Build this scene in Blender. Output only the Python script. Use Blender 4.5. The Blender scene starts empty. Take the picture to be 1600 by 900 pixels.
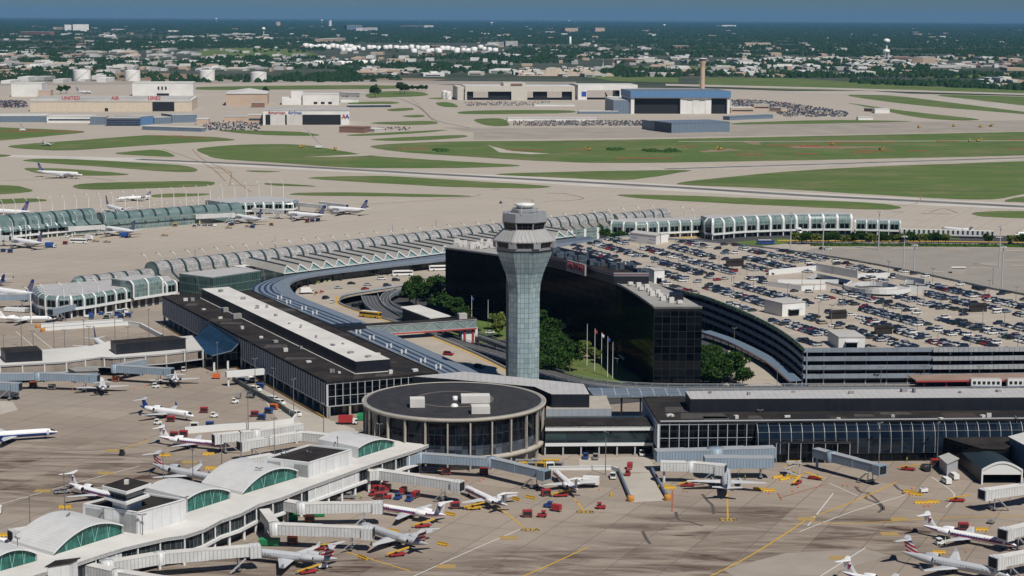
import bpy, math, random
import numpy as np
from mathutils import Vector, Matrix, Euler, noise as mnoise
R = math.radians
rnd = random.Random(7)
scene = bpy.context.scene
col = scene.collection
# ------------------------------------------------------------------ camera
F, CH = 2900.0, 155.0
cam_rot = (Euler((R(90) - math.atan(425 / F), 0, 0)).to_matrix() @ Matrix.Rotation(R(0.29), 3, 'Z'))
cd = bpy.data.cameras.new('camera'); cam = bpy.data.objects.new('camera', cd); col.objects.link(cam)
cam.location = (0, 0, CH); cam.rotation_euler = cam_rot.to_euler()
cd.sensor_width = 36; cd.lens = F / 1600 * 36; cd.clip_start = 1; cd.clip_end = 200000
scene.camera = cam
def G(px, py, h=0.0):
    d = cam_rot @ Vector(((px - 800) / F, (450 - py) / F, -1))
    t = (h - CH) / d.z
    return Vector((d.x * t, d.y * t, h))
def P2(px, py, h=0.0):
    v = G(px, py, h); return (v.x, v.y)
# ------------------------------------------------------------------ materials
MATS = {}
def _new(name):
    m = bpy.data.materials.new(name); m.use_nodes = True
    nt = m.node_tree; b = nt.nodes['Principled BSDF']; MATS[name] = m
    return m, nt, b
def N(nt, t, **kw):
    n = nt.nodes.new(t)
    for k, v in kw.items(): setattr(n, k, v)
    return n
def mth(nt, op, a, b=None, c=None):
    n = nt.nodes.new('ShaderNodeMath'); n.operation = op
    for i, v in enumerate((a, b, c)):
        if v is None: continue
        if isinstance(v, (int, float)): n.inputs[i].default_value = v
        else: nt.links.new(v, n.inputs[i])
    return n.outputs[0]
def mixc(nt, f, a, b, mode='MIX'):
    n = nt.nodes.new('ShaderNodeMix'); n.data_type = 'RGBA'; n.blend_type = mode
    for i, v in ((0, f), (6, a), (7, b)):
        if isinstance(v, (int, float)): n.inputs[i].default_value = v
        elif isinstance(v, tuple): n.inputs[i].default_value = (v[0], v[1], v[2], 1)
        else: nt.links.new(v, n.inputs[i])
    return n.outputs[2]
def noise(nt, scale, detail=4, vec=None, rough=0.55, dist=0.0):
    n = N(nt, 'ShaderNodeTexNoise'); n.inputs['Scale'].default_value = scale
    n.inputs['Detail'].default_value = detail; n.inputs['Roughness'].default_value = rough
    n.inputs['Distortion'].default_value = dist
    if vec is None:
        g = N(nt, 'ShaderNodeNewGeometry'); vec = g.outputs['Position']
    nt.links.new(vec, n.inputs['Vector'])
    return n.outputs[0]
def ramp(nt, f, lo, hi):
    n = N(nt, 'ShaderNodeMapRange'); n.inputs[1].default_value = lo; n.inputs[2].default_value = hi
    nt.links.new(f, n.inputs[0]); n.clamp = True
    return n.outputs[0]
def mat(name, c, rough=0.6, metal=0.0, var=0.25, scale=0.15, c2=None, spec=0.4, fine=True):
    """plain surface with weathering: large and small noise between two tones"""
    if name in MATS: return MATS[name]
    m, nt, b = _new(name)
    c2 = c2 or tuple(x * (1 - var) for x in c)
    oc = N(nt, 'ShaderNodeTexCoord').outputs['Object']
    f = noise(nt, scale, 5, oc, 0.65)
    f = ramp(nt, f, 0.35, 0.68)
    o = mixc(nt, f, c, c2)
    nt.links.new(o, b.inputs['Base Color'])
    b.inputs['Roughness'].default_value = rough; b.inputs['Metallic'].default_value = metal
    b.inputs['Specular IOR Level'].default_value = spec
    return m
def flat(name, c, rough=0.5, metal=0.0, spec=0.4):
    if name in MATS: return MATS[name]
    m, nt, b = _new(name)
    b.inputs['Base Color'].default_value = (*c, 1)
    b.inputs['Roughness'].default_value = rough; b.inputs['Metallic'].default_value = metal
    b.inputs['Specular IOR Level'].default_value = spec
    return m
def uvsplit(nt):
    u = N(nt, 'ShaderNodeUVMap'); u.uv_map = 'UVMap'
    s = N(nt, 'ShaderNodeSeparateXYZ'); nt.links.new(u.outputs[0], s.inputs[0])
    return s.outputs[0], s.outputs[1]
def grid_mat(name, glass, frame, du, dv, tu=0.12, tv=0.15, rough=0.12, var=0.5, glass2=None, frough=0.5, spec=0.5, v0=0.0, metal=0.0):
    """panes of du x dv metres in frames; every pane has its own tone"""
    if name in MATS: return MATS[name]
    m, nt, b = _new(name)
    u, v = uvsplit(nt)
    if v0: v = mth(nt, 'ADD', v, v0)
    us, vs = mth(nt, 'DIVIDE', u, du), mth(nt, 'DIVIDE', v, dv)
    fu, fv = mth(nt, 'FRACT', us), mth(nt, 'FRACT', vs)
    lu, lv = mth(nt, 'LESS_THAN', fu, tu / du), mth(nt, 'LESS_THAN', fv, tv / dv)
    fr = mth(nt, 'MAXIMUM', lu, lv)
    cx = N(nt, 'ShaderNodeCombineXYZ')
    nt.links.new(mth(nt, 'FLOOR', us), cx.inputs[0]); nt.links.new(mth(nt, 'FLOOR', vs), cx.inputs[1])
    wn = N(nt, 'ShaderNodeTexWhiteNoise'); wn.noise_dimensions = '2D'; nt.links.new(cx.outputs[0], wn.inputs['Vector'])
    g2 = glass2 or tuple(x * (1 - var) for x in glass)
    gc = mixc(nt, wn.outputs[0], glass, g2)
    o = mixc(nt, fr, gc, frame)
    nt.links.new(o, b.inputs['Base Color'])
    mr = N(nt, 'ShaderNodeMapRange'); nt.links.new(fr, mr.inputs[0]); mr.inputs[3].default_value = rough; mr.inputs[4].default_value = frough
    nt.links.new(mr.outputs[0], b.inputs['Roughness'])
    b.inputs['Specular IOR Level'].default_value = spec
    b.inputs['Metallic'].default_value = metal
    return m
def rib_mat(name, c, c2, du=0.6, duty=0.4, rough=0.5, axis='u', metal=0.0, var=0.15):
    """corrugated or standing-seam sheet: raised ribs every du metres"""
    if name in MATS: return MATS[name]
    m, nt, b = _new(name)
    u, v = uvsplit(nt)
    s = u if axis == 'u' else v
    fr = mth(nt, 'LESS_THAN', mth(nt, 'FRACT', mth(nt, 'DIVIDE', s, du)), duty)
    o = mixc(nt, fr, c, c2)
    oc = N(nt, 'ShaderNodeTexCoord').outputs['Object']
    f = ramp(nt, noise(nt, 0.2, 5, oc, 0.65), 0.35, 0.7)
    o = mixc(nt, mth(nt, 'MULTIPLY', f, var), o, (0.05, 0.05, 0.05))
    nt.links.new(o, b.inputs['Base Color'])
    bp = N(nt, 'ShaderNodeBump'); bp.inputs['Strength'].default_value = 0.5; bp.inputs['Distance'].default_value = 0.08
    nt.links.new(fr, bp.inputs['Height']); nt.links.new(bp.outputs[0], b.inputs['Normal'])
    b.inputs['Roughness'].default_value = rough; b.inputs['Metallic'].default_value = metal
    return m
# ------------------------------------------------------------------ mesh builder
class MB:
    def __init__(s): s.v = []; s.f = []; s.m = []; s.uv = []; s.sm = []
    def face(s, pts, mi=0, uv=None, smooth=False):
        i = len(s.v); s.v.extend([tuple(p) for p in pts]); s.f.append(tuple(range(i, i + len(pts)))); s.m.append(mi)
        if uv is None:
            a, b, c = Vector(pts[0]), Vector(pts[1]), Vector(pts[2])
            n = (b - a).cross(c - a)
            if n.length < 1e-9 and len(pts) > 3: n = (c - a).cross(Vector(pts[3]) - a)
            n = n.normalized() if n.length > 1e-12 else Vector((0, 0, 1))
            t = Vector((1, 0, 0)) if abs(n.z) > 0.985 else Vector((0, 0, 1)).cross(n).normalized()
            bb = n.cross(t)
            uv = [(Vector(p).dot(t), Vector(p).dot(bb)) for p in pts]
        s.uv.extend(uv); s.sm.append(smooth)
        return s
    def prism(s, poly, z0, z1, mi=0, mtop=None, cap=True, bottom=False, u0=0.0):
        """poly ccw or cw; z1/z0 number or list; sides get u = running metres, v = height"""
        A = sum(poly[i][0] * poly[(i + 1) % len(poly)][1] - poly[(i + 1) % len(poly)][0] * poly[i][1] for i in range(len(poly)))
        if A < 0: poly = poly[::-1]
        n = len(poly); u = u0
        for i in range(n):
            a, b = poly[i], poly[(i + 1) % n]; L = math.hypot(b[0] - a[0], b[1] - a[1])
            s.face([(a[0], a[1], z0), (b[0], b[1], z0), (b[0], b[1], z1), (a[0], a[1], z1)], mi, [(u, z0), (u + L, z0), (u + L, z1), (u, z1)])
            u += L
        if cap: s.face([(p[0], p[1], z1) for p in poly], mi if mtop is None else mtop)
        if bottom: s.face([(p[0], p[1], z0) for p in poly][::-1], mi)
        return s
    def box(s, c, size, rz=0.0, mi=0, mtop=None, tilt=None):
        x, y, z = size[0] / 2, size[1] / 2, size[2] / 2
        M = Matrix.Translation(c) @ Matrix.Rotation(rz, 4, 'Z')
        if tilt: M = M @ Euler(tilt).to_matrix().to_4x4()
        p = [M @ Vector(q) for q in ((-x, -y, -z), (x, -y, -z), (x, y, -z), (-x, y, -z), (-x, -y, z), (x, -y, z), (x, y, z), (-x, y, z))]
        for k, f in enumerate(((0, 1, 5, 4), (1, 2, 6, 5), (2, 3, 7, 6), (3, 0, 4, 7), (4, 5, 6, 7), (3, 2, 1, 0))):
            s.face([p[i] for i in f], mtop if (k == 4 and mtop is not None) else mi)
        return s
    def bar(s, a, b, w, h=None, mi=0):
        """square bar from a to b"""
        a, b = Vector(a), Vector(b); d = b - a
        if d.length < 1e-6: return s
        h = h or w
        d.normalize(); up = Vector((0, 0, 1)) if abs(d.z) < 0.95 else Vector((0, 1, 0))
        t = d.cross(up).normalized() * (w / 2); n = t.cross(d).normalized() * (h / 2)
        q = [[p + t + n, p - t + n, p - t - n, p + t - n] for p in (a, b)]
        for i in range(4):
            j = (i + 1) % 4; s.face([q[0][i], q[0][j], q[1][j], q[1][i]], mi)
        s.face(q[0][::-1], mi); s.face(q[1], mi)
        return s
    def tube(s, pts, rad, n=8, mi=0, caps=True, smooth=True):
        pts = [Vector(p) for p in pts]; rings = []
        if not isinstance(rad, (list, tuple)): rad = [rad] * len(pts)
        for i, p in enumerate(pts):
            d = (pts[min(i + 1, len(pts) - 1)] - pts[max(i - 1, 0)]).normalized()
            up = Vector((0, 0, 1)) if abs(d.z) < 0.9 else Vector((0, 1, 0))
            t = d.cross(up).normalized(); b = d.cross(t).normalized()
            rings.append([p + (t * math.cos(2 * math.pi * k / n) + b * math.sin(2 * math.pi * k / n)) * rad[i] for k in range(n)])
        return s.loft(rings, mi, caps, smooth)
    def loft(s, rings, mi=0, caps=True, smooth=True, mfun=None, closed=True):
        n = len(rings[0]); base = len(s.v)
        for r in rings: s.v.extend([tuple(p) for p in r])
        for i in range(len(rings) - 1):
            for k in range(n if closed else n - 1):
                k2 = (k + 1) % n
                s.f.append((base + i * n + k, base + i * n + k2, base + (i + 1) * n + k2, base + (i + 1) * n + k))
                s.m.append(mfun(i, k) if mfun else mi); s.sm.append(smooth)
                s.uv.extend([(k, i), (k + 1, i), (k + 1, i + 1), (k, i + 1)])
        if caps:
            for r, rev in ((rings[0], True), (rings[-1], False)):
                s.face(r[::-1] if rev else r, mi)
        return s
    def lathe(s, prof, c=(0, 0, 0), n=24, mi=0, smooth=True, mfun=None, caps=False, phase=0.0, um=None):
        """prof = [(r,z)...] bottom to top; um = metres per revolution scale for the uv"""
        base = len(s.v)
        for r, z in prof:
            s.v.extend([(c[0] + r * math.cos(2 * math.pi * k / n + phase), c[1] + r * math.sin(2 * math.pi * k / n + phase), c[2] + z) for k in range(n)])
        rm = um if um else max(p[0] for p in prof)
        L = 2 * math.pi * rm / n
        for i in range(len(prof) - 1):
            for k in range(n):
                k2 = (k + 1) % n
                s.f.append((base + i * n + k, base + i * n + k2, base + (i + 1) * n + k2, base + (i + 1) * n + k))
                s.m.append(mfun(i, k) if mfun else mi); s.sm.append(smooth)
                za, zb = prof[i][1], prof[i + 1][1]
                if abs(za - zb) < 1e-3: za, zb = prof[i][0], prof[i + 1][0]
                s.uv.extend([(k * L, za), ((k + 1) * L, za), ((k + 1) * L, zb), (k * L, zb)])
        if caps:
            for idx, rev in ((0, True), (len(prof) - 1, False)):
                rr = [s.v[base + idx * n + k] for k in range(n)]
                if prof[idx][0] > 1e-3: s.face(rr[::-1] if rev else rr, mi)
        return s
    def ribbon(s, A, B, mi=0, smooth=False):
        """strip between polylines A and B (3D); u runs along, v across, in metres"""
        u = 0
        for i in range(len(A) - 1):
            a0, a1, b0, b1 = map(Vector, (A[i], A[i + 1], B[i], B[i + 1]))
            L = ((a1 - a0).length + (b1 - b0).length) / 2; w = (a0 - b0).length
            s.face([a0, a1, b1, b0], mi, [(u, 0), (u + L, 0), (u + L, w), (u, w)], smooth); u += L
        return s
    def build(s, name, mats, parent=None, each=0):
        if each and len(s.f) > each:   # repeated pieces of `each` faces become parts of their own
            k = 0; o = None; cnt = 0
            while k < len(s.f):
                q = MB(); hi = min(k + each, len(s.f))
                if cnt >= 99: hi = len(s.f)
                for i in range(k, hi):
                    q.face([s.v[j] for j in s.f[i]], s.m[i], [(0, 0)] * len(s.f[i]) if s.uv is None else None, s.sm[i])
                o = q.build(name, mats, parent); cnt += 1
                if cnt == 100 and hi - k > each: o['kind'] = 'stuff'
                k = hi
            return o
        me = bpy.data.meshes.new(name); me.from_pydata(s.v, [], s.f)
        for m in (mats if isinstance(mats, (list, tuple)) else [mats]): me.materials.append(m)
        me.polygons.foreach_set('material_index', s.m); me.polygons.foreach_set('use_smooth', s.sm)
        uvl = me.uv_layers.new(name='UVMap'); uvl.data.foreach_set('uv', [x for p in s.uv for x in p])
        me.update()
        o = bpy.data.objects.new(name, me); col.objects.link(o)
        if parent: o.parent = parent
        return o
def tag(o, label=None, cat=None, group=None, kind=None):
    if label: o['label'] = label
    if cat: o['category'] = cat
    if group: o['group'] = group
    if kind: o['kind'] = kind
    return o
def thing(name, label, cat, loc=(0, 0, 0), rz=0.0, group=None):
    o = bpy.data.objects.new(name, None); col.objects.link(o); o.empty_display_size = 1
    o.location = loc; o.rotation_euler = (0, 0, rz)
    return tag(o, label, cat, group)
def struct(name, mb, m): return tag(mb.build(name, m), kind='structure')
KIDS = {}
def kids(o):
    if o.name not in KIDS: KIDS[o.name] = list(o.children)
    return KIDS[o.name]
def dup(o, loc, rz=0.0, label=None, group=None, sc=None):
    def cp(a, par):
        c = a.copy(); col.objects.link(c)
        if par: c.parent = par
        KIDS[c.name] = [cp(k, c) for k in kids(a)]
        return c
    r = cp(o, None); r.location = loc; r.rotation_euler = (0, 0, rz)
    if sc: r.scale = (sc,) * 3
    if label: r['label'] = label
    if group: r['group'] = group
    return r
class Proto:
    """first placement moves the object itself, later ones are copies"""
    def __init__(s, o): s.o = o; s.used = False
    def put(s, loc, rz=0.0, label=None, group=None, sc=None):
        if not s.used:
            s.used = True; o = s.o; kids(o)
            for k in kids(o): kids(k)
            s.args = 1; s.first = (loc, rz, label, group, sc)
            c = dup(o, loc, rz, label, group, sc); return c
        return dup(s.o, loc, rz, label, group, sc)
    def drop(s):
        def rm(a):
            for k in kids(a): rm(k)
            bpy.data.objects.remove(a)
        rm(s.o)
def text_mesh(txt, size, name, m, parent=None, loc=(0, 0, 0), rot=(R(90), 0, 0), extrude=0.05, bold=0.0, align='CENTER'):
    cu = bpy.data.curves.new('t', 'FONT'); cu.body = txt; cu.size = size; cu.extrude = extrude; cu.offset = bold; cu.align_x = align
    cu.resolution_u = 2
    to = bpy.data.objects.new('t', cu); col.objects.link(to)
    dg = bpy.context.evaluated_depsgraph_get(); me = bpy.data.meshes.new_from_object(to.evaluated_get(dg))
    bpy.data.objects.remove(to); me.name = name; me.materials.clear(); me.materials.append(m)
    o = bpy.data.objects.new(name, me); col.objects.link(o); o.location = loc; o.rotation_euler = rot
    if parent: o.parent = parent
    return o
def line(a, b, n): return [tuple(a[k] + (b[k] - a[k]) * i / (n - 1) for k in range(len(a))) for i in range(n)]
def smooth_path(pts, sub=4):
    """Catmull-Rom through 2D/3D points"""
    out = []; n = len(pts)
    for i in range(n - 1):
        p0, p1, p2, p3 = pts[max(i - 1, 0)], pts[i], pts[i + 1], pts[min(i + 2, n - 1)]
        for j in range(sub):
            t = j / sub
            out.append(tuple(0.5 * (2 * p1[k] + (p2[k] - p0[k]) * t + (2 * p0[k] - 5 * p1[k] + 4 * p2[k] - p3[k]) * t * t + (3 * p1[k] - p0[k] - 3 * p2[k] + p3[k]) * t ** 3) for k in range(len(p1))))
    out.append(tuple(pts[-1])); return out
def offset(path, d):
    """offset a 2D path to its left by d"""
    out = []
    for i, p in enumerate(path):
        a, b = path[max(i - 1, 0)], path[min(i + 1, len(path) - 1)]
        dx, dy = b[0] - a[0], b[1] - a[1]; L = math.hypot(dx, dy) or 1
        out.append((p[0] - dy / L * d, p[1] + dx / L * d))
    return out
def z(path, h): return [(p[0], p[1], h) for p in path]
# ------------------------------------------------------------------ light
w = bpy.data.worlds.new('World'); scene.world = w; w.use_nodes = True
SUN = Vector((0.40, -0.64, 1.0)).normalized()
el = math.asin(SUN.z); az = math.atan2(SUN.x, SUN.y)
nt = w.node_tree; bg = nt.nodes['Background']
sky = N(nt, 'ShaderNodeTexSky'); sky.sky_type = 'NISHITA'; sky.sun_disc = False
sky.sun_elevation = el; sky.sun_rotation = az; sky.altitude = 150; sky.air_density = 1.0; sky.dust_density = 0.3; sky.ozone_density = 3.0
tint = N(nt, 'ShaderNodeMix'); tint.data_type = 'RGBA'; tint.blend_type = 'MULTIPLY'; tint.inputs[0].default_value = 1; tint.inputs[7].default_value = (0.35, 0.56, 0.83, 1)
nt.links.new(sky.outputs[0], tint.inputs[6]); nt.links.new(tint.outputs[2], bg.inputs[0]); bg.inputs[1].default_value = 0.05
sl = bpy.data.lights.new('sun', 'SUN'); sl.energy = 5.0; sl.angle = R(0.5); sl.color = (1.0, 0.95, 0.87)
so = bpy.data.objects.new('sun', sl); col.objects.link(so); so.rotation_euler = SUN.to_track_quat('Z', 'Y').to_euler(); so.location = (0, 0, 500)
scene.view_settings.view_transform = 'Standard'; scene.view_settings.look = 'None'
scene.view_settings.gamma = 1; scene.view_settings.exposure = -0.10
scene.cycles.max_bounces = 4; scene.cycles.diffuse_bounces = 2; scene.cycles.glossy_bounces = 2; scene.cycles.volume_bounces = 0
scene.cycles.transmission_bounces = 2; scene.cycles.use_denoising = True
scene.cycles.caustics_reflective = False; scene.cycles.caustics_refractive = False
# ================================================================== ground, pavement, grass
def ground_mat():
    m, nt, b = _new('ground_suburb')
    g = N(nt, 'ShaderNodeNewGeometry').outputs['Position']
    f1 = ramp(nt, noise(nt, 0.004, 6, g, 0.6), 0.42, 0.6)
    f2 = ramp(nt, noise(nt, 0.03, 5, g, 0.7), 0.4, 0.62)
    c = mixc(nt, f2, (0.016, 0.034, 0.014), (0.04, 0.055, 0.028))
    c = mixc(nt, mth(nt, 'MULTIPLY', f1, 0.28), c, (0.15, 0.14, 0.11))
    nt.links.new(c, b.inputs['Base Color']); b.inputs['Roughness'].default_value = 0.9; return m
def concrete_mat():
    m, nt, b = _new('apron_concrete')
    g = N(nt, 'ShaderNodeNewGeometry').outputs['Position']
    mp = N(nt, 'ShaderNodeMapping'); mp.inputs['Rotation'].default_value = (0, 0, R(24)); nt.links.new(g, mp.inputs[0])
    s = N(nt, 'ShaderNodeSeparateXYZ'); nt.links.new(mp.outputs[0], s.inputs[0])
    def joints(p, w):
        a = mth(nt, 'LESS_THAN', mth(nt, 'FRACT', mth(nt, 'DIVIDE', s.outputs[0], p)), w / p)
        c_ = mth(nt, 'LESS_THAN', mth(nt, 'FRACT', mth(nt, 'DIVIDE', s.outputs[1], p)), w / p)
        return mth(nt, 'MAXIMUM', a, c_)
    cx = N(nt, 'ShaderNodeCombineXYZ')
    nt.links.new(mth(nt, 'FLOOR', mth(nt, 'DIVIDE', s.outputs[0], 15.2)), cx.inputs[0]); nt.links.new(mth(nt, 'FLOOR', mth(nt, 'DIVIDE', s.outputs[1], 15.2)), cx.inputs[1])
    wn = N(nt, 'ShaderNodeTexWhiteNoise'); wn.noise_dimensions = '2D'; nt.links.new(cx.outputs[0], wn.inputs[0])
    c = mixc(nt, wn.outputs[0], (0.250, 0.198, 0.152), (0.32, 0.262, 0.206))
    f = ramp(nt, noise(nt, 0.012, 6, g, 0.6), 0.35, 0.65)
    c = mixc(nt, mth(nt, 'MULTIPLY', f, 0.45), c, (0.385, 0.338, 0.285))
    f = ramp(nt, noise(nt, 0.12, 5, g, 0.7), 0.45, 0.75)
    c = mixc(nt, mth(nt, 'MULTIPLY', f, 0.35), c, (0.23, 0.185, 0.15))
    f = ramp(nt, noise(nt, 1.3, 3, g, 0.7), 0.4, 0.75)
    c = mixc(nt, mth(nt, 'MULTIPLY', f, 0.25), c, (0.22, 0.19, 0.16))
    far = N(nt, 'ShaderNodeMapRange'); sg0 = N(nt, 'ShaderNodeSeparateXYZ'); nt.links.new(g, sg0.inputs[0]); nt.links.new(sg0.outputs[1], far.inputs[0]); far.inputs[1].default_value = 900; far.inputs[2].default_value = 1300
    mp4 = N(nt, 'ShaderNodeMapping'); mp4.inputs['Rotation'].default_value = (0, 0, R(4)); mp4.inputs['Scale'].default_value = (0.0012, 0.012, 1); nt.links.new(g, mp4.inputs[0])
    c = mixc(nt, mth(nt, 'MULTIPLY', ramp(nt, noise(nt, 1.5, 6, mp4.outputs[0], .7, .5), .45, .65), .5), c, (0.22, 0.19, 0.165))
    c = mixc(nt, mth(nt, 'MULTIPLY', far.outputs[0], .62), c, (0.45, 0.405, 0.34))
    # smeared oil and rubber streaks in the near stands
    mp2 = N(nt, 'ShaderNodeMapping'); mp2.inputs['Rotation'].default_value = (0, 0, R(-14)); mp2.inputs['Scale'].default_value = (0.012, 0.05, 1); nt.links.new(g, mp2.inputs[0])
    f = ramp(nt, noise(nt, 1.6, 6, mp2.outputs[0], 0.65, 0.6), 0.53, 0.74)
    sg = N(nt, 'ShaderNodeSeparateXYZ'); nt.links.new(g, sg.inputs[0])
    blob = None
    for px, py, rx, ry in ((70, 738, 45, 42), (1210, 828, 52, 26), (1330, 838, 30, 20), (935, 885, 42, 20), (1130, 855, 36, 22), (440, 885, 40, 14), (560, 905, 30, 16)):
        q_ = G(px, py); dx_ = mth(nt, 'DIVIDE', mth(nt, 'SUBTRACT', sg.outputs[0], q_.x), rx); dy_ = mth(nt, 'DIVIDE', mth(nt, 'SUBTRACT', sg.outputs[1], q_.y), ry)
        r_ = mth(nt, 'SUBTRACT', 1.0, mth(nt, 'SQRT', mth(nt, 'ADD', mth(nt, 'MULTIPLY', dx_, dx_), mth(nt, 'MULTIPLY', dy_, dy_)))); blob = r_ if blob is None else mth(nt, 'MAXIMUM', blob, r_)
    blob = ramp(nt, blob, -.4, .2)
    mp3 = N(nt, 'ShaderNodeMapping'); mp3.inputs['Rotation'].default_value = (0, 0, R(35)); mp3.inputs['Scale'].default_value = (0.02, 0.11, 1); nt.links.new(g, mp3.inputs[0])
    f3 = ramp(nt, noise(nt, 1.4, 6, mp3.outputs[0], 0.65, 0.9), 0.40, 0.60)
    wn2 = N(nt, 'ShaderNodeTexWhiteNoise'); wn2.noise_dimensions = '2D'; cx2 = N(nt, 'ShaderNodeVectorMath'); cx2.operation = 'ADD'; cx2.inputs[1].default_value = (7, 3, 0); nt.links.new(cx.outputs[0], cx2.inputs[0]); nt.links.new(cx2.outputs[0], wn2.inputs[0])
    f3 = mth(nt, 'MULTIPLY', f3, mth(nt, 'ADD', .45, mth(nt, 'MULTIPLY', wn2.outputs[0], .55)))
    near = mth(nt, 'LESS_THAN', sg.outputs[1], 720)
    f = mth(nt, 'MULTIPLY', mth(nt, 'MULTIPLY', f, near), 0.28)
    c = mixc(nt, f, c, (0.15, 0.10, 0.07))
    c = mixc(nt, mth(nt, 'MULTIPLY', mth(nt, 'MULTIPLY', f3, blob), 1.0), c, (0.055, 0.028, 0.016))
    c = mixc(nt, mth(nt, 'MULTIPLY', joints(15.2, 0.32), 0.6), c, (0.11, 0.09, 0.075))
    c = mixc(nt, mth(nt, 'MULTIPLY', joints(7.6, 0.16), 0.32), c, (0.11, 0.09, 0.075))
    nt.links.new(c, b.inputs['Base Color']); b.inputs['Roughness'].default_value = 0.85; return m
def grass_mat():
    m, nt, b = _new('mown_grass')
    g = N(nt, 'ShaderNodeNewGeometry').outputs['Position']
    f1 = ramp(nt, noise(nt, 0.006, 5, g, 0.6), 0.35, 0.65)
    f2 = ramp(nt, noise(nt, 0.05, 5, g, 0.7), 0.35, 0.7)
    c = mixc(nt, f2, (0.048, 0.110, 0.010), (0.085, 0.145, 0.020))
    c = mixc(nt, mth(nt, 'MULTIPLY', f1, 0.5), c, (0.12, 0.135, 0.04))
    mp = N(nt, 'ShaderNodeMapping'); mp.inputs['Scale'].default_value = (0.002, 0.02, 1); nt.links.new(g, mp.inputs[0])
    f = ramp(nt, noise(nt, 4, 4, mp.outputs[0]), 0.44, 0.62)
    c = mixc(nt, mth(nt, 'MULTIPLY', f, 0.5), c, (0.035, 0.07, 0.010))
    w_ = N(nt, 'ShaderNodeTexWave'); w_.inputs['Scale'].default_value = 0.035; w_.inputs['Distortion'].default_value = 2.5; w_.inputs['Detail'].default_value = 3; w_.bands_direction = 'Y'; nt.links.new(g, w_.inputs[0])
    c = mixc(nt, mth(nt, 'MULTIPLY', w_.outputs[1], 0.28), c, (0.13, 0.15, 0.04))
    f5 = ramp(nt, noise(nt, 0.012, 7, g, 0.75), 0.5, 0.68)
    c = mixc(nt, mth(nt, 'MULTIPLY', f5, 0.6), c, (0.19, 0.165, 0.08))
    nt.links.new(c, b.inputs['Base Color']); b.inputs['Roughness'].default_value = 0.95; return m
M_GROUND, M_CONC, M_GRASS = ground_mat(), concrete_mat(), grass_mat()
M_PAVE = mat('old_pavement', (0.33, 0.295, 0.25), 0.9, var=0.25, scale=0.02)
M_PALE = mat('pale_concrete', (0.44, 0.40, 0.345), 0.85, var=0.25, scale=0.03)
M_RUB = mat('rubber_marks', (0.095, 0.095, 0.10), 0.8, var=0.0, scale=0.02, c2=(0.17, 0.165, 0.16))
M_ASPH = mat('asphalt', (0.06, 0.06, 0.062), 0.85, var=0.3, scale=0.1)
M_SOIL = mat('bare_soil', (0.26, 0.19, 0.12), 0.95, var=0.35, scale=0.05)
M_ORNG = mat('orange_barrier', (0.34, 0.12, 0.07), 0.8)
def sheet(name, pix, h, m):
    mb = MB(); pts = [G(x, y, h) for x, y in pix]
    A = sum(pts[i].x * pts[(i + 1) % len(pts)].y - pts[(i + 1) % len(pts)].x * pts[i].y for i in range(len(pts)))
    if A < 0: pts = pts[::-1]
    mb.face(pts, 0); return struct(name, mb, m)
gb = MB()
gx = [-60000, -20000, -6000, 6000, 20000, 60000]; gy = [-3000, 3000, 9000, 30000, 75000]
for i in range(5):
    for j in range(4): gb.face([(gx[i], gy[j], -1.0), (gx[i + 1], gy[j], -1.0), (gx[i + 1], gy[j + 1], -1.0), (gx[i], gy[j + 1], -1.0)])
struct('ground', gb, M_GROUND)
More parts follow.
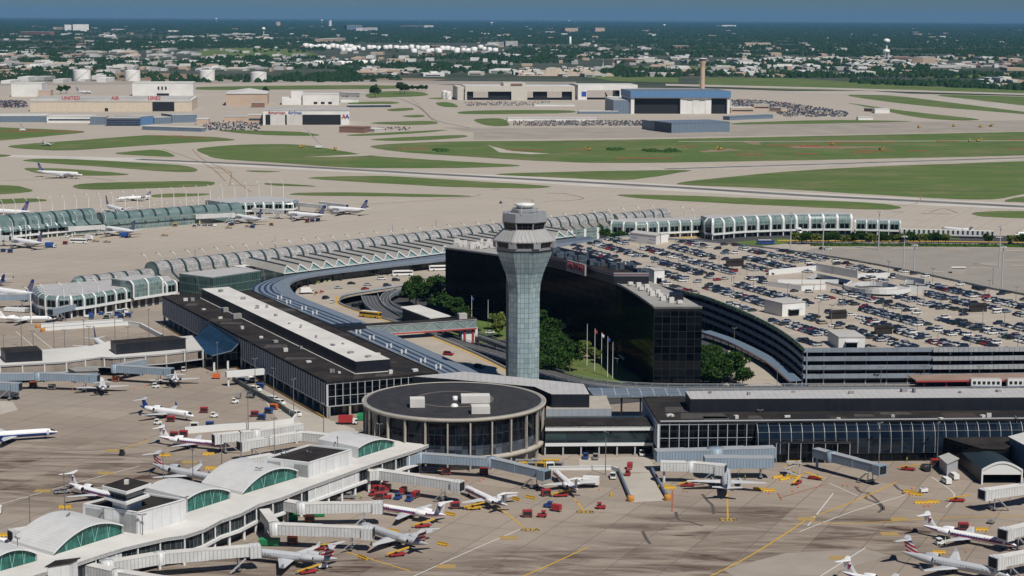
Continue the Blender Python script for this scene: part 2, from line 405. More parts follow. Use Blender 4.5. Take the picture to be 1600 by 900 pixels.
# whole airfield: one paved sheet down to below the camera
mb = MB(); far = [G(-500, 150, 0), G(0, 134, 0), G(560, 128, 0), G(800, 136, 0), G(1100, 138, 0), G(1250, 143, 0), G(1700, 152, 0), G(2100, 165, 0)]
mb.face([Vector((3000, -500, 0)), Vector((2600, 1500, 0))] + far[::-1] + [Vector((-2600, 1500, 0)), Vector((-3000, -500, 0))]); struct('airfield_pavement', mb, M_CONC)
GRASS = [
 [(-60,196),(0,199),(80,202),(148,206),(60,214),(0,220),(-60,222)], [(3,229),(50,224),(98,221),(216,212),(236,211),(324,213),(355,216),(371,219),(337,221),(294,223),(202,229),(101,236),(40,233)],
 [(0,241),(22,243),(0,246),(-40,243)], [(169,240),(210,236),(250,233),(282,246),(233,244)], [(24,251),(68,247),(180,252),(300,259),(312,269),(270,269),(180,262),(101,257)],
 [(29,262),(90,263),(150,267),(216,273),(150,275),(60,272)], [(113,290),(130,287),(169,285),(334,282),(336,291),(240,294),(142,297),(115,294)], [(-40,289),(30,290),(52,297),(48,300),(0,304),(-40,304)],
 [(-40,312),(0,311),(53,310),(80,313),(53,316),(0,319),(-40,320)], [(237,304),(280,302),(336,303),(300,307),(235,309)],
 [(305,234),(315,231),(345,228),(388,225.5),(462,225),(500,230),(540,237),(576,243),(614,246),(730,253),(834,259),(732,262.5),(600,263),(530,261.5),(414,253),(344,249),(320,242)],
 [(575,228),(620,224),(699,221),(867,220),(1060,217),(1300,212),(1600,206),(1700,204),(1700,240),(1600,243),(1330,249),(1060,254),(935,255),(830,251),(699,243),(631,238),(590,233)],
 [(753,272),(900,268),(1090,265),(1060,270),(1020,277),(972,282),(900,279),(834,276)], [(378,266),(452,268),(400,269.5)],
 [(469,278),(540,275),(611,275),(740,283),(867,291),(850,294),(810,294.6),(699,292),(530,283)], [(408,285),(516,292),(418,290)],
 [(1048,287),(1120,278),(1229,268),(1364,260),(1600,252),(1720,248),(1720,290),(1600,302),(1552,314),(1393,306),(1250,297),(1150,292),(1080,290)], [(1562,315),(1600,306),(1720,296),(1720,321),(1600,316)],
 [(947,303),(1083,306),(1180,310),(1260,313),(1345,316),(1395,320),(1412,325),(1393,328.5),(1287,325),(1180,320),(1003,311)],
 [(448,303),(480,300.6),(587,301),(755,306.5),(693,308),(560,306.5),(464,305.5)], [(1516,334),(1530,331),(1553,330),(1700,331),(1700,346),(1600,341),(1535,339)],
 [(540,160),(611,158),(628,161),(598,164),(547,164)], [(602,170.5),(645,168),(648,172),(611,174.5)], [(624,181),(658,179),(667,182),(645,184)], [(560,192),(678,188),(688,194),(631,196)],
 [(530,211),(665,204),(707,202.5),(665,207.5),(564,213)], [(557,218),(729,210),(731,215),(631,221)], [(567,148),(600,142),(660,143),(675,150),(575,153)], [(662,153.5),(692,152),(692,156)],
 [(678,160),(702,159),(721,168),(689,167)], [(712,174.5),(766,172),(898,172),(901,177),(719,179)], [(738,186),(786,184),(800,197),(766,197.5),(746,192)],
 [(1141,192),(1296,187),(1424,189),(1424,190.5),(1141,195.5)], [(1303,147.5),(1397,148.5),(1600,174),(1700,186),(1700,190),(1600,178),(1431,165)], [(1311,158.6),(1424,175),(1543,187),(1499,189),(1431,184),(1364,169)],
 [(1441,147),(1600,151),(1700,153),(1700,176),(1600,165),(1532,157)], [(321,202),(438,205),(472,206),(512,213),(400,211)],
 [(290,136),(420,134),(560,133),(640,134),(640,139),(420,140),(310,141)],
]
def round_poly(pix):
    p = [G(x, y) for x, y in pix]; p = [(v.x, v.y) for v in p]
    for _ in range(2): p = [q for i in range(len(p)) for q in ((p[i][0] * .78 + p[(i + 1) % len(p)][0] * .22, p[i][1] * .78 + p[(i + 1) % len(p)][1] * .22), (p[i][0] * .22 + p[(i + 1) % len(p)][0] * .78, p[i][1] * .22 + p[(i + 1) % len(p)][1] * .78))]
    out = []
    for i in range(len(p)):
        a, b = p[i], p[(i + 1) % len(p)]; n = max(1, int(math.dist(a, b) / 14))
        for k in range(n): out.append((a[0] + (b[0] - a[0]) * k / n + rnd.uniform(-.9, .9), a[1] + (b[1] - a[1]) * k / n + rnd.uniform(-1.6, 1.6)))
    return out
for i, g in enumerate(GRASS):
    p = round_poly(g); A_ = sum(p[k][0] * p[(k + 1) % len(p)][1] - p[(k + 1) % len(p)][0] * p[k][1] for k in range(len(p))); mb = MB(); mb.face([(x, y, .12) for x, y in (p if A_ > 0 else p[::-1])]); struct('grass_field', mb, M_GRASS)
# distant grass and soil beyond the runways
for g in [[(1094,121),(1230,122),(1465,135),(1620,142),(1620,147),(1400,143),(1240,141),(1090,134)], [(980,104),(1130,103),(1230,112),(1600,118),(1600,122),(1300,119),(1060,112)], [(310,78),(380,74),(470,78),(500,86),(420,90),(310,88)], [(900,118),(1000,117),(1060,121),(1060,129),(960,127)]]:
    sheet('grass_field', g, -0.4, M_GRASS)
for g in [[(990,109),(1130,106),(1180,110),(1100,117),(1020,117)], [(540,123),(640,122),(700,124),(640,129),(560,129)], [(140,116),(190,112),(330,117),(360,126),(160,130)], [(1060,113),(1100,109),(1140,113),(1100,116)]]:
    sheet('bare_ground', g, -0.3, M_SOIL)
sheet('far_pavement', [(0,128),(180,126),(420,124),(640,126),(900,128),(900,131),(500,133),(0,140)], -0.2, M_PAVE)
sheet('far_runway', [(1040,131),(1300,137),(1600,146),(1700,149),(1700,150.5),(1600,148.5),(1300,140),(1040,134)], 0.14, M_PALE)
sheet('runway', [(1200,142.5),(1360,142),(1430,147),(1600,165),(1700,176),(1700,187),(1600,174.5),(1397,149),(1240,146)], 0.15, M_PALE)
# main runway with its rubbered centre, the taxiways in paler concrete
def strip(name, pts, w, h, m):
    c = smooth_path([P2(x, y) for x, y in pts], 3)
    mb = MB(); mb.ribbon(z(offset(c, -w / 2), h), z(offset(c, w / 2), h)); return struct(name, mb, m)
M_RUNW = mat('runway_concrete', (0.52, 0.49, 0.44), .85, var=.2, scale=.02)
sheet('runway', [(-40,240.5),(230,247),(560,264),(900,279),(1200,298),(1450,311),(1700,323),(1700,331),(1420,320),(1180,306),(900,290),(560,270),(230,253),(-40,244)], 0.05, M_RUNW)
strip('tyre_marks', [(215,249),(400,257),(640,270),(860,282),(1060,293),(1250,305),(1420,313.5),(1620,324)], 17, 0.10, M_RUB)
sheet('taxiway', [(940,262),(1180,257),(1700,244),(1700,248),(1190,263.5),(980,268)], 0.05, M_PALE)
strip('tyre_marks', [(1040,264),(1250,257.5),(1620,246)], 10, 0.10, M_RUB)
strip('taxiway', [(1060,221.2),(1250,221),(1620,220)], 9, 0.2, M_PALE)
sheet('taxiway', [(690,199),(800,200),(1000,199),(1270,193),(1600,188),(1700,187),(1700,203),(1600,205),(1060,214),(740,218),(740,207)], 0.05, M_PAVE)
for c in [[(585,150),(625,155),(650,165),(665,176),(680,188),(735,200)]]: strip('tyre_marks', c, 3, 0.1, mat('taxi_wear', (0.2, 0.19, 0.18), 0.9))
# orange safety fencing strips and red soil works in the infield
for x0, x1, y in [(790,850,235),(890,925,234),(960,1050,248),(1150,1192,242),(1240,1278,241),(1330,1366,238.5),(1415,1450,236),(1575,1640,233),(1250,1312,229.5),(1195,1280,228),(1290,1400,223),(1463,1500,221.5),(1060,1090,229),(620,668,233),(1570,1640,219),(240,285,213),(280,320,215.5),(0,130,206),(1340,1395,236),(20,60,203)]:
    a, b = G(x0, y), G(x1, y); mb = MB(); mb.bar((a.x, a.y, 0.6), (b.x, b.y, 0.6), 2.4, 0.8); mb.build('safety_fence', M_ORNG)
    o = bpy.data.objects[-1] if False else col.objects[-1]; tag(o, 'long low orange safety barrier round the works in the grass', 'barrier', 'orange works barriers in the grass')
for p in [[(762,226),(770,229),(800,236),(860,240),(830,241),(780,238)], [(1160,221),(1185,222),(1190,226),(1175,226)], [(1230,228),(1400,229),(1330,232),(1240,231.5)], [(1090,236),(1140,232),(1160,235),(1100,238)], [(470,246),(560,241),(610,240),(560,244)]]:
    sheet('dirt_track', p, 0.18, M_SOIL if p[0][0] > 1000 else M_PALE)
# ------------------------------------------------------------------ far trees and haze
def leaf_mat(name, a, b_, sc=0.05, sc2=0.6):
    m, nt, b = _new(name)
    g = N(nt, 'ShaderNodeNewGeometry').outputs['Position']
    c = mixc(nt, ramp(nt, noise(nt, sc, 3, g, 0.6), 0.35, 0.65), a, b_)
    c = mixc(nt, mth(nt, 'MULTIPLY', ramp(nt, noise(nt, sc2, 4, g, 0.7), 0.4, 0.7), 0.5), c, tuple(x * 0.45 for x in a))
    nt.links.new(c, b.inputs['Base Color']); b.inputs['Roughness'].default_value = 0.85; b.inputs['Specular IOR Level'].default_value = 0.15; return m
M_WOOD = leaf_mat('far_canopy', (0.009, 0.032, 0.012), (0.022, 0.05, 0.018), 0.01, 0.12)
def lumps(name, pts, m):
    """pts rows: x,y,z,r,h ; one mesh of many faceted clumps"""
    rs = np.random.RandomState(3)
    t = []
    for el_, nn in ((0.0, 6), (0.55, 6), (1.0, 1)):
        for k in range(nn):
            a = 2 * math.pi * (k + (0.5 if el_ == 0.55 else 0)) / nn
            r_ = (1.0, 0.78, 0.0)[(0.0, 0.55, 1.0).index(el_)]
            t.append((r_ * math.cos(a), r_ * math.sin(a), el_))
    t = np.array(t); fs = []
    for k in range(6):
        fs += [(k, (k + 1) % 6, 6 + k), ((k + 1) % 6, 6 + (k + 1) % 6, 6 + k), (6 + k, 6 + (k + 1) % 6, 12)]
    fs = np.array(fs); pts = np.array(pts); n = len(pts)
    jit = 1 + 0.35 * (rs.rand(n, 13, 3) - 0.5)
    V = t[None] * jit * np.stack([pts[:, 3], pts[:, 3], pts[:, 4]], 1)[:, None, :] + pts[:, None, :3]
    Fc = (fs[None] + (np.arange(n) * 13)[:, None, None]).reshape(-1, 3)
    me = bpy.data.meshes.new(name); me.vertices.add(n * 13); me.vertices.foreach_set('co', V.reshape(-1))
    me.loops.add(len(Fc) * 3); me.loops.foreach_set('vertex_index', Fc.reshape(-1).astype(np.int32))
    me.polygons.add(len(Fc)); me.polygons.foreach_set('loop_start', (np.arange(len(Fc)) * 3).astype(np.int32))
    me.polygons.foreach_set('loop_total', np.full(len(Fc), 3, np.int32)); me.update(calc_edges=True)
    me.materials.append(m); o = bpy.data.objects.new(name, me); col.objects.link(o); return o
CLEAR = [(100,78,520,92,0.75),(0,88,300,128,0.55),(180,104,440,132,1.0),(300,74,470,90,0.85),(510,66,790,84,0.93),(420,88,660,104,0.72),(560,104,960,122,0.9),(830,100,940,125,1.0),(980,86,1600,112,0.72),(1060,100,1180,122,.9),(0,126,560,170,1.0),(560,121,1250,170,1.0),(1250,124,1320,160,1.0),(1300,112,1600,121,0.5),(1060,120,1330,124,.7),(0,60,150,80,0.45),(130,47,270,60,0.5),(1540,116,1600,135,.7),(770,68,1030,76,.7)]
def woods():
    rs = random.Random(11); out = []
    D0, D1 = 3700.0, 52000.0
    n = 80000
    for _ in range(n):
        D = D0 * (D1 / D0) ** (rs.random() ** 1.15)
        x = (rs.random() - 0.5) * 0.66 * D
        py = 25 + CH * F / D - 0.0 + (x / D * F) * 0.005; px = 800 + x / D * F
        if py > 127 - (0 if px > 1000 else 0) + max(0, (px - 1290)) * 0.04: continue
        cl = 0.0
        for a, b, c, d, q in CLEAR:
            if a < px < c and b < py < d: cl = max(cl, q)
        if py > 84: cl = max(cl * .8, 0.25)
        nz = mnoise.noise(Vector((x / 420, D / 700, 0)))
        if D < 14000 and nz < -0.25 + cl * 0.5: continue
        if rs.random() < cl: continue
        k = 1 if D < 9000 else (1 + (D - 9000) / 9000)
        r = rs.uniform(5, 11) * k; hgt = rs.uniform(7, 15) * (1 if D < 20000 else 1.4)
        out.append((x, D, -1.0, r, hgt))
    return out
tag(lumps('distant_woodland', woods(), M_WOOD), 'far-off mass of trees covering the suburbs up to the horizon', 'woodland', kind='stuff')
# air
hz = MB(); hz.box((0, 25000, 150), (82000, 64000, 320)); ho = hz.build('haze', flat('air', (1, 1, 1)))
hm = bpy.data.materials.new('haze'); hm.use_nodes = True; hn = hm.node_tree; hn.nodes.clear()
vo = hn.nodes.new('ShaderNodeVolumePrincipled'); ou = hn.nodes.new('ShaderNodeOutputMaterial'); hn.links.new(vo.outputs[0], ou.inputs['Volume'])
vo.inputs['Color'].default_value = (0.20, 0.50, 0.92, 1); vo.inputs['Density'].default_value = 1.5e-5
ho.data.materials.clear(); ho.data.materials.append(hm); tag(ho, 'thin blue haze over the whole plain', 'haze', kind='stuff')
# ================================================================== buildings of the far side of the field
M_CREAM = rib_mat('cream_cladding', (0.60, 0.52, 0.41), (0.52, 0.45, 0.35), 12, 0.06)
M_WHITE = mat('white_cladding', (0.74, 0.73, 0.70), 0.6, var=0.18, scale=0.03)
M_BEIGE = rib_mat('beige_cladding', (0.56, 0.53, 0.46), (0.50, 0.47, 0.41), 6, 0.08)
M_TANB = mat('tan_brick', (0.50, 0.38, 0.29), 0.8, var=0.15, scale=0.03)
M_BROWN = mat('brown_brick', (0.22, 0.13, 0.10), 0.8, var=0.2, scale=0.03)
M_GREYR = mat('grey_membrane', (0.44, 0.43, 0.41), 0.8, var=0.25, scale=0.02)
M_PALER = mat('pale_roof', (0.60, 0.59, 0.56), 0.8, var=0.25, scale=0.02)
M_DARKIN = flat('dark_interior', (0.010, 0.012, 0.016), 0.7)
M_BLUEF = rib_mat('blue_fascia', (0.10, 0.22, 0.40), (0.085, 0.19, 0.35), 3, 0.15)
M_BLUEG = rib_mat('blue_grey_cladding', (0.15, 0.20, 0.26), (0.10, 0.14, 0.19), 4, 0.2)
M_NAVYG = grid_mat('navy_glazing', (0.015, 0.03, 0.07), (0.10, 0.13, 0.17), 3, 3, 0.3, 0.6, 0.1, 0.6)
M_WIN = grid_mat('window_bands', (0.02, 0.025, 0.03), (0.45, 0.43, 0.4), 4, 3.5, 1.2, 1.6, 0.2, 0.5)
M_RED = flat('red_lettering', (0.38, 0.05, 0.05), 0.6)
M_BLUE = flat('blue_lettering', (0.03, 0.08, 0.34), 0.5)
M_TANKW = mat('tank_white', (0.78, 0.77, 0.74), 0.5, var=0.12, scale=0.05)
def site(name, label, cat, xl, yl, xr, yr, group=None):
    a, b = G(xl, yl), G(xr, yr); d = b - a
    return thing(name, label, cat, a, math.atan2(d.y, d.x), group), d.length
def rect(x0, x1, y0, y1): return [(x0, y0), (x1, y0), (x1, y1), (x0, y1)]
def simple(name, label, cat, xl, yl, xr, yr, dep, h, wm, rm, group=None, openings=(), win=None, par=0.8):
    t, L = site(name, label, cat, xl, yl, xr, yr, group)
    MB().prism(rect(0, L, 0, dep), 0, h, 0, cap=False).build('wall', wm, t)
    MB().prism(rect(-.3, L + .3, -.3, dep + .3), h - 0.2, h + par, 0).build('roof', rm, t)
    for u0, u1, z0, z1, m in openings:
        MB().box(((u0 + u1) / 2 * L, -0.15, (z0 + z1) / 2 * h), ((u1 - u0) * L, 0.5, (z1 - z0) * h)).build('door' if m is not M_DARKIN else 'opening', m, t)
    if win: MB().box((L / 2, -0.1, h * win), (L * 0.92, 0.4, h * 0.22)).build('window_band', M_NAVYG, t)
    return t, L
t, L = simple('hangar', 'long cream aircraft hangar with red letters standing along its roof edge', 'hangar', 47, 174, 300, 174, 130, 17.5, M_CREAM, M_PALER,
    openings=[(0.755, 0.89, 0.02, 0.85, M_DARKIN), (0.46, 0.48, 0.0, 0.3, M_DARKIN)])
MB().box((L * .5, -0.4, 16.3), (L, 0.5, 1.4)).build('fascia', M_PALER, t)
for wrd, px in (('UNITED', 111), ('AIR', 180), ('LINES', 241)):
    text_mesh(wrd, 8.2, 'lettering', M_RED, t, ((px - 47) / 253 * L, 0, 18.4), extrude=0.3, bold=0.22)
MB().box((L * .5, 60, 19), (L * .96, 100, 3)).build('roof', M_GREYR, t)
t, L = simple('hangar', 'tall off-white hangar with three dark slots behind the cream hangar', 'hangar', 207, 150, 302, 150, 90, 24, M_WHITE, M_PALER)
for k in range(3): MB().box((L * (.43 + k * .06), -.2, 15), (3, .5, 6)).build('window', M_DARKIN, t)
MB().box((L * .5, -.3, 2.5), (L * .2, .5, 5)).build('door', M_DARKIN, t)
t, L = simple('hangar', 'plain grey-white boxy hangar at the far left of the field', 'hangar', 18, 151, 66, 151, 80, 24, M_WHITE, M_PALER)
simple('workshop', 'low brown block beside the boxy white hangar', 'building', 60, 152, 79, 152, 40, 12, M_TANB, M_GREYR)
t, L = simple('hangar', 'tan brick hangar with a pale rounded roof', 'hangar', 353, 165, 418, 165, 110, 20, M_TANB, M_PALER)
mb = MB(); A = [(0, -1, 20), (L * .5, -1, 22), (L, -1, 20)]; B = [(0, 110, 20.5), (L * .5, 110, 26), (L, 110, 20.5)]; mb.ribbon(A, B); mb.face([A[0], A[1], A[2]]); mb.build('roof', M_PALER, t)
simple('workshop', 'small dark brown block in front of the tan hangar', 'building', 393, 168, 413, 168, 20, 8, M_BROWN, M_GREYR)
t, L = simple('warehouse', 'white stepped cargo building right of the tan hangar', 'building', 473, 164, 530, 164, 60, 18, M_WHITE, M_PALER, openings=[(.3, .4, .1, .3, M_DARKIN), (.5, .6, .1, .3, M_DARKIN), (.7, .8, .1, .3, M_DARKIN)])
MB().prism(rect(-20, 0, 5, 60), 0, 22).build('wing', M_WHITE, t); MB().prism(rect(-36, -20, 5, 50), 0, 12).build('wing', M_WHITE, t)
# airline hangar with open doors
t, L = simple('hangar', 'white fronted hangar with red and blue letters and half open doors', 'hangar', 411, 195, 546, 195, 90, 20, M_WHITE, M_GREYR,
    openings=[(.03, .085, 0, .72, M_DARKIN), (.085, .255, 0, .72, M_PALER), (.255, .275, 0, .72, M_DARKIN), (.275, .455, 0, .72, M_PALER), (.455, .90, 0, .72, M_DARKIN)])
text_mesh('American', 6.4, 'lettering', M_RED, t, (L * .16, -.7, 15.4), extrude=0.1, bold=0.06); text_mesh('Airlines', 6.4, 'lettering', M_BLUE, t, (L * .37, -.7, 15.4), extrude=0.1, bold=0.06)
text_mesh('A', 9, 'lettering', M_RED, t, (L * .935, -.7, 9), extrude=0.1, bold=.1); text_mesh('A', 9, 'lettering', M_BLUE, t, (L * .975, -.7, 9), extrude=0.1, bold=.1)
# twin bay hangar: piers, roof and real openings one can see through
def bays(t, L, dep, h, zo, spans, wm):
    """spans: (u0,u1,kind) kind: wall/dark/open"""
    for u0, u1, k in spans:
        c = ((u0 + u1) / 2 * L, 0); w_ = (u1 - u0) * L
        if k == 'wall': MB().box((c[0], dep / 2, zo / 2), (w_, dep, zo)).build('pier', wm, t)
        elif k == 'dark': MB().box((c[0], 6, zo / 2), (w_, 1, zo)).build('door', M_DARKIN, t)  # dark slab set back in an open bay, painted as unlit hangar depth
    MB().box((L / 2, dep / 2, (zo + h) / 2), (L, dep, h - zo), mtop=1).build('upper_wall', [wm, M_PALER], t)
t, L = site('hangar', 'wide beige twin-bay hangar with see-through openings', 'hangar', 727, 156.5, 898, 156.5)
bays(t, L, 90, 26, 16, [(-.002, .015, 'wall'), (.015, .075, 'dark'), (.21, .42, 'dark'), (.42, .565, 'wall'), (.62, .75, 'dark'), (.885, .975, 'dark'), (.975, 1.002, 'wall')], M_BEIGE)
MB().box((L * .45, 30, 29), (L * .2, 50, 6)).build('roof_block', M_BEIGE, t); MB().box((L * .47, 4, 29), (L * .1, 3, 3)).build('roof_window', M_BROWN, t)
MB().box((-7, 60, 12), (14, 110, 24)).build('side_wing', M_BEIGE, t)
t, L = site('hangar', 'pale hangar frame with two logo piers standing open behind the blue hangar', 'hangar', 903, 156, 996, 156)
bays(t, L, 80, 28, 18, [(0, .15, 'wall'), (.7, .83, 'wall'), (.64, .7, 'dark')], M_WHITE)
for u in (.1, .765): MB().box((u * L, -.3, 11), (9, .4, 9)).build('logo_panel', M_BLUE, t)
t, L = site('hangar', 'large hangar with a bright blue fascia and white sliding doors', 'hangar', 985.5, 178, 1140, 178)
bays(t, L, 100, 27, 25, [(0, .035, 'wall'), (.04, .5, 'dark'), (.5, .52, 'wall'), (.81, .965, 'dark'), (.975, 1.0, 'wall')], M_WHITE)
for k in range(5): MB().box((L * (.535 + .062 * k), 1 + .8 * (k % 2), 12.4), (L * .06, .6, 24.6)).build('door', M_WHITE, t)
MB().box((L / 2, 49, 31.5), (L + 2, 103, 10), mtop=1).build('fascia', [M_BLUEF, M_BLUEG], t)
MB().prism(rect(-28, 0, 3, 95), 0, 22, 0, 1).build('side_wing', [M_BLUEG, M_GREYR], t)
t, L = simple('blast_fence', 'tall ribbed grey-blue enclosure on the pavement before the blue hangar', 'enclosure', 1049, 208, 1140, 206, 60, 13, M_BLUEG, M_BLUEG)
a = P2(1049, 208); b = P2(1008, 202)
d = Matrix.Rotation(-t.rotation_euler.z, 2) @ Vector((b[0] - a[0], b[1] - a[1]))
MB().prism([(0, 0), (0, 50), (d.x, d.y + 10), (d.x, d.y)], 0, 13).build('wing', M_BLUEG, t)
# second control tower
b = G(1097, 147)
t = thing('control_tower', 'distant slim concrete control tower behind the blue hangar', 'control tower', b)
MB().lathe([(5.2, 0), (4.9, 50), (5.3, 60), (7.5, 66), (7.5, 67)], n=20).build('shaft', M_TANB, t)
MB().lathe([(7.2, 67), (8.2, 71)], n=12, smooth=False).build('cab_glazing', M_NAVYG, t)
MB().lathe([(8.8, 71), (8.8, 72.2), (0.1, 73)], n=12, smooth=False).build('roof', M_WHITE, t); MB().tube([(0, 0, 73), (0, 0, 80)], .25).build('antenna', M_WHITE, t)
# low blocks
LOW = [(-8,191,72,191,50,9,M_BLUEG,M_PALER,'long low shed with blue-grey front at the left edge'),(73,192,146,192,40,9,M_WHITE,M_PALER,'low white cargo shed beside the blue-grey shed'),
 (141,195,166,195,30,11,M_BLUEG,M_GREYR,'small dark blue-grey depot block, left of the navy glazed office'),(167,197,218,197,35,11,M_NAVYG,M_GREYR,'low navy glazed office building beside the taxiway'),
 (219,196,240,194,40,12,M_BLUEF,M_GREYR,'bright blue walled depot block joined to the navy office'),(241,194,268,193,45,9,M_BLUEG,M_GREYR,'grey ribbed depot with a flat roof right of the blue block'),(269,192,308,191,45,11,M_BLUEG,M_GREYR,'grey depot with row of dark doors near the parked trucks'),
 (307,195,326,195,20,8,M_TANB,M_PALER,'little tan workshop before the parked trucks'),(350,190,388,190,30,7,M_TANB,M_GREYR,'low tan brick store left of the white fronted hangar'),(388,193,410,193,20,12,M_TANB,M_PALER,'tan block with windows beside the white fronted hangar'),
 (222,203,314,206,12,5,M_BLUEG,M_PALER,'very long low grey shed roof along the taxiway'),(530,207,568,208,25,7,M_BROWN,M_BROWN,'dark red low shed right of the white fronted hangar'),(568,206,585,207,20,4,M_GREYR,M_PALER,'grey hut beside the dark red shed'),
 (793,189,932,189,14,4,M_WHITE,M_PALER,'long white shed behind the rows of parked cars'),(835,166,898,166,10,3,M_WHITE,M_PALER,'low white shed line in front of the twin-bay hangar'),(904,178,966,178,12,4,M_BLUEG,M_PALER,'low grey shed left of the blue hangar'),
 (543,168,611,167.5,8,4,M_NAVYG,M_PALER,'long dark blast wall on the pavement near the taxiway'),(1367,177,1390,177,16,7,M_WHITE,M_PALER,'small white hut by the right-hand runway'),(1350,174,1368,175,14,5,M_BROWN,M_GREYR,'small dark hut joined to the white hut'),
 (1341,187.5,1364,187.5,10,4,M_WHITE,M_PALER,'small flat generator hut on the green beside the taxiway'),(1178,172,1202,172,25,9,M_TANB,M_GREYR,'tan workshop among the parked cars right of the blue hangar'),(1142,177,1178,177,25,9,M_TANB,M_PALER,'tan annexe touching the blue hangar'),
 (1202,174,1220,175,15,6,M_TANB,M_GREYR,'low tan shed among the parked cars'),(1140,188,1208,185,14,5,M_BLUEG,M_BLUEG,'long low dark-blue shed on the pavement, right of the blue hangar'),(440,163,454,163,40,9,M_WHITE,M_GREYR,'low white annexe left of the stepped cargo building'),
 (532,160,560,160,40,6,M_WHITE,M_GREYR,'low white store right of the stepped cargo building'),(530,151,562,152,20,8,M_GREYR,M_PALER,'small grey depot beside two round trees')]
for l in LOW: simple('workshop', l[8], 'building', *l[:4], l[4], l[5], l[6], l[7], win=.5 if l[6] in (M_WHITE, M_TANB) and l[5] > 8 else None)
# tanks on the near edge
def tank(px, py, r, h, label, group, m=M_TANKW, dome=False):
    g = G(px, py); t = thing('storage_tank', label, 'tank', g, 0, group)
    MB().lathe([(r, 0), (r, h)], n=28).build('shell', m, t)
    MB().lathe([(r + .1, h), (r * .6, h + (r * .3 if dome else 1.2)), (0.1, h + (r * .42 if dome else 2))], n=28).build('roof', m, t)
    a = [(r * 1.01 * math.cos(u), r * 1.01 * math.sin(u), h * (0.05 + .95 * k / 8)) for k in range(9) for u in [R(-120 + k * 11)]]
    mb = MB()
    for k in range(8): mb.bar(a[k], a[k + 1], .8)
    mb.build('stair', M_GREYR, t)
for px, py, w_, h_, lb in [(128,126,27,16,'white fuel tank partly hidden by a tree, leftmost of the large four'),(207,126.5,24,16,'white fuel tank with a slanting stair, second of the large four from the left'),(323.5,125.5,24,15,'white fuel tank third of the large four from the left'),(404,127,25,14,'white fuel tank, rightmost of the large four')]:
    s_ = (py - 25) / CH; tank(px, py, w_ / 2 / s_, h_ / s_, lb, 'large white fuel tanks behind the hangars')
for px, py in [(701,155),(695,153.5)]: tank(px, py, 6, 13, 'narrow white silo at the left end of the twin-bay hangar', 'white silos')
# far tanks, in rows
rs = random.Random(5)
spots = []
for i in range(30):
    spots.append((536 + i * 8.2 + rs.uniform(-2, 2), rs.choice([76, 78, 80]) + rs.uniform(-.5, .5)))
for i in range(5): spots.append((645 + i * 22 + rs.uniform(-3, 3), 82))
for px, py in [(497,101),(519,101.5),(533,101),(546,101.5),(567,99.5),(585,99)]: spots.append((px, py))
for i in range(12): spots.append((478 + i * 7, 74 + (i % 3)))
tm = tank
def small_tank(px, py, i):
    s_ = (py - 25) / CH; r = rs.uniform(3, 5.2) / s_; h = rs.uniform(4, 5.6) / s_
    if py > 98: r = rs.uniform(6, 9) / s_; h = 4.6 / s_
    g = G(px, py, -.5); mb = MB(); mb.lathe([(r, 0), (r, h), (r * .5, h + r * .16), (.1, h + r * .2)], n=20)
    o = mb.build('storage_tank', M_TANKW); o.location = g
    tag(o, 'white domed storage tank in the nearer row among trees' if py > 98 else 'small white storage tank in the crowded far tank farm', 'tank', 'nearer domed tanks' if py > 98 else 'white tanks of the far tank farm')
for i, (px, py) in enumerate(spots): small_tank(px, py, i)
# water towers, chimneys, blocks on the horizon
def water_tower(px, py, H, r, label, legs=False):
    g = G(px, py, -.5); t = thing('water_tower', label, 'water tower', g)
    if legs:
        for k in range(6):
            a = k * math.pi / 3; MB().bar((r * .8 * math.cos(a), r * .8 * math.sin(a), 0), (r * .8 * math.cos(a), r * .8 * math.sin(a), H * .62), 1.6).build('leg', M_TANKW, t)
        MB().lathe([(2, 0), (2, H * .6)], n=10).build('riser', M_TANKW, t)
    else: MB().lathe([(r * .34, 0), (r * .28, H * .45), (r * .5, H * .62)], n=16).build('shaft', M_TANKW, t)
    MB().lathe([(r * .5, H * .6), (r, H * .7), (r * 1.02, H * .82), (r * .8, H * .93), (.1, H)], n=24).build('bowl', M_TANKW, t)
water_tower(1384.5, 94, 42, 13, 'white water tower standing on legs among warehouses', True)
water_tower(1385, 79, 58, 16, 'white mushroom water tower above the trees, behind the legged one')
water_tower(412, 55, 62, 14, 'white water tower with a wide square-shouldered bowl, far left'); water_tower(338, 33.8, 80, 30, 'tiny pale water tower on the left horizon'); water_tower(503, 37, 75, 22, 'tiny pale water tower beyond the forest')
water_tower(768, 40.5, 60, 22, 'tiny white water tower right of the far white roof'); water_tower(1038, 44, 55, 18, 'little white water tower on the right-hand horizon'); water_tower(889, 35, 60, 26, 'faint white tank far off near the centre horizon')
g = G(891, 69, -.5); tag(MB().lathe([(6, 0), (5.5, 42), (.1, 42.5)], g, n=16).build('chimney', M_TANKW), 'single white chimney stack above the far trees', 'chimney')
g = G(942, 104, -.5); tag(MB().lathe([(2, 0), (1.6, 20), (3, 21), (3, 22)], g, n=10).build('chimney', M_TANKW), 'thin white mast with a head among nearer trees', 'mast')
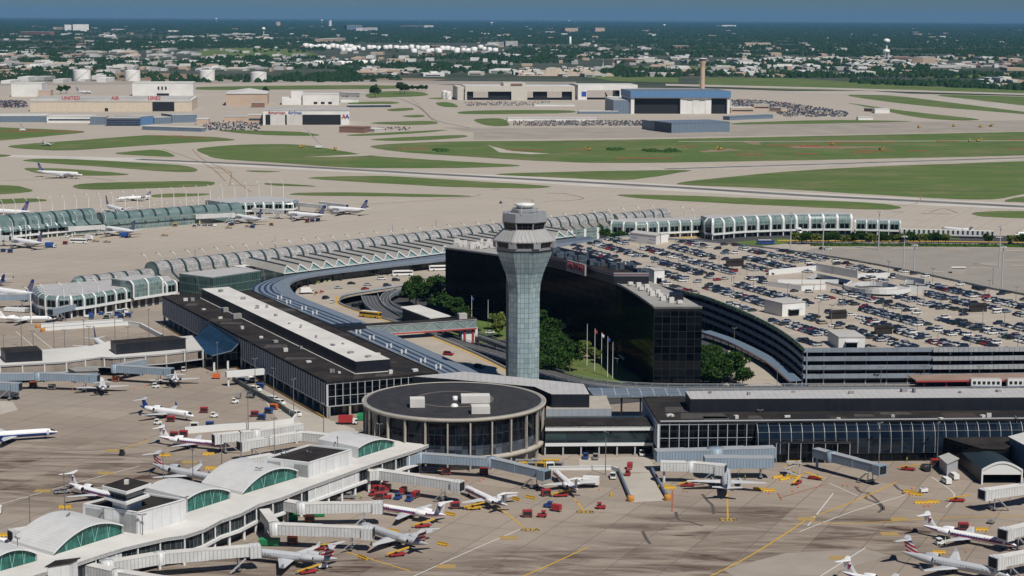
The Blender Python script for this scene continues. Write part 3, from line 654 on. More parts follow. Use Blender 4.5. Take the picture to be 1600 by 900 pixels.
for x, y, x1, y1, dep, h, wm, lb in [(101,48,112,48,30,55,M_WHITE,'left part of a pale tower block pair near the left horizon'),(114,49,139,49,40,62,M_WHITE,'wide pale tower block near the left horizon'),(32,55,77,55.5,60,26,M_BROWN,'long brick-red block on the left beyond the trees'),(542,47,566,47,60,50,M_BLUEG,'grey-blue glass office block in the centre forest'),(566,49,590,48,60,32,M_WHITE,'white low block beside the grey-blue office block'),
  (625,43,663,43.5,150,30,M_PALER,'long pale hall with a dark side near the horizon'),(790,72,809,72,30,25,M_GREYR,'grey office block over the tank farm'),(762,71,790,71,30,17,M_WIN,'pale block with bands of windows left of the grey office'),(883,50,903,50,80,38,M_TANB,'reddish block left of two at the centre horizon'),(930,50,945,50,80,40,M_TANB,'reddish block right of two at the centre horizon'),
  (1442,102,1461,101,40,26,M_TANB,'tall tan warehouse block among the right-hand sheds'),(1164,71,1204,71,40,14,M_TANB,'reddish brick hall in the right-hand trees'),(1052,76,1076,76,40,14,M_BROWN,'dark brick block in trees left of the tan hall'),(432,41,438,41,30,60,M_TANB,'small tan tower left of centre horizon'),(88,47.5,100,47,30,28,M_TANB,'low tan block left of the pale tower blocks'),
  (515,42,518,42,30,85,M_TANKW,'thin pale tower on the horizon'),(505,66,540,64,50,18,M_TANB,'red brick hall at left of the tank farm'),(1128,42,1150,42,120,28,M_WHITE,'far white roof at the right-hand horizon')]:
    simple('office_block', lb, 'building', x, y, x1, y1, dep, h, wm, M_PALER)
# warehouses scattered in bands
WB = [(0, 480, 94, 112, 60, (0.5, 5)), (0, 300, 78, 92, 34, (.6, 4)), (100, 470, 55, 76, 34, (.5, 3)), (980, 1600, 92, 108, 80, (.6, 6)), (560, 960, 107, 121, 44, (.6, 5)), (640, 1010, 71, 92, 34, (.5, 3)), (1060, 1600, 108, 118, 26, (.5, 4)),
      (0, 170, 112, 132, 24, (.8, 3)), (1130, 1330, 68, 92, 16, (.5, 2)), (1540, 1600, 120, 136, 8, (1, 3)), (980, 1240, 108, 122, 18, (.5, 3)), (400, 660, 84, 104, 22, (.5, 2.5)), (0, 1600, 42, 60, 40, (.4, 2)), (0, 480, 84, 112, 90, (.25, 2.2)), (480, 1000, 84, 104, 40, (.3, 2)), (980, 1600, 86, 108, 90, (.25, 2.2)), (0, 1600, 52, 84, 110, (.25, 1.6))]
WM = [M_WHITE, M_PALER, M_PALER, M_WHITE, M_TANB, M_GREYR, M_BEIGE, M_BEIGE, M_GREYR, M_BROWN]
WL = {'white_cladding': 'white', 'pale_roof': 'pale grey', 'tan_brick': 'tan', 'grey_membrane': 'grey', 'beige_cladding': 'beige', 'brown_brick': 'dark brown'}
wcount = 0; rest = MB()
for bi, (x0, x1, y0, y1, n, (wa, wb)) in enumerate(WB):
    for k in range(n):
        px, py = rs.uniform(x0, x1), rs.uniform(y0, y1); s_ = (py - 25) / CH
        wpx = rs.uniform(4, 10) * rs.uniform(wa, wb); wd = wpx / s_; h = rs.uniform(5, 10) + (5 if py < 62 else 0); dep = rs.uniform(40, 110) * (1 if bi < 13 else .5)
        m = rs.choice(WM); g = G(px, py, -.8); mb = MB(); wcount += 1
        if wcount > 290:
            rest.prism([(g.x - wd / 2, g.y), (g.x + wd / 2, g.y), (g.x + wd / 2, g.y + dep), (g.x - wd / 2, g.y + dep)], -.8, h, rs.randrange(4)); continue
        mb.prism(rect(-wd / 2, wd / 2, 0, dep), 0, h, 0, 1)
        if wd > 40: mb.prism(rect(-wd * rs.uniform(.1, .4), wd * rs.uniform(0, .4), 5, dep * .6), h, h + rs.uniform(2, 5), 0, 1)
        mb.prism(rect(-wd * .4, wd * .3, -.3, 0), h * .2, h * .5, 2)
        o = mb.build('warehouse', [m, rs.choice([M_PALER, M_PALER, M_GREYR, M_WHITE]), M_DARKIN]); o.location = g; o.rotation_euler.z = rs.uniform(-.25, .25)
        tag(o, 'low %s warehouse in the built-up belt beyond the airfield' % WL[m.name.split('.')[0]], 'warehouse', 'low warehouses beyond the airfield')
tag(rest.build('distant_roofs', [M_WHITE, M_PALER, M_TANB, M_GREYR]), 'scatter of tiny roofs among the farthest trees', 'roofs', kind='stuff')
# gravel heap
mb = MB(); g0 = G(930, 117); hp = []
for i in range(40):
    for j in range(2): pass
prof = [(x, 2 + 8 * max(0, 1 - abs(x - 30) / 45) + 12 * max(0, 1 - abs(x + 25) / 30) + 2 * math.sin(x * .3)) for x in range(-85, 90, 5)]
R0 = [(x, -30, 0) for x, h in prof]; R1 = [(x, 0, max(0, h * (1 if abs(x) < 80 else 0))) for x, h in prof]; R2 = [(x, 40, 0) for x, h in prof]
g0 = G(888, 118)
mb.ribbon(R0, R1); mb.ribbon(R1, R2); o = mb.build('gravel_heap', mat('gravel', (0.42, 0.35, 0.27), .95, scale=.2)); o.location = g0; o.scale = (1.6, 1.6, 1.5); tag(o, 'large pale heap of gravel behind the twin-bay hangar', 'heap')
# ================================================================== near airport: shared pieces
M_ROOFD = mat('dark_roof_felt', (0.020, 0.018, 0.018), 0.95, var=0.0, scale=0.12, c2=(0.042, 0.037, 0.034), spec=.1)
M_ROOFW = mat('white_roof_membrane', (0.62, 0.61, 0.58), 0.75, var=0.0, scale=0.06, c2=(0.50, 0.48, 0.455))
M_ROOFG = rib_mat('pale_seam_roof', (0.47, 0.46, 0.45), (0.40, 0.39, 0.385), 2.4, 0.12)
M_NAVYW = rib_mat('navy_panels', (0.004, 0.006, 0.012), (0.007, 0.010, 0.018), 3.0, 0.1)
M_BLKG = grid_mat('black_curtain_glass', (0.001, 0.0015, 0.003), (0.02, 0.022, 0.025), 3.0, 3.6, 0.16, 0.3, 0.08, 0.0, glass2=(0.004, 0.006, 0.008), spec=0.2)
M_CREAMC = mat('cream_concrete', (0.40, 0.365, 0.31), 0.8, var=0.18, scale=0.3)
M_GREYC = mat('grey_concrete', (0.27, 0.27, 0.265), 0.85, var=0.25, scale=0.2)
M_WFRAME = flat('white_frame', (0.66, 0.67, 0.66), 0.45)
M_SFRAME = flat('silver_frame', (0.40, 0.42, 0.44), 0.4)
M_TEAL = grid_mat('teal_glass', (0.18, 0.235, 0.225), (0.32, 0.38, 0.37), 2.0, 2.4, 0.14, 0.16, 0.1, 0.25, glass2=(0.09, 0.15, 0.148), spec=0.6)
M_TEALD = grid_mat('deep_teal_glass', (0.045, 0.085, 0.08), (0.18, 0.27, 0.26), 1.5, 4.5, 0.12, 0.2, 0.1, 0.4, spec=0.6)
M_LOUV = grid_mat('roof_louvre', (0.27, 0.25, 0.22), (0.16, 0.16, 0.155), 1.6, 1.1, 0.16, 0.2, 0.4, 0.25, spec=0.5)
M_VAULTP = grid_mat('vault_panel', (0.38, 0.375, 0.365), (0.14, 0.14, 0.14), 2.2, 1.5, 0.14, 0.2, 0.3, 0.35, spec=0.6)
M_RIBD = flat('dark_teal_rib', (0.022, 0.045, 0.048), 0.4)
M_WINB = grid_mat('paired_windows', (0.008, 0.014, 0.03), (0.13, 0.20, 0.20), 2.4, 20, 0.5, 0.1, 0.1, 0.4)
M_CANO = rib_mat('canopy_sheet', (0.17, 0.205, 0.25), (0.14, 0.17, 0.21), 3.0, 0.06)
M_CANS = rib_mat('canopy_striped', (0.17, 0.205, 0.25), (0.014, 0.035, 0.075), 3.4, 0.42, axis='v')
M_YEL = mat('yellow_paint', (0.60, 0.36, 0.035), 0.6, var=0.25, scale=0.8)
M_WLINE = flat('white_paint', (0.55, 0.54, 0.51), 0.8)
def sweep(path, prof, step=None, mfun=None, mi=0, mb=None, smooth=False):
    """profile [(across to the left, z)] swept along a 2D path; uv in metres"""
    mb = mb or MB()
    if step:
        L = [0]
        for i in range(1, len(path)): L.append(L[-1] + math.hypot(path[i][0] - path[i - 1][0], path[i][1] - path[i - 1][1]))
        n = max(1, round(L[-1] / step)); out = []
        for k in range(n + 1):
            s_ = L[-1] * k / n; i = max(j for j in range(len(L)) if L[j] <= s_ + 1e-6); i = min(i, len(path) - 2)
            t = (s_ - L[i]) / max(1e-6, L[i + 1] - L[i]); out.append((path[i][0] + (path[i + 1][0] - path[i][0]) * t, path[i][1] + (path[i + 1][1] - path[i][1]) * t))
        path = out
    offs = {}
    for a, _ in prof:
        if a not in offs: offs[a] = offset(path, a)
    u = 0
    vs = [0]
    for j in range(1, len(prof)): vs.append(vs[-1] + math.hypot(prof[j][0] - prof[j - 1][0], prof[j][1] - prof[j - 1][1]))
    for i in range(len(path) - 1):
        L = math.hypot(path[i + 1][0] - path[i][0], path[i + 1][1] - path[i][1])
        for j in range(len(prof) - 1):
            a, b = prof[j], prof[j + 1]
            p0, p1, q0, q1 = offs[a[0]][i], offs[a[0]][i + 1], offs[b[0]][i], offs[b[0]][i + 1]
            m_ = mfun(i, j) if mfun else mi
            if m_ is None: continue
            mb.face([(*p0, a[1]), (*p1, a[1]), (*q1, b[1]), (*q0, b[1])], m_, [(u, vs[j]), (u + L, vs[j]), (u + L, vs[j + 1]), (u, vs[j + 1])], smooth)
        u += L
    return mb
def scaleq(q, m):  # inset a quad by m metres
    n = len(q); out = []
    for i in range(n):
        p0, p1, p2 = Vector(q[i - 1]), Vector(q[i]), Vector(q[(i + 1) % n]); d1 = (p1 - p0).normalized(); d2 = (p2 - p1).normalized()
        n1, n2 = Vector((-d1.y, d1.x)), Vector((-d2.y, d2.x)); bis = (n1 + n2); out.append(tuple(p1 + bis * (m / max(.3, 1 + n1.dot(n2)))))
    return out
def A2(q): return sum(q[i][0] * q[(i + 1) % len(q)][1] - q[(i + 1) % len(q)][0] * q[i][1] for i in range(len(q)))
def resample(path, step):
    L = [0]
    for i in range(1, len(path)): L.append(L[-1] + math.hypot(path[i][0] - path[i - 1][0], path[i][1] - path[i - 1][1]))
    n = max(1, round(L[-1] / step)); out = []
    for k in range(n + 1):
        s_ = L[-1] * k / n; i = min(max(j for j in range(len(L)) if L[j] <= s_ + 1e-6), len(path) - 2)
        t = (s_ - L[i]) / max(1e-6, L[i + 1] - L[i]); out.append((path[i][0] + (path[i + 1][0] - path[i][0]) * t, path[i][1] + (path[i + 1][1] - path[i][1]) * t))
    return out
def arc(cx, cz, r, a0, a1, n): return [(cx + r * math.cos(R(a0 + (a1 - a0) * i / n)), cz + r * math.sin(R(a0 + (a1 - a0) * i / n))) for i in range(n + 1)]
def PP(pts, h=0): return [P2(x, y, h) for x, y in pts]
def bay_concourse(name, label, path, z0, zt, rr, depth, bay, cat='concourse', win=True, legs=True, glass=None, framew=1.1):
    """glass-fronted concourse: columns, floor slab, bowed glass bays between white hoops, roof behind. path runs left to right seen from the front"""
    t = thing(name, label, cat, (path[0][0], path[0][1], 0)); ox, oy = path[0]
    path = [(p[0] - ox, p[1] - oy) for p in path]
    pth = resample(path, bay)
    prof = [(0, z0), (0, zt - rr)] + [(rr - rr * math.cos(R(a)), zt - rr + rr * math.sin(R(a))) for a in (22, 45, 68, 90)]
    sweep(pth, prof, 0).build('glazing', glass or M_TEAL, t)
    fe = offset(pth, rr); dv = Vector((pth[-1][0] - pth[0][0], pth[-1][1] - pth[0][1])).normalized(); nv = (-dv.y * depth, dv.x * depth)
    i0 = min(range(len(fe)), key=lambda i: fe[i][0] * dv.x + fe[i][1] * dv.y); i1 = len(fe) - 1
    hull = fe + [(fe[i1][0] + nv[0], fe[i1][1] + nv[1]), (fe[i0][0] + nv[0], fe[i0][1] + nv[1])]
    MB().prism(hull, zt - .3, zt).build('roof', M_ROOFG, t)
    bk_ = [(fe[i0][0] + nv[0] * .5, fe[i0][1] + nv[1] * .5), (fe[i1][0] + nv[0] * .5, fe[i1][1] + nv[1] * .5), hull[-2], hull[-1]]
    MB().prism(bk_, 0, zt - .35, 0, cap=False).build('rear_wall', M_TEAL, t)
    for sgn in (1, -1):
        i = 0 if sgn == 1 else len(pth) - 1
        o_ = [offset(pth, a)[i] for a, _ in prof]; b_ = (fe[i][0] + nv[0], fe[i][1] + nv[1])
        f = [(*q, pr[1]) for q, pr in zip(o_, prof)] + [(*b_, zt), (*b_, z0)]
        if len(hull) < 16 or sgn == -1: MB().face(f if sgn == -1 else f[::-1]).build('end_wall', glass or M_TEAL, t)
    sweep(pth, [(1.5, z0 - 1), (-0.5, z0 - 1), (-0.5, z0 + .25), (.3, z0 + .25)]).build('floor_band', M_WFRAME, t)
    sweep(pth, [(2.2, 0), (2.2, z0 - .6)]).build('lower_wall', M_LOWW, t)
    hb = MB(); cb = MB(); wb = MB()
    for i in range(len(pth)):
        a, b = pth[max(0, i - 1)], pth[min(i + 1, len(pth) - 1)]
        d = Vector((b[0] - a[0], b[1] - a[1])).normalized(); p = pth[i]
        seg = [(p[0] - d.x * framew / 2, p[1] - d.y * framew / 2), (p[0] + d.x * framew / 2, p[1] + d.y * framew / 2)]
        pr = [(-.35, z0)] + [(x - .35 + (.35 if k > 2 else 0), z_ + (.35 if k > 1 else 0)) for k, (x, z_) in enumerate(prof) if k > 0] + [(rr + 2, zt + .35)]
        sweep(seg, pr, mb=hb)
        if legs: cb.box((p[0] - d.y * .3, p[1] + d.x * .3, (z0 - 1) / 2), (.7, .7, z0 - 1), math.atan2(d.y, d.x))
        if win and i < len(pth) - 1:
            q = pth[i + 1]; dd = Vector((q[0] - p[0], q[1] - p[1])); L = dd.length; dd.normalize(); s0, s1 = .18 * L, .82 * L
            for u0, u1 in ((s0, L * .47), (L * .53, s1)):
                A = (p[0] + dd.x * u0 + dd.y * .12, p[1] + dd.y * u0 - dd.x * .12); B = (p[0] + dd.x * u1 + dd.y * .12, p[1] + dd.y * u1 - dd.x * .12)
                wb.face([(*A, z0 + .7), (*B, z0 + .7), (*B, z0 + 4.0), (*A, z0 + 4.0)])
    hb.build('frame', M_WFRAME, t, each=len(pr) - 1)
    if legs: cb.build('column', M_WFRAME, t, each=6)
    if wb.f: wb.build('window', M_BLKG, t, each=1)
    return t
M_LOWW = grid_mat('lower_wall_doors', (0.04, 0.045, 0.05), (0.36, 0.36, 0.35), 5, 10, 1.6, 0.1, 0.5, 0.4)
# ------------------------------------------------------------------ vaulted concourse (middle left)
def vault(t, A, B, top, r, skirt, bay, mats=(None,), name='vault'):
    """barrel with a sloping skirt towards the viewer: A,B 2D axis ends"""
    n = max(1, round(math.hypot(B[0] - A[0], B[1] - A[1]) / bay)); pth = []
    for k in range(n):
        for f in (0, .16): pth.append((A[0] + (B[0] - A[0]) * (k + f) / n, A[1] + (B[1] - A[1]) * (k + f) / n))
    pth.append(B)
    cz = top - r
    prof = [(-r - skirt, cz - skirt * .55), (-r, cz)] + [(-r * math.cos(R(a)), cz + r * math.sin(R(a))) for a in (25, 50, 75, 100, 125, 150, 180)] + [(r, cz - 4)]
    if not skirt: prof = [(-r, cz - 4)] + prof[1:]
    nb = len(prof)
    sweep(pth, prof, mfun=lambda i, j: (0 if j else 2) if i % 2 else None).build(name, [mats[0], M_RIBD, mats[1]], t)
    sweep(pth, [(x * 1.02, z_ + .12) for x, z_ in prof], mfun=lambda i, j: 0 if i % 2 == 0 else None).build('rib', M_RIBD, t, each=nb - 1)
    for e, s_ in ((pth[0], 1), (pth[-1], -1)):
        i = 0 if s_ == 1 else len(pth) - 1
        f = [(*offset(pth, x)[i], z_) for x, z_ in prof] + [(*offset(pth, r)[i], 4), (*offset(pth, prof[0][0])[i], 4)]
        MB().face(f if s_ == -1 else f[::-1]).build('end_wall', M_TEAL, t)
A1 = Vector(P2(235, 412, 16)); B1 = Vector(P2(950, 332, 16)); ax = (B1 - A1).normalized(); px_ = Vector((-ax.y, ax.x))
t = thing('concourse', 'long vaulted concourse with silver panels and dark hoops behind the sawtooth roof', 'concourse', (0, 0, 0))
vault(t, tuple(A1), tuple(B1), 17, 6.2, 8, 9.6, (M_VAULTP, M_LOUV))
A0 = A1 - ax * 47; vault(t, tuple(A0), tuple(A1 - ax * .3), 13.5, 5, 7, 9.6, (M_VAULTP, M_LOUV))
MB().lathe([(5, 8.5)] + [(5 * math.cos(R(a)), 8.5 + 5 * math.sin(R(a))) for a in (20, 40, 60, 80, 89)], (A0.x, A0.y, 0), n=20, smooth=False).build('dome', M_TEAL, t)
B2 = B1 + ax * 62 + px_ * -3; vault(t, tuple(B1 + ax * .4 - px_ * 3), tuple(B2), 15, 5.5, 8, 9.6, (M_VAULTP, M_LOUV))
body = [A0 - px_ * 4.6, B2 - px_ * 6, B2 + px_ * 5, A0 + px_ * 4.6]
MB().prism([tuple(p) for p in body], 0, 7.8).build('wall', M_TEAL, t)
s0 = B1 - px_ * 14 - ax * 110
MB().prism([tuple(s0), tuple(B1 - px_ * 14), tuple(B1 - px_ * 6), tuple(s0 + px_ * 8)], 0, 8.6).build('wall', M_TEAL, t)
fb = MB()
for k in range(9):
    c = s0 + ax * (110 * k / 8.0) - px_ * .2; fb.box((c.x, c.y, 4.3), (2.2, .6, 8.6), math.atan2(ax.y, ax.x))
fb.build('frame', M_WFRAME, t, each=6)
# low glazed wing before it
bay_concourse('concourse', 'low concourse wing with white rounded bays and paired windows behind the finned terminal',
    smooth_path([P2(51, 466, 5), P2(56, 475, 5), P2(68, 481, 5), P2(105, 483, 5), P2(141, 479, 5)], 3) + [P2(187, 471, 5), P2(229, 464, 5), P2(276, 456.5, 5)], 5.2, 11.2, 2.4, 20, 7.4)
# ground floor roof terrace, raised bay
ra = P2(206, 462, 8); rb = P2(252, 455, 8)
bay_concourse('concourse', 'taller glazed bay with two white hoops rising over the low concourse wing', [(ra[0], ra[1] + 4), (rb[0], rb[1] + 4)], 6, 15, 3, 14, 9, win=False, legs=False)
# far-left concourse
t = thing('concourse', 'teal glass vaulted concourse at the far left behind the parked blue-tailed airliners', 'concourse', (0, 0, 0))
M_TV = grid_mat('teal_vault', (0.17, 0.225, 0.215), (0.10, 0.17, 0.17), 5, 3.2, 0.3, 0.3, 0.12, 0.3, glass2=(0.10, 0.15, 0.147))
CA, CB = Vector(P2(-60, 344, 16)), Vector(P2(143, 327, 16)); CC, CD = Vector(P2(152, 333.5, 12.5)), Vector(P2(372, 317, 12.5))
vault(t, tuple(CA), tuple(CB), 17, 7, 6, 11, (M_TV, M_TV)); vault(t, tuple(CC), tuple(CD), 13, 6, 4, 11, (M_TV, M_TV))
for a, b in ((CA, CB), (CC, CD)):
    d = (b - a).normalized(); p = Vector((-d.y, d.x)); MB().prism([tuple(a - p * 9), tuple(b - p * 9), tuple(b + p * 7), tuple(a + p * 7)], 0, 8).build('wall', M_TEAL, t)
for nm, pts, zt, lab in [('a', [(-30, 381), (30, 376), (117, 367)], 9.5, 'low front of the far-left concourse beside the nearest blue-tailed airliner'), ('b', [(170, 360), (222, 353.5)], 8.5, 'short white-hooped bay row right of the tall teal vault end'), ('c', [(262, 350), (322, 344.5)], 8.5, 'short white-hooped bay row in the middle of the far-left concourse'),
        ('d', [(370, 337), (415, 334.5), (460, 333.5), (468, 329)], 9, 'rounded glazed end of the far-left concourse under a pale flat roof')]:
    bay_concourse('concourse', lab, PP(pts), 3.6, zt, 2.6, 16 if nm != 'd' else 42, 7.5)
# glass box, barrel hall before the first tooth
tag(MB().prism(PP([(280, 427), (332, 433.6), (408.5, 422.6), (366, 417)], 14), 0, 14, 0, 1).build('glass_hall', [M_TEALD, M_ROOFG]), 'large dark green glass hall with a pale striped flat roof', 'building')
bay_concourse('glass_barrel', 'curved teal glass barrel with white hoops climbing towards the striped canopy', smooth_path([P2(303, 459, 1), P2(320, 458, 1), P2(352, 452.5, 1), P2(392, 447, 1), P2(433, 440, 1)], 3), 0.5, 9.5, 5.5, 9, 6.4, cat='glass hall', legs=False)
# ------------------------------------------------------------------ sawtooth headhouse
t = thing('terminal', 'terminal with a sawtooth roof of dark-striped ridges and white-framed glass triangles', 'terminal', (0, 0, 0))
W0, W13 = G(443.3, 427.5, 12), G(690, 395.4, 12); st = (W13 - W0) / 13.0
bk = G(483, 394.5, 16) - G(527.7, 404, 16)
up = Vector((0, 0, 4.2)); ntooth = 26
glz, wal, str_, frm, slp = MB(), MB(), MB(), MB(), MB()
for k in range(ntooth):
    a = W0 + st * k; b = a + st * .93; tp = a + st * .22 + up; bb = bk * (1.0 if k else 1.35)
    glz.face([a, b, tp])
    wal.face([a + bb, a, tp, tp + bb]); slp.face([b, b + bb, tp + bb, tp]); wal.face([b + bb, a + bb, tp + bb])
    n_ = (st.normalized() * .9); str_.face([tp - n_ * .2 + Vector((0, 0, .12)), tp + n_ * 1.5 + Vector((0, 0, .1)), tp + n_ * 1.5 + bb + Vector((0, 0, .1)), tp - n_ * .2 + bb + Vector((0, 0, .12))])
    str_.face([tp - n_ * .2 + Vector((0, 0, .12)), tp - n_ * .2 + bb + Vector((0, 0, .12)), tp - n_ * .3 + bb - Vector((0, 0, .9)), tp - n_ * .3 - Vector((0, 0, .9))][::-1])
    fo = Vector((0, 0, 0)) - bk.normalized() * .15
    frm.bar(a + fo, b + fo, .5); frm.bar(a + fo, tp + fo, .45); frm.bar(tp + fo, b + fo, .8); frm.bar(b + fo + Vector((0, 0, -.3)), b + fo + Vector((0, 0, .9)), .9)
glz.build('tooth_glazing', grid_mat('tooth_glass', (0.22, 0.36, 0.34), (0.45, 0.52, 0.5), 1.6, 1.6, .12, .12, .15, .2), t)
wal.build('tooth_side', rib_mat('beige_ribbed_roof', (0.56, 0.52, 0.45), (0.50, 0.46, 0.40), 1.2, .15), t)
slp.build('roof_slope', M_ROOFG, t); str_.build('skylight_strip', flat('dark_skylight', (0.035, 0.055, 0.055), .3), t); frm.build('frame', M_WFRAME, t)
e = W0 + st * ntooth
MB().prism([(W0.x, W0.y), (e.x, e.y), (e.x + bk.x, e.y + bk.y), (W0.x + bk.x, W0.y + bk.y)], 5, 11.9).build('wall', M_TEALD, t)
back0 = W0 + bk; back1 = e + bk; 
MB().prism([(back0.x, back0.y), (back1.x, back1.y), tuple(Vector((back1.x, back1.y)) + px_ * 30), tuple(Vector((back0.x, back0.y)) + px_ * 26)], 0, 10.5, 0, 1).build('rear_roof', [M_TEALD, M_PALER], t)
# canopy over the departures road: one long bent ribbon
HC = 11.2
outer_r = [P2(x, y, HC) for x, y in [(921, 369), (800, 384), (694, 397.5), (600, 409.5), (520, 420), (455, 429.5)]]
outer_b = [P2(x, y, HC) for x, y in [(425, 435), (403, 443), (394, 451), (401, 461), (440, 476)]]
outer_l = [P2(x, y, HC) for x, y in [(511, 505), (600, 546), (690, 587)]]
out_path = outer_r + smooth_path([outer_r[-1]] + outer_b, 4)[1:] + outer_l
inner_r = [P2(x, y, HC) for x, y in [(935, 378), (800, 393), (694, 405.5), (602, 415.5), (537, 423), (500, 428)]]
inner_b = [P2(x, y, HC) for x, y in [(470, 434), (455, 441), (453, 448), (462, 459), (480, 468)]]
inner_l = [P2(x, y, HC) for x, y in [(565, 501), (650, 538), (739, 577), (760, 590)]]
in_path = inner_r + smooth_path([inner_r[-1]] + inner_b, 4)[1:] + inner_l
no = 60; oa, ib = resample(out_path, 1), resample(in_path, 1)
def nsample(p, n):
    q = resample(p, .8); return [q[round(i * (len(q) - 1) / (n - 1))] for i in range(n)]
# match the two edges by key points
def match(p, q, cuts_p, cuts_q, ns):
    P_, Q_ = [], []
    for (a, b), (c, d), n in zip(zip(cuts_p, cuts_p[1:]), zip(cuts_q, cuts_q[1:]), ns):
        x, y = nsample(p[a:b + 1], n), nsample(q[c:d + 1], n)
        P_ += x[:-1]; Q_ += y[:-1]
    P_.append(p[-1]); Q_.append(q[-1]); return P_, Q_
no_, ni_ = len(out_path), len(in_path)
P_, Q_ = match(out_path, in_path, [0, 5, no_ - 4, no_ - 1], [0, 5, ni_ - 5, ni_ - 1], [14, 34, 30])
mid = [((a[0] * .38 + b[0] * .62), (a[1] * .38 + b[1] * .62)) for a, b in zip(P_, Q_)]
t = thing('canopy', 'long blue-grey canopy with dark blue stripes sweeping around the bend of the departures road', 'canopy', (0, 0, 0))
MB().ribbon(z(P_, HC), z(mid, HC + .5)).build('striped_roof', M_CANS, t)
MB().ribbon(z(mid, HC + .5), z(Q_, HC)).build('roof', M_CANO, t)
mb = MB(); mb.ribbon(z(Q_, HC), z(Q_, HC - 1.2)); mb.ribbon(z(P_, HC), z(P_, HC - 1.2)); mb.ribbon(z(Q_, HC - 1.2), z(P_, HC - 1.2)); mb.build('fascia', M_CANO, t)
cb = MB()
for k in range(2, len(Q_) - 2, 2): cb.box((Q_[k][0] * .93 + P_[k][0] * .07, Q_[k][1] * .93 + P_[k][1] * .07, 8.1), (.7, .7, 5))
cb.build('column', M_NAVYW, t, each=6)
wp = [(a[0] * .45 + b[0] * .55, a[1] * .45 + b[1] * .55) for a, b in zip(P_, Q_)]
mb = MB(); mb.ribbon(z(wp, 5.5), z(wp, 10.4)); tag(mb.build('terminal_frontage', grid_mat('frontage_glass', (0.010, 0.016, 0.018), (0.05, 0.06, 0.065), 4, 5, .5, .4, .08, .5, glass2=(0.04, .06, .06))), 'dark glass shopfront wall in shade under the striped canopy', 'wall')
fx = MB()
for k in range(30):
    pass
# roof vents on the striped canopy
for (x, y) in [(437, 467), (451, 474), (475, 484), (492, 491), (560, 521), (581, 530), (608, 543), (631, 552), (661, 566), (685, 576)]:
    g = G(x, y, HC + .4); mb = MB(); mb.box((-.9, 0, .8), (.7, .7, 1.8)); mb.box((.9, .3, .8), (.7, .7, 1.8)); o = mb.build('roof_vent', M_WFRAME); o.location = g
    tag(o, 'pair of small white vents standing on the striped canopy', 'roof vent', 'paired vents along the striped canopy')
# ------------------------------------------------------------------ dark finned terminal
def add(*v): return tuple(map(sum, zip(*v)))
a, b, c = P2(255, 464, 14), P2(512, 598, 14), P2(682, 583, 14)
d = (a[0] + c[0] - b[0], a[1] + c[1] - b[1])
t = thing('terminal', 'long black terminal with pale vertical fins, dark roof and a long white-topped penthouse', 'terminal', (0, 0, 0))
quad = [a, b, c, d]
MB().prism(quad, 4.4, 13.7, 0, bottom=True).build('curtain_wall', M_BLKG, t)
cx, cy = sum(p[0] for p in quad) / 4, sum(p[1] for p in quad) / 4
if A2(quad) < 0: quad = quad[::-1]
MB().prism(scaleq(quad, 5), 0, 4.5).build('lower_wall', M_LOWW, t)
MB().prism(scaleq(quad, -.5), 13.72, 14.3).build('roof', M_ROOFD, t)
mb = MB(); q2 = scaleq(quad, -.35)
for i in range(4): mb.bar((*q2[i], 14.45), (*q2[(i + 1) % 4], 14.45), .5, .3)
mb.build('parapet', M_ROOFD, t)
def facade_members(name, p, q, z0, z1, step, w_, dpt, m, parent, out=1, extra=()):
    mb = MB(); L = math.hypot(q[0] - p[0], q[1] - p[1]); n = round(L / step); dx, dy = (q[0] - p[0]) / L, (q[1] - p[1]) / L; rz = math.atan2(dy, dx)
    for k in range(n + 1):
        s_ = L * k / n; mb.box((p[0] + dx * s_ + dy * dpt / 2 * out, p[1] + dy * s_ - dx * dpt / 2 * out, (z0 + z1) / 2), (w_, dpt, z1 - z0), rz)
    for ze, he in extra: mb.box(((p[0] + q[0]) / 2 + dy * .08 * out, (p[1] + q[1]) / 2 - dx * .08 * out, ze), (L, .3, he), rz)
    return mb.build(name, m, parent, each=6)
M_FIN = flat('pale_fin', (0.62, 0.64, 0.66), .5)
facade_members('fin', a, b, 4.6, 13.6, 3.0, .30, .55, M_FIN, t, extra=((4.6, .4),))
facade_members('mullion', b, c, 4.4, 13.6, 3.1, .28, .35, M_SFRAME, t, extra=((4.55, .35), (8.4, .15), (13.4, .3)))
facade_members('column', scaleq([a, b, c, d], 1)[0] if False else a, b, 0, 4.4, 9, .8, -.9, M_GREYC, t); facade_members('column', b, c, 0, 4.4, 9.3, .8, -.9, M_CREAMC, t)
ph = PP([(315, 451), (556, 565), (610, 561), (357, 448)], 19.2)
MB().prism(ph, 14.3, 19.2, 0, 1).build('penthouse', [M_NAVYW, M_ROOFW], t)
pq = ph if A2(ph) > 0 else ph[::-1]; mb = MB(); q2 = scaleq(pq, -.6)
for i in range(4): mb.bar((*q2[i], 14.4), (*q2[(i + 1) % 4], 14.4), .5, .3)
mb.build('flashing', M_ROOFW, t)
# roof bits
ub = MB()
for x, y, sx, sy, sz in [(352, 487, 3, 2.5, 2), (372, 497, 6, 3, 2.2), (300, 470, 2, 2, 1.5), (430, 535, 2, 2, 1), (470, 545, 1, 1, 1.2), (517, 582, 1.2, .8, 1.4), (521, 582, .6, .8, 1.4)]:
    g = G(x, y, 14.3); ub.box((g.x, g.y, 14.3 + sz / 2), (sx, sy, sz), .6)
ub.build('roof_unit', M_GREYC, t, each=6)
ROOF_T2 = t
mb = MB(); yl = offset([a, b], -1.6); mb.bar((*yl[0], .5), (*yl[1], .5), .35, .5); tag(mb.build('kerb_rail', M_YEL), 'long yellow guard rail along the foot of the finned terminal', 'rail')
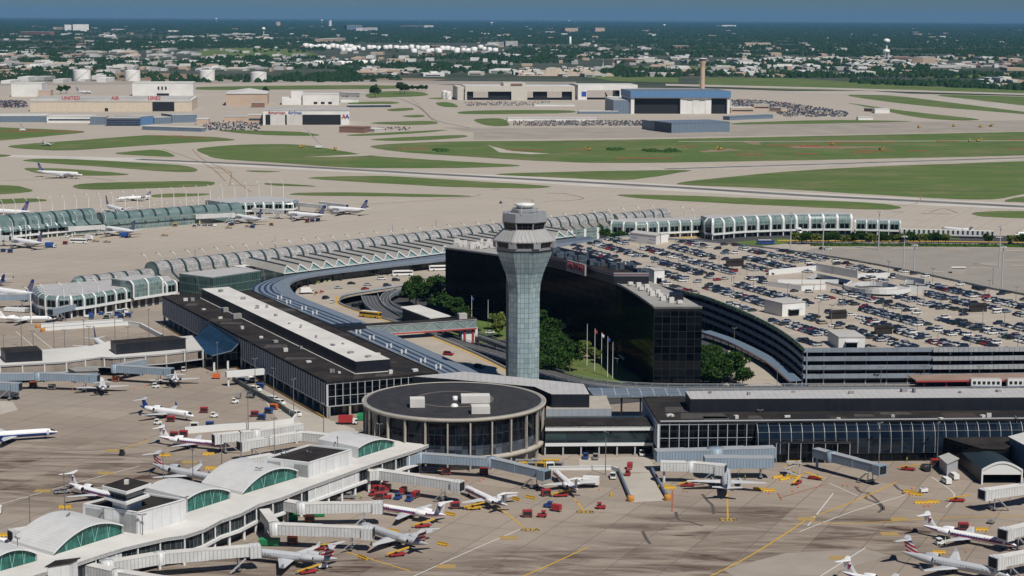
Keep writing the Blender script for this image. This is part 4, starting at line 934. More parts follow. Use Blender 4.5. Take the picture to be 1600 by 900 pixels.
# ------------------------------------------------------------------ rotunda
rc = G(709.5, 624.5, 18.4); RR = 33
t = thing('rotunda', 'large round terminal building with cream columns, dark glass drum and dark flat roof', 'rotunda', (rc.x, rc.y, 0))
def ring(r0, r1, z_, n=72): return [(r0, z_), (r1, z_)]
M_RROOF = mat('rotunda_roof', (0.030, 0.030, 0.032), .9, var=0, scale=.35, c2=(0.06, 0.058, 0.06))
def rr_mat():
    m, nt_, b_ = _new('rotunda_felt')
    tc = N(nt_, 'ShaderNodeTexCoord'); s_ = N(nt_, 'ShaderNodeSeparateXYZ'); nt_.links.new(tc.outputs['Object'], s_.inputs[0])
    ang = mth(nt_, 'ARCTAN2', s_.outputs[1], s_.outputs[0]); rad = mth(nt_, 'SQRT', mth(nt_, 'ADD', mth(nt_, 'MULTIPLY', s_.outputs[0], s_.outputs[0]), mth(nt_, 'MULTIPLY', s_.outputs[1], s_.outputs[1])))
    c1 = N(nt_, 'ShaderNodeCombineXYZ'); nt_.links.new(mth(nt_, 'FLOOR', mth(nt_, 'MULTIPLY', ang, 3.2)), c1.inputs[0]); nt_.links.new(mth(nt_, 'FLOOR', mth(nt_, 'DIVIDE', rad, 1.5)), c1.inputs[1])
    w_ = N(nt_, 'ShaderNodeTexWhiteNoise'); w_.noise_dimensions = '2D'; nt_.links.new(c1.outputs[0], w_.inputs[0])
    seam = mth(nt_, 'LESS_THAN', mth(nt_, 'FRACT', mth(nt_, 'DIVIDE', rad, 1.5)), .09)
    f = ramp(nt_, noise(nt_, .25, 5, tc.outputs['Object'], .7), .4, .7)
    c_ = mixc(nt_, w_.outputs[0], (0.015, 0.015, 0.018), (0.027, 0.027, 0.03)); c_ = mixc(nt_, mth(nt_, 'MULTIPLY', f, .5), c_, (0.05, 0.046, 0.043)); c_ = mixc(nt_, mth(nt_, 'MULTIPLY', seam, .6), c_, (0.008, 0.008, 0.009))
    nt_.links.new(c_, b_.inputs['Base Color']); b_.inputs['Roughness'].default_value = .8; return m
MB().lathe([(RR - .2, 18.3), (.05, 18.75)], n=72, smooth=True).build('roof', rr_mat(), t)
MB().lathe([(RR - 2, 17.1), (RR, 17.3), (RR + .15, 18.4), (RR - .35, 18.5), (RR - .5, 18.3)], n=72).build('roof_edge', M_CREAMC, t)
MB().lathe([(RR - .3, 18.32), (RR - 1.6, 18.42)], n=72).build('rim_band', M_GREYC, t)
M_RGL = grid_mat('rotunda_glass', (0.002, 0.003, 0.006), (0.03, 0.033, 0.038), 2.45, 4.1, .12, .22, .06, .3, glass2=(0.007, .010, .016), spec=.25)
MB().lathe([(RR - 1.6, 4.6), (RR - 1.6, 16.7)], n=84, smooth=True).build('glazing', M_RGL, t)
MB().lathe([(RR - 1.55, 5), (RR - 1.55, 8.6)], n=84).build('lower_glazing', grid_mat('rotunda_low_glass', (0.015, 0.02, 0.03), (0.05, 0.055, 0.06), 2.45, 3.6, .12, .22, .1, .3, glass2=(0.09, .11, .14)), t)
MB().lathe([(RR - 2.5, 0), (RR - 2.5, 3.6)], n=72).build('lower_wall', M_GREYC, t)
MB().lathe([(RR - 2.6, 3.5), (RR - .1, 3.5), (RR - .1, 4.9), (RR - 1.6, 4.95)], n=72).build('floor_band', M_CREAMC, t)
for k in range(26):
    a_ = 2 * math.pi * (k + .35) / 26; MB().box(((RR - .75) * math.cos(a_), (RR - .75) * math.sin(a_), 8.5), (.8, .5, 17), a_).build('column', M_CREAMC, t)
for x0, x1, y0, y1, hh, nm in [(640, 663, 626, 637, 3, 'roof_unit'), (720, 765, 622, 630, 2.6, 'roof_unit'), (736, 765, 640, 647, 2.6, 'roof_unit')]:
    p, q = G(x0, y1, 18.6), G(x1, y1, 18.6); wd = q.x - p.x
    MB().box(((p.x + q.x) / 2 - rc.x, p.y + 2.5 - rc.y, 18.6 + hh / 2), (wd, 5, hh), .08).build(nm, M_ROOFW, t)
g = G(710, 635, 18.6); MB().lathe([(1.4, 0), (1.2, .6), (.7, 1), (.05, 1.1)], (g.x - rc.x, g.y - rc.y, 18.6), n=14).build('skylight', M_WFRAME, t)
g = G(711, 625, 18.6); MB().lathe([(.9, 0), (.9, 1.4), (.05, 1.5)], (g.x - rc.x, g.y - rc.y, 18.6), n=12).build('vent', M_WFRAME, t)
MB().lathe([(13, 18.66), (14.4, 18.66)], n=60).build('roof_walkway', mat('walkway_gravel', (0.13, 0.115, 0.10), .9), t)
# ------------------------------------------------------------------ blocks between the rotunda and the right terminal
pol = PP([(645, 588), (725, 580.5), (912, 600), (921, 616), (862, 616), (835, 604), (700, 592)], 17.5)
tag(MB().prism(pol, 0, 17.5, 0, 1).build('link_building', [M_NAVYW, M_ROOFG]), 'dark link block with a pale seamed roof wrapping the rear of the round building', 'building')
t = thing('link_building', 'low link with grey ribbed walls and a cream roof right of the round building', 'building', (0, 0, 0))
MB().prism(PP([(853, 639), (955.5, 638.5), (947, 618), (858, 620)], 12.5), 0, 12.5, 0, 1).build('wall', [rib_mat('grey_blue_ribs', (0.34, 0.37, 0.41), (0.28, 0.31, 0.35), 2.4, .1), M_CREAMC], t)
t = thing('link_building', 'two-storey glazed link with white bands in front of parked pickups', 'building', (0, 0, 0))
fl, fr_, bl, br = P2(852, 667, 10.6), P2(1021, 666, 10.6), P2(846, 653, 10.6), P2(1012, 652, 10.6)
MB().prism([fl, fr_, br, bl], 10.2, 10.7, 0).build('roof', M_ROOFD, t)
def lerp2(p, q, f): return (p[0] + (q[0] - p[0]) * f, p[1] + (q[1] - p[1]) * f)
dn = Vector((0, 1.0))
def yoff(p, d_): return (p[0], p[1] + d_)
MB().prism([yoff(fl, .8), yoff(fr_, .8), yoff(fr_, 20), yoff(fl, 20)], 4.6, 10.1).build('glazing', grid_mat('link_glass', (0.03, 0.06, 0.065), (0.02, 0.025, 0.03), 7.5, 5.5, .3, .4, .07, .6, glass2=(0.012, .02, .025)), t)
MB().prism([yoff(fl, 3), yoff(fr_, 3), yoff(fr_, 20), yoff(fl, 20)], 0, 3.6).build('lower_wall', M_BLKG, t)
for z0_, z1_ in ((9.1, 10.7), (3.5, 4.5)): MB().prism([fl, fr_, yoff(fr_, 1.2), yoff(fl, 1.2)], z0_, z1_, bottom=True).build('white_band', M_WFRAME, t)
for k in range(7): p = lerp2(fl, fr_, k / 6); MB().box((p[0], p[1] + .6, 1.75), (.5, .5, 3.5)).build('column', M_SFRAME, t)
# ------------------------------------------------------------------ right-hand terminal
t = thing('terminal', 'wide black glass terminal on the right with silver mullions and a white-topped penthouse', 'terminal', (0, 0, 0))
tl, tr = P2(1031, 660, 14), P2(1780, 653.5, 14); bl, br = P2(1007, 621, 14), P2(1780, 612, 14)
q = [tl, tr, br, bl]
MB().prism(q, 4.4, 13.7, bottom=True).build('curtain_wall', M_BLKG, t)
MB().prism(scaleq(q, 5), 0, 4.5).build('lower_wall', M_BLKG, t); MB().prism(scaleq(q, -.5), 13.72, 14.2).build('roof', M_ROOFD, t)
facade_members('mullion', tl, P2(1182, 658.5, 14), 4.4, 13.6, 3.3, .24, .35, M_SFRAME, t, extra=((4.5, .4), (8.3, .15), (13.2, .3)))
facade_members('fin', bl, tl, 4.4, 13.6, 3.2, .5, .8, M_FIN, t)
MB().box(((tl[0] + tr[0]) / 2, (tl[1] + tr[1]) / 2 + .3, 14.35), (tr[0] - tl[0], .6, .35), math.atan2(tr[1] - tl[1], tr[0] - tl[0])).build('parapet', M_SFRAME, t)
MB().prism(PP([(1079, 623.5), (1780, 620), (1780, 604.5), (1071, 611)], 19), 14.2, 19, 0, 1).build('penthouse', [M_NAVYW, M_ROOFG], t)
# bowed glass gallery
gp = [P2(1182, 658.5, 14), P2(1780, 653, 14)]
gpp = resample(gp, 3.9); gl = offset(gpp, -6)
prof = [(-4, 3), (-4, 6.5)] + [(-4 + 4 * (1 - math.cos(R(a_))), 6.5 + 6.8 * math.sin(R(a_))) for a_ in (18, 36, 54, 72, 90)]
M_BOW = grid_mat('bowed_glass', (0.003, 0.006, 0.012), (0.02, 0.03, 0.04), 3.9, 2.6, .05, .12, .06, .5, glass2=(0.010, .018, .03), spec=.4)
sweep(gpp, prof, smooth=True).build('bowed_glazing', M_BOW, t)
hb = MB()
for p_, q_ in zip(gpp, gpp[1:]):
    pr = offset(gpp, 0)
for i in range(len(gpp)):
    for j in range(len(prof) - 1):
        p0 = offset(gpp, prof[j][0])[i]; p1 = offset(gpp, prof[j + 1][0])[i]; hb.bar((*p0, prof[j][1] + .1), (*p1, prof[j + 1][1] + .1), .13)
hb.build('hoop', M_SFRAME, t, each=6 * (len(prof) - 1))
lw = offset(gpp, -3.5); MB().ribbon(z(lw, 0), z(lw, 3.2)).build('lower_wall', M_BLKG, t)
cq = PP([(918, 606), (1076, 606), (1076, 618), (927, 618)], 11); ct_ = thing('canopy', 'short blue-grey gridded canopy between the round building and the right terminal', 'canopy')
MB().prism(cq, 10.3, 11, 0, bottom=True).build('roof', grid_mat('gridded_canopy', (0.17, 0.21, 0.26), (0.34, 0.38, 0.42), 5, 3.4, .3, .3, .3, .25), ct_)
cp_ = MB()
for k in range(5): cp_.box((cq[3][0] + (cq[2][0] - cq[3][0]) * (k + .5) / 5, cq[3][1] + 2, 5.1), (.7, .7, 10.2))
cp_.build('column', M_NAVYW, ct_, each=6)
def clutter(tt, hh, pts, seed, m_):
    r_ = random.Random(seed); mb_ = MB()
    for (x, y) in pts: g_ = G(x, y, hh); s3 = r_.uniform(.5, 1.6); mb_.box((g_.x, g_.y, hh + s3 / 2), (r_.uniform(.6, 2.4), r_.uniform(.6, 2), s3), r_.random())
    mb_.build('roof_vent', m_, tt, each=6)
clutter(ROOF_T2, 19.2, [(345, 456), (380, 468), (402, 482), (431, 494), (452, 506), (470, 512), (494, 528), (520, 540), (548, 552), (575, 558), (417, 481), (536, 538)], 5, M_GREYC)
clutter(ROOF_T2, 14.35, [(290, 470), (318, 484), (344, 498), (378, 514), (408, 528), (446, 549), (482, 566), (530, 583), (610, 584), (648, 580), (590, 556)], 6, M_PALER)
clutter(t, 19.05, [(1110, 614), (1170, 617), (1240, 613), (1330, 615), (1412, 612), (1428, 613), (1500, 614), (1560, 612)], 7, M_GREYC)
clutter(t, 14.25, [(1045, 650), (1050, 650), (1150, 654), (1230, 652), (1310, 655), (1395, 652), (1470, 655), (1535, 652), (1545, 652)], 8, M_PALER)
# old repairs on the felt roofs
def patches(tt, hh, pts, seed):
    r_ = random.Random(seed); mb_ = MB()
    for (x, y) in pts:
        g_ = G(x, y, hh); w1, w2 = r_.uniform(2, 9), r_.uniform(1.5, 5); mb_.face([(g_.x - w1, g_.y - w2, hh), (g_.x + w1, g_.y - w2 * .7, hh), (g_.x + w1 * .8, g_.y + w2, hh), (g_.x - w1 * .9, g_.y + w2, hh)], r_.randrange(3))
    mb_.build('roof_patch', [mat('patch_grey', (0.07, 0.065, 0.06), .95, var=.4, scale=.4), mat('patch_dark', (0.010, 0.010, 0.011), .95, var=.3, scale=.4), mat('patch_brown', (0.05, 0.04, 0.034), .95, var=.4, scale=.4)], tt, each=1)
patches(ROOF_T2, 14.315, [(300, 476), (330, 488), (362, 505), (398, 520), (432, 541), (470, 560), (500, 578), (525, 588), (560, 590), (600, 586), (640, 577), (600, 566), (560, 545), (520, 523), (480, 503), (440, 484), (410, 470), (345, 500), (415, 535), (455, 548)], 1)
patches(t, 14.215, [(1100, 650), (1180, 652), (1262, 650), (1350, 649), (1430, 651), (1500, 649), (1580, 648), (1062, 640), (1050, 632), (1120, 655), (1400, 646), (1310, 653)], 2)
# boxes before it
def block(label, roofpix, h, wm, rm, name='terminal_wing', over=0.4, z0=0):
    t = thing(name, label, 'building', (0, 0, 0)); q = PP(roofpix, h); q = q if A2(q) > 0 else q[::-1]
    MB().prism(q, z0, h - .3, 0, cap=False).build('wall', wm, t); MB().prism(scaleq(q, -over), h - .3, h, 0, bottom=True).build('roof', rm, t); return t
t = block('low dark gate wing with thin white roof edge, left of the bowed glass', [(1194, 690), (1328, 691), (1322, 680), (1188, 680)], 7.5, M_BLKG, M_ROOFD)
q = PP([(1194, 690), (1328, 691)], 7.5); facade_members('mullion', q[0], q[1], 0, 7, 4.5, .2, .5, M_SFRAME, t, extra=((7.2, .5),))
block('black gate wing with slanting felt roof by the grey arched shelter', [(1468, 681), (1533, 700), (1569, 701), (1600, 684), (1560, 678)], 8.5, M_BLKG, M_ROOFD)
t = block('dark wing with a pale roof at the right edge of the picture', [(1577, 682), (1612, 700), (1680, 704), (1680, 676), (1600, 676)], 11, M_BLUEG, M_PALER)
# arched shelter
ga, gb_ = G(1534, 757, 0), G(1596, 757, 0); gc = G(1493, 722, 0)
t = thing('arched_shelter', 'shelter with a dark grey arched roof and pale rounded front at the right', 'shelter', ga)
dx = (gb_ - ga); dp = (gc - ga); n = 10; Af, Ab = [], []
for k in range(n + 1):
    f = k / n; zz = 5 + 2.6 * math.sin(math.pi * f); Af.append((dx.x * f, dx.y * f, zz)); Ab.append((dx.x * f + dp.x * 1.15, dx.y * f + dp.y * 1.15, zz))
MB().ribbon(Ab, Af, smooth=True).build('roof', flat('dark_teal_roof', (0.022, 0.036, 0.043), .5), t)
mb = MB(); mb.face([(dx.x * f / n, dx.y * f / n, 3.4) for f in (0, n)] + Af[::-1]); mb.build('gable', M_WFRAME, t)
mb = MB(); mb.face([(0, 0, 0), (dp.x, dp.y, 0), (dp.x, dp.y, 5), (0, 0, 5)]); mb.face([(dx.x, dx.y, 0), (dx.x + dp.x, dx.y + dp.y, 0), (dx.x + dp.x, dx.y + dp.y, 5), (dx.x, dx.y, 5)]); mb.build('side_wall', M_NAVYW, t)
mb = MB()
for k in range(n): mb.bar(Af[k], Af[k + 1], .6)
for f in (0, 1): mb.bar((dx.x * f, dx.y * f, 0), (dx.x * f, dx.y * f, 5), .5)
mb.build('front_arch', M_WFRAME, t)
block('small pale grey lean-to beside the grey arched shelter', [(1468, 713), (1480, 724), (1497, 716), (1482, 708)], 4.5, M_SFRAME, M_GREYR, 'lean_to')
# ================================================================== control tower
tb = G(818, 626, 0); PXM = (626 - 25) / CH
def hgt(y): return (626 - y + (5 if y < 400 else 0)) / 601 * CH
t = thing('control_tower', 'tall control tower with a pale glass-panel shaft flaring to a grey cab and white dome', 'control tower', (tb.x, tb.y, 0))
M_SHAFT = grid_mat('shaft_glass', (0.34, 0.43, 0.445), (0.08, 0.115, 0.13), 1.62, 2.05, .15, .15, .15, .22, glass2=(0.24, .33, .35), spec=.6)
r0 = 24.5 / PXM
shaft = [(r0, 0), (r0, hgt(455)), (r0 * 1.06, hgt(438)), (r0 * 1.22, hgt(422)), (r0 * 1.45, hgt(408)), (r0 * 1.72, hgt(396)), (r0 * 1.8, hgt(391))]
def octo(prof, mats, name, par, n=8, ph=R(22.5), um=None): return MB().lathe(prof, n=n, smooth=False, phase=ph, um=um).build(name, mats, par)
# eight-sided shaft with chamfered wide faces
def shaft_ring(r, zz):
    out = []
    for k in range(8):
        a = R(45 * k + 22.5); out.append((r * 1.06 * math.cos(a), r * 1.06 * math.sin(a), zz))
    return out
mb = MB(); rings = [shaft_ring(r, zz) for r, zz in shaft]
for i in range(len(rings) - 1):
    u = 0
    for k in range(8):
        A_, B_ = rings[i][k], rings[i][(k + 1) % 8]; C_, D_ = rings[i + 1][(k + 1) % 8], rings[i + 1][k]
        L0 = math.dist(A_, B_); L1 = math.dist(D_, C_); c0 = k * 9.72 + 4.86
        mb.face([A_, B_, C_, D_], 0, [(c0 - L0 / 2, A_[2]), (c0 + L0 / 2, A_[2]), (c0 + L1 / 2, C_[2]), (c0 - L1 / 2, C_[2])])
mb.build('shaft', M_SHAFT, t)
MB().box((-r0 * .98, 5, hgt(430) / 2), (2.2, 4, hgt(430))).build('rear_shaft', M_CREAMC, t)
M_TG = mat('tower_grey', (0.27, 0.28, 0.295), .5, var=.12, scale=.3)
M_CABG = grid_mat('cab_glass', (0.003, 0.005, 0.008), (0.07, 0.08, 0.09), 2.4, 9, .14, .1, .05, .4)
octo([(r0 * 1.8, hgt(391)), (r0 * 1.92, hgt(388)), (r0 * 1.95, hgt(384))], M_TG, 'lower_band', t)
octo([(r0 * 1.95, hgt(384)), (r0 * 1.95, hgt(375))], M_CABG, 'lower_glazing', t, um=r0 * 1.95)
mb = MB()
for k in range(8):
    a = R(45 * k + 22.5); rr_ = r0 * 1.95; mb.box((rr_ * math.cos(a), rr_ * math.sin(a), (hgt(384) + hgt(375)) / 2), (1.5, 3.0, hgt(375) - hgt(384)), a)
mb.build('corner_post', M_TG, t, each=6)
M_TROOF = rib_mat('tower_seam_roof', (0.34, 0.335, 0.33), (0.18, 0.18, 0.19), 1.9, .12)
octo([(r0 * 1.95, hgt(376)), (r0 * 2.12, hgt(375)), (r0 * 2.12, hgt(373.5)), (r0 * 1.38, hgt(357)), (r0 * 1.38, hgt(356))], M_TROOF, 'skirt_roof', t)
octo([(r0 * 1.3, hgt(357)), (r0 * 1.42, hgt(346))], M_CABG, 'cab_glazing', t, um=r0 * 1.36)
mb = MB()
for k in range(8):
    a = R(45 * k + 22.5); mb.bar((r0 * 1.32 * math.cos(a), r0 * 1.32 * math.sin(a), hgt(357)), (r0 * 1.44 * math.cos(a), r0 * 1.44 * math.sin(a), hgt(346)), .55)
mb.build('corner_post', M_TG, t, each=6)
octo([(r0 * 1.44, hgt(346.5)), (r0 * 1.54, hgt(345)), (r0 * 1.5, hgt(332)), (r0 * .85, hgt(331.5))], M_TG, 'upper_band', t)
octo([(r0 * .88, hgt(331)), (r0 * .88, hgt(326)), (.1, hgt(325.5))], M_TG, 'plant_drum', t)
MB().lathe([(r0 * .35, hgt(326)), (r0 * .5, hgt(324)), (r0 * .66, hgt(320)), (r0 * .6, hgt(318)), (.1, hgt(317))], n=24).build('radome', M_WFRAME, t)
rl = MB()
for k in range(8):
    a, a2 = R(45 * k + 22.5), R(45 * k + 67.5); rr_ = r0 * 1.02; zz = hgt(331) + 1.1
    rl.bar((rr_ * math.cos(a), rr_ * math.sin(a), zz), (rr_ * math.cos(a2), rr_ * math.sin(a2), zz), .1); rl.bar((rr_ * math.cos(a), rr_ * math.sin(a), zz - 1.1), (rr_ * math.cos(a), rr_ * math.sin(a), zz), .1)
rl.build('railing', M_SFRAME, t)
for k in range(10):
    a = R(36 * k + 10); rr_ = r0 * (1.35 + .1 * (k % 2)); MB().bar((rr_ * math.cos(a), rr_ * math.sin(a), hgt(333)), (rr_ * math.cos(a), rr_ * math.sin(a), hgt(333) + 3.4 + (k % 3)), .24).build('antenna', M_SFRAME, t)
# ================================================================== hotel
HH = 35.5
t = thing('hotel', 'large black glass hotel with a concave curved face and pale roof terrace', 'hotel', (0, 0, 0))
front = smooth_path([P2(x, y, HH) for x, y in [(696, 387.5), (781, 399), (854, 413.5), (915, 428), (963, 443), (995, 461), (1022, 480)]], 4)
back = [P2(x, y, HH) for x, y in [(1097, 480), (1057, 458), (1017, 440), (940, 415), (850, 391), (722, 375)]]
M_HOT = grid_mat('hotel_glass', (0.0006, 0.0006, 0.001), (0.0035, 0.0035, 0.0045), 1.9, 3.1, .25, .3, .12, 0, glass2=(0.002, .002, .003), spec=.06, frough=.9)
M_HOT2 = grid_mat('hotel_end_glass', (0.001, 0.0015, 0.003), (0.014, 0.016, 0.018), 3.4, 3.2, .25, .25, .04, 0, glass2=(0.006, .009, .011), spec=.25)
hp = front + back; hp2 = hp if A2(hp) > 0 else hp[::-1]
mb = MB(); mb.prism(front + back, 0, HH - .6, 0, cap=False)
mb.build('curtain_wall', M_HOT, t)
e0, e1 = front[-1], back[0]; L = math.dist(e0, e1); dd = Vector((e1[0] - e0[0], e1[1] - e0[1])).normalized(); nn = Vector((dd.y, -dd.x)) * .15
MB().face([(e0[0] + nn.x, e0[1] + nn.y, 0), (e1[0] + nn.x, e1[1] + nn.y, 0), (e1[0] + nn.x, e1[1] + nn.y, HH - .6), (e0[0] + nn.x, e0[1] + nn.y, HH - .6)], 0, [(0, 0), (L, 0), (L, HH), (0, HH)]).build('end_glazing', M_HOT2, t)
MB().prism(hp2, HH - .6, HH, 0, bottom=True).build('roof', mat('hotel_roof', (0.33, 0.32, 0.30), .85, var=.3, scale=.1), t)
mb = MB()
for i in range(len(front) - 1): mb.bar((*front[i], HH + .2), (*front[i + 1], HH + .2), .6, .5)
mb.bar((*e0, HH + .2), (*e1, HH + .2), .6, .5); mb.build('parapet', M_GREYC, t)
# plant storey with striped fascia
pf = [P2(x, y, HH + 5.2) for x, y in [(700, 371), (781, 382), (854, 397.5), (915, 413), (959, 426)]]; pb = [P2(x, y, HH + 5.2) for x, y in [(1014, 426), (960, 410), (905, 392), (850, 380), (790, 371)]]
pq = PP([(835, 393), (885, 405), (959, 426), (1014, 426), (975, 413), (925, 398), (870, 385)], HH + 5.2); pq = pq if A2(pq) > 0 else pq[::-1]
MB().prism(pq, HH, HH + 3.6, 0, cap=False).build('plant_wall', M_NAVYW, t)
MB().prism(pq, HH + 3.6, HH + 5.2, 0, cap=False).build('fascia', mat('mauve_grey_fascia', (0.30, 0.29, 0.31), .6, var=.1), t)
mb = MB(); q2 = scaleq(pq, -.12)
for i in range(len(q2)): mb.bar((*q2[i], HH + 4.4), (*q2[(i + 1) % len(q2)], HH + 4.4), .14, .35)
mb.build('fascia_stripe', flat('mauve', (0.16, 0.05, 0.07), .6), t)
MB().face([(*p, HH + 3.4) for p in scaleq(pq, .3)]).build('plant_floor', M_ROOFD, t)
ub = MB(); rs2 = random.Random(4)
for k in range(34):
    f = (k + .5) / 34; g0_ = G(845 + 150 * f, 394 + 34 * f, HH + 3.5); ub.box((g0_.x + rs2.uniform(-3, 6), g0_.y + rs2.uniform(-8, 8), HH + 4.2), (rs2.uniform(1.5, 4), rs2.uniform(1.5, 4), rs2.uniform(1.5, 3.8)), rs2.random())
ub.build('plant_unit', mat('plant_blue_grey', (0.07, 0.095, 0.125), .6, var=.4, scale=.5), t, each=6)
ub = MB()
for k in range(12):
    f = k / 11; g0_ = G(985 + 62 * f, 446 + 29 * f, HH); ub.box((g0_.x + (k % 3) * 2, g0_.y, HH + 1), (2.2, 1.5, rs2.uniform(1.2, 2.4)), .3)
for k in range(26): g0_ = G(712 + rs2.uniform(0, 85), 381 + rs2.uniform(-2, 8), HH); ub.box((g0_.x, g0_.y, HH + .8), (rs2.uniform(1, 3), 2, rs2.uniform(1, 3)))
ub.build('roof_unit', M_ROOFW, t, each=6)
MB().prism(PP([(1047, 461), (1068, 461), (1065, 456), (1046, 456)], HH + 2.5), HH, HH + 2.5).build('stair_head', M_NAVYW, t)
# rooftop sign
sa, sb = P2(891, 409.5, HH + 5), P2(917, 416.5, HH + 5); sd = Vector((sb[0] - sa[0], sb[1] - sa[1])); sl_ = sd.length; sd.normalize(); an = math.atan2(sd.y, sd.x)
so_ = Vector((sd.y, -sd.x)) * 1.2; cx_, cy_ = (sa[0] + sb[0]) / 2 + so_.x, (sa[1] + sb[1]) / 2 + so_.y
MB().box((cx_, cy_, HH + 3.4), (sl_ + 2, .8, 5.2), an).build('sign_board', mat('mauve_board', (0.33, 0.29, 0.30), .7), t)
text_mesh('HILTON', 4.3, 'sign_lettering', M_RED, t, (cx_ + so_.x * .5, cy_ + so_.y * .5, HH + 2.3), (R(90), 0, an), .1, .08)
# ================================================================== parking garage
HG = 15.3
gleft = smooth_path([P2(x, y, HG) for x, y in [(858, 389), (885, 399), (930, 420), (1000, 441), (1067, 457), (1100, 465), (1140, 480), (1175, 495), (1210, 513), (1237, 531), (1256, 547.5)]], 3)
gfront = [P2(1780, 544.5, HG)]
gback = smooth_path([P2(x, y, HG) for x, y in [(1780, 505), (1600, 461.5), (1553, 453), (1480, 437), (1412, 423), (1327, 407), (1214, 390), (1100, 378), (1046, 374.5), (981, 370), (920, 378)]], 2)
deck = gleft + gfront + gback
from mathutils.geometry import tessellate_polygon
wc = G(1370, 452, HG); wr = 13.0
hole1 = [(wc.x + wr * math.cos(R(a)), wc.y + wr * 1.6 * math.sin(R(a))) for a in range(0, 360, 15)]
hole2 = PP([(1276, 430), (1330, 441), (1318, 449), (1262, 437)], HG); hole3 = PP([(1416, 440), (1456, 443.5), (1450, 451), (1413, 448)], HG)
t = thing('parking_garage', 'huge multi-storey garage with open decks, its roof packed with cars', 'parking garage', (0, 0, 0))
def tess(mb, loops, zz, mi=0):
    L3 = [[Vector((p[0], p[1], 0)) for p in l] for l in loops]; tr_ = tessellate_polygon(L3); fl_ = [p for l in L3 for p in l]
    for f in tr_:
        ps = [fl_[i] for i in f]; nz_ = (ps[1] - ps[0]).cross(ps[2] - ps[0]).z
        if nz_ < 0: ps = ps[::-1]
        mb.face([(p.x, p.y, zz) for p in ps], mi)
M_DECK = mat('deck_concrete', (0.41, 0.36, 0.295), .85, var=0, scale=.09, c2=(0.33, 0.285, 0.23))
mb = MB(); tess(mb, [deck, hole1, hole2, hole3], HG); mb.build('roof_deck', M_DECK, t)
mb = MB(); tess(mb, [deck, hole1, hole2, hole3], HG - 3.75); mb.build('lower_deck', M_GREYC, t)
M_PAN = rib_mat('deck_panel', (0.24, 0.28, 0.33), (0.17, 0.21, 0.25), 4.0, .05, var=.35)
M_PANW = rib_mat('pale_deck_panel', (0.38, 0.395, 0.41), (0.16, 0.18, 0.2), 2.2, .09, var=.3)
for i in range(4):
    zt_ = HG + 1.0 - i * 3.75
    fr2 = [gleft[-1], P2(1458, 546.5, HG)]
    mb = MB(); mb.ribbon(z(gleft, zt_ - 1.9), z(gleft, zt_)); mb.ribbon(z(fr2, zt_ - 1.9), z(fr2, zt_)); mb.ribbon(z(offset(gleft, .5), zt_), z(gleft, zt_)); mb.ribbon(z(offset(gleft, .5), zt_), z(offset(gleft, .5), zt_ - 1.9)); mb.build('parapet', M_PAN, t)
    f3 = [P2(1458, 547, HG), P2(1780, 544.8, HG)]; mb = MB(); mb.ribbon(z(f3, zt_ - 1.9), z(f3, zt_)); mb.ribbon(z(offset([fr2[0], gfront[0]], .5), zt_ - 1.9), z(offset([fr2[0], gfront[0]], .5), zt_)); mb.build('parapet', M_PANW, t)
mb = MB(); mb.ribbon(z(gback, HG + 1.0), z(gback, 0)); mb.ribbon(z(offset(gback, .4), HG), z(offset(gback, .4), HG + 1)); mb.build('rear_wall', M_PAN, t)
core = scaleq([gleft[-1], gfront[0], gback[3], gback[8]], 3)
inn = offset(gleft, 2.5); mb = MB(); mb.ribbon(z(inn, 0), z(inn, HG - .4)); ff = offset([gleft[-1], gfront[0]], 2.5); mb.ribbon(z(ff, 0), z(ff, HG - .4)); mb.build('inner_shade_wall', flat('dim_interior', (0.004, 0.004, 0.006), .9), t)  # near-black sheet stands in for the shade deep inside the open decks
mb = MB()
for pth in (offset(gleft, 1.4), offset([gleft[-1], gfront[0]], 1.4)):
    for p in resample(pth, 9.0): mb.box((p[0], p[1], HG / 2), (.5, .5, HG - .5))
mb.build('column', M_PAN, t, each=6)
# wells and ramp
for hl in (hole1, hole2, hole3):
    q = hl if A2(hl) > 0 else hl[::-1]
    mb = MB(); q_ = q + [q[0]]; mb.ribbon(z(q_, HG - 1.2), z(q_, HG + 1.1)); mb.ribbon(z(q_, HG + 1.1), z(offset(q_, -.35), HG + 1.1)); mb.ribbon(z(offset(q_, -.35), HG + 1.1), z(offset(q_, -.35), HG)); mb.build('well_wall', M_WFRAME, t)
    mb = MB(); mb.ribbon(z(q_, 0.3), z(q_, HG - 1.25)); mb.face([(*p, .3) for p in q]); mb.build('well_shaft', flat('well_shade', (0.02, 0.02, 0.022), .9), t)  # shade down in the wells is put into this near-black colour
rp = [(wc.x + (wr + 3.5) * math.cos(R(a)), wc.y + (wr * 1.6 + 4) * math.sin(R(a))) for a in range(150, 400, 12)]
ri = [(wc.x + (wr - 2.5) * math.cos(R(a)), wc.y + (wr * 1.6 - 5) * math.sin(R(a))) for a in range(150, 400, 12)]
hz_ = [HG + .3 + 2.0 * math.sin(math.pi * i / (len(rp) - 1)) for i in range(len(rp))]
mb = MB(); mb.ribbon([(*p, h) for p, h in zip(rp, hz_)], [(*p, h) for p, h in zip(ri, hz_)], 0); mb.build('ramp', M_CREAMC, t)
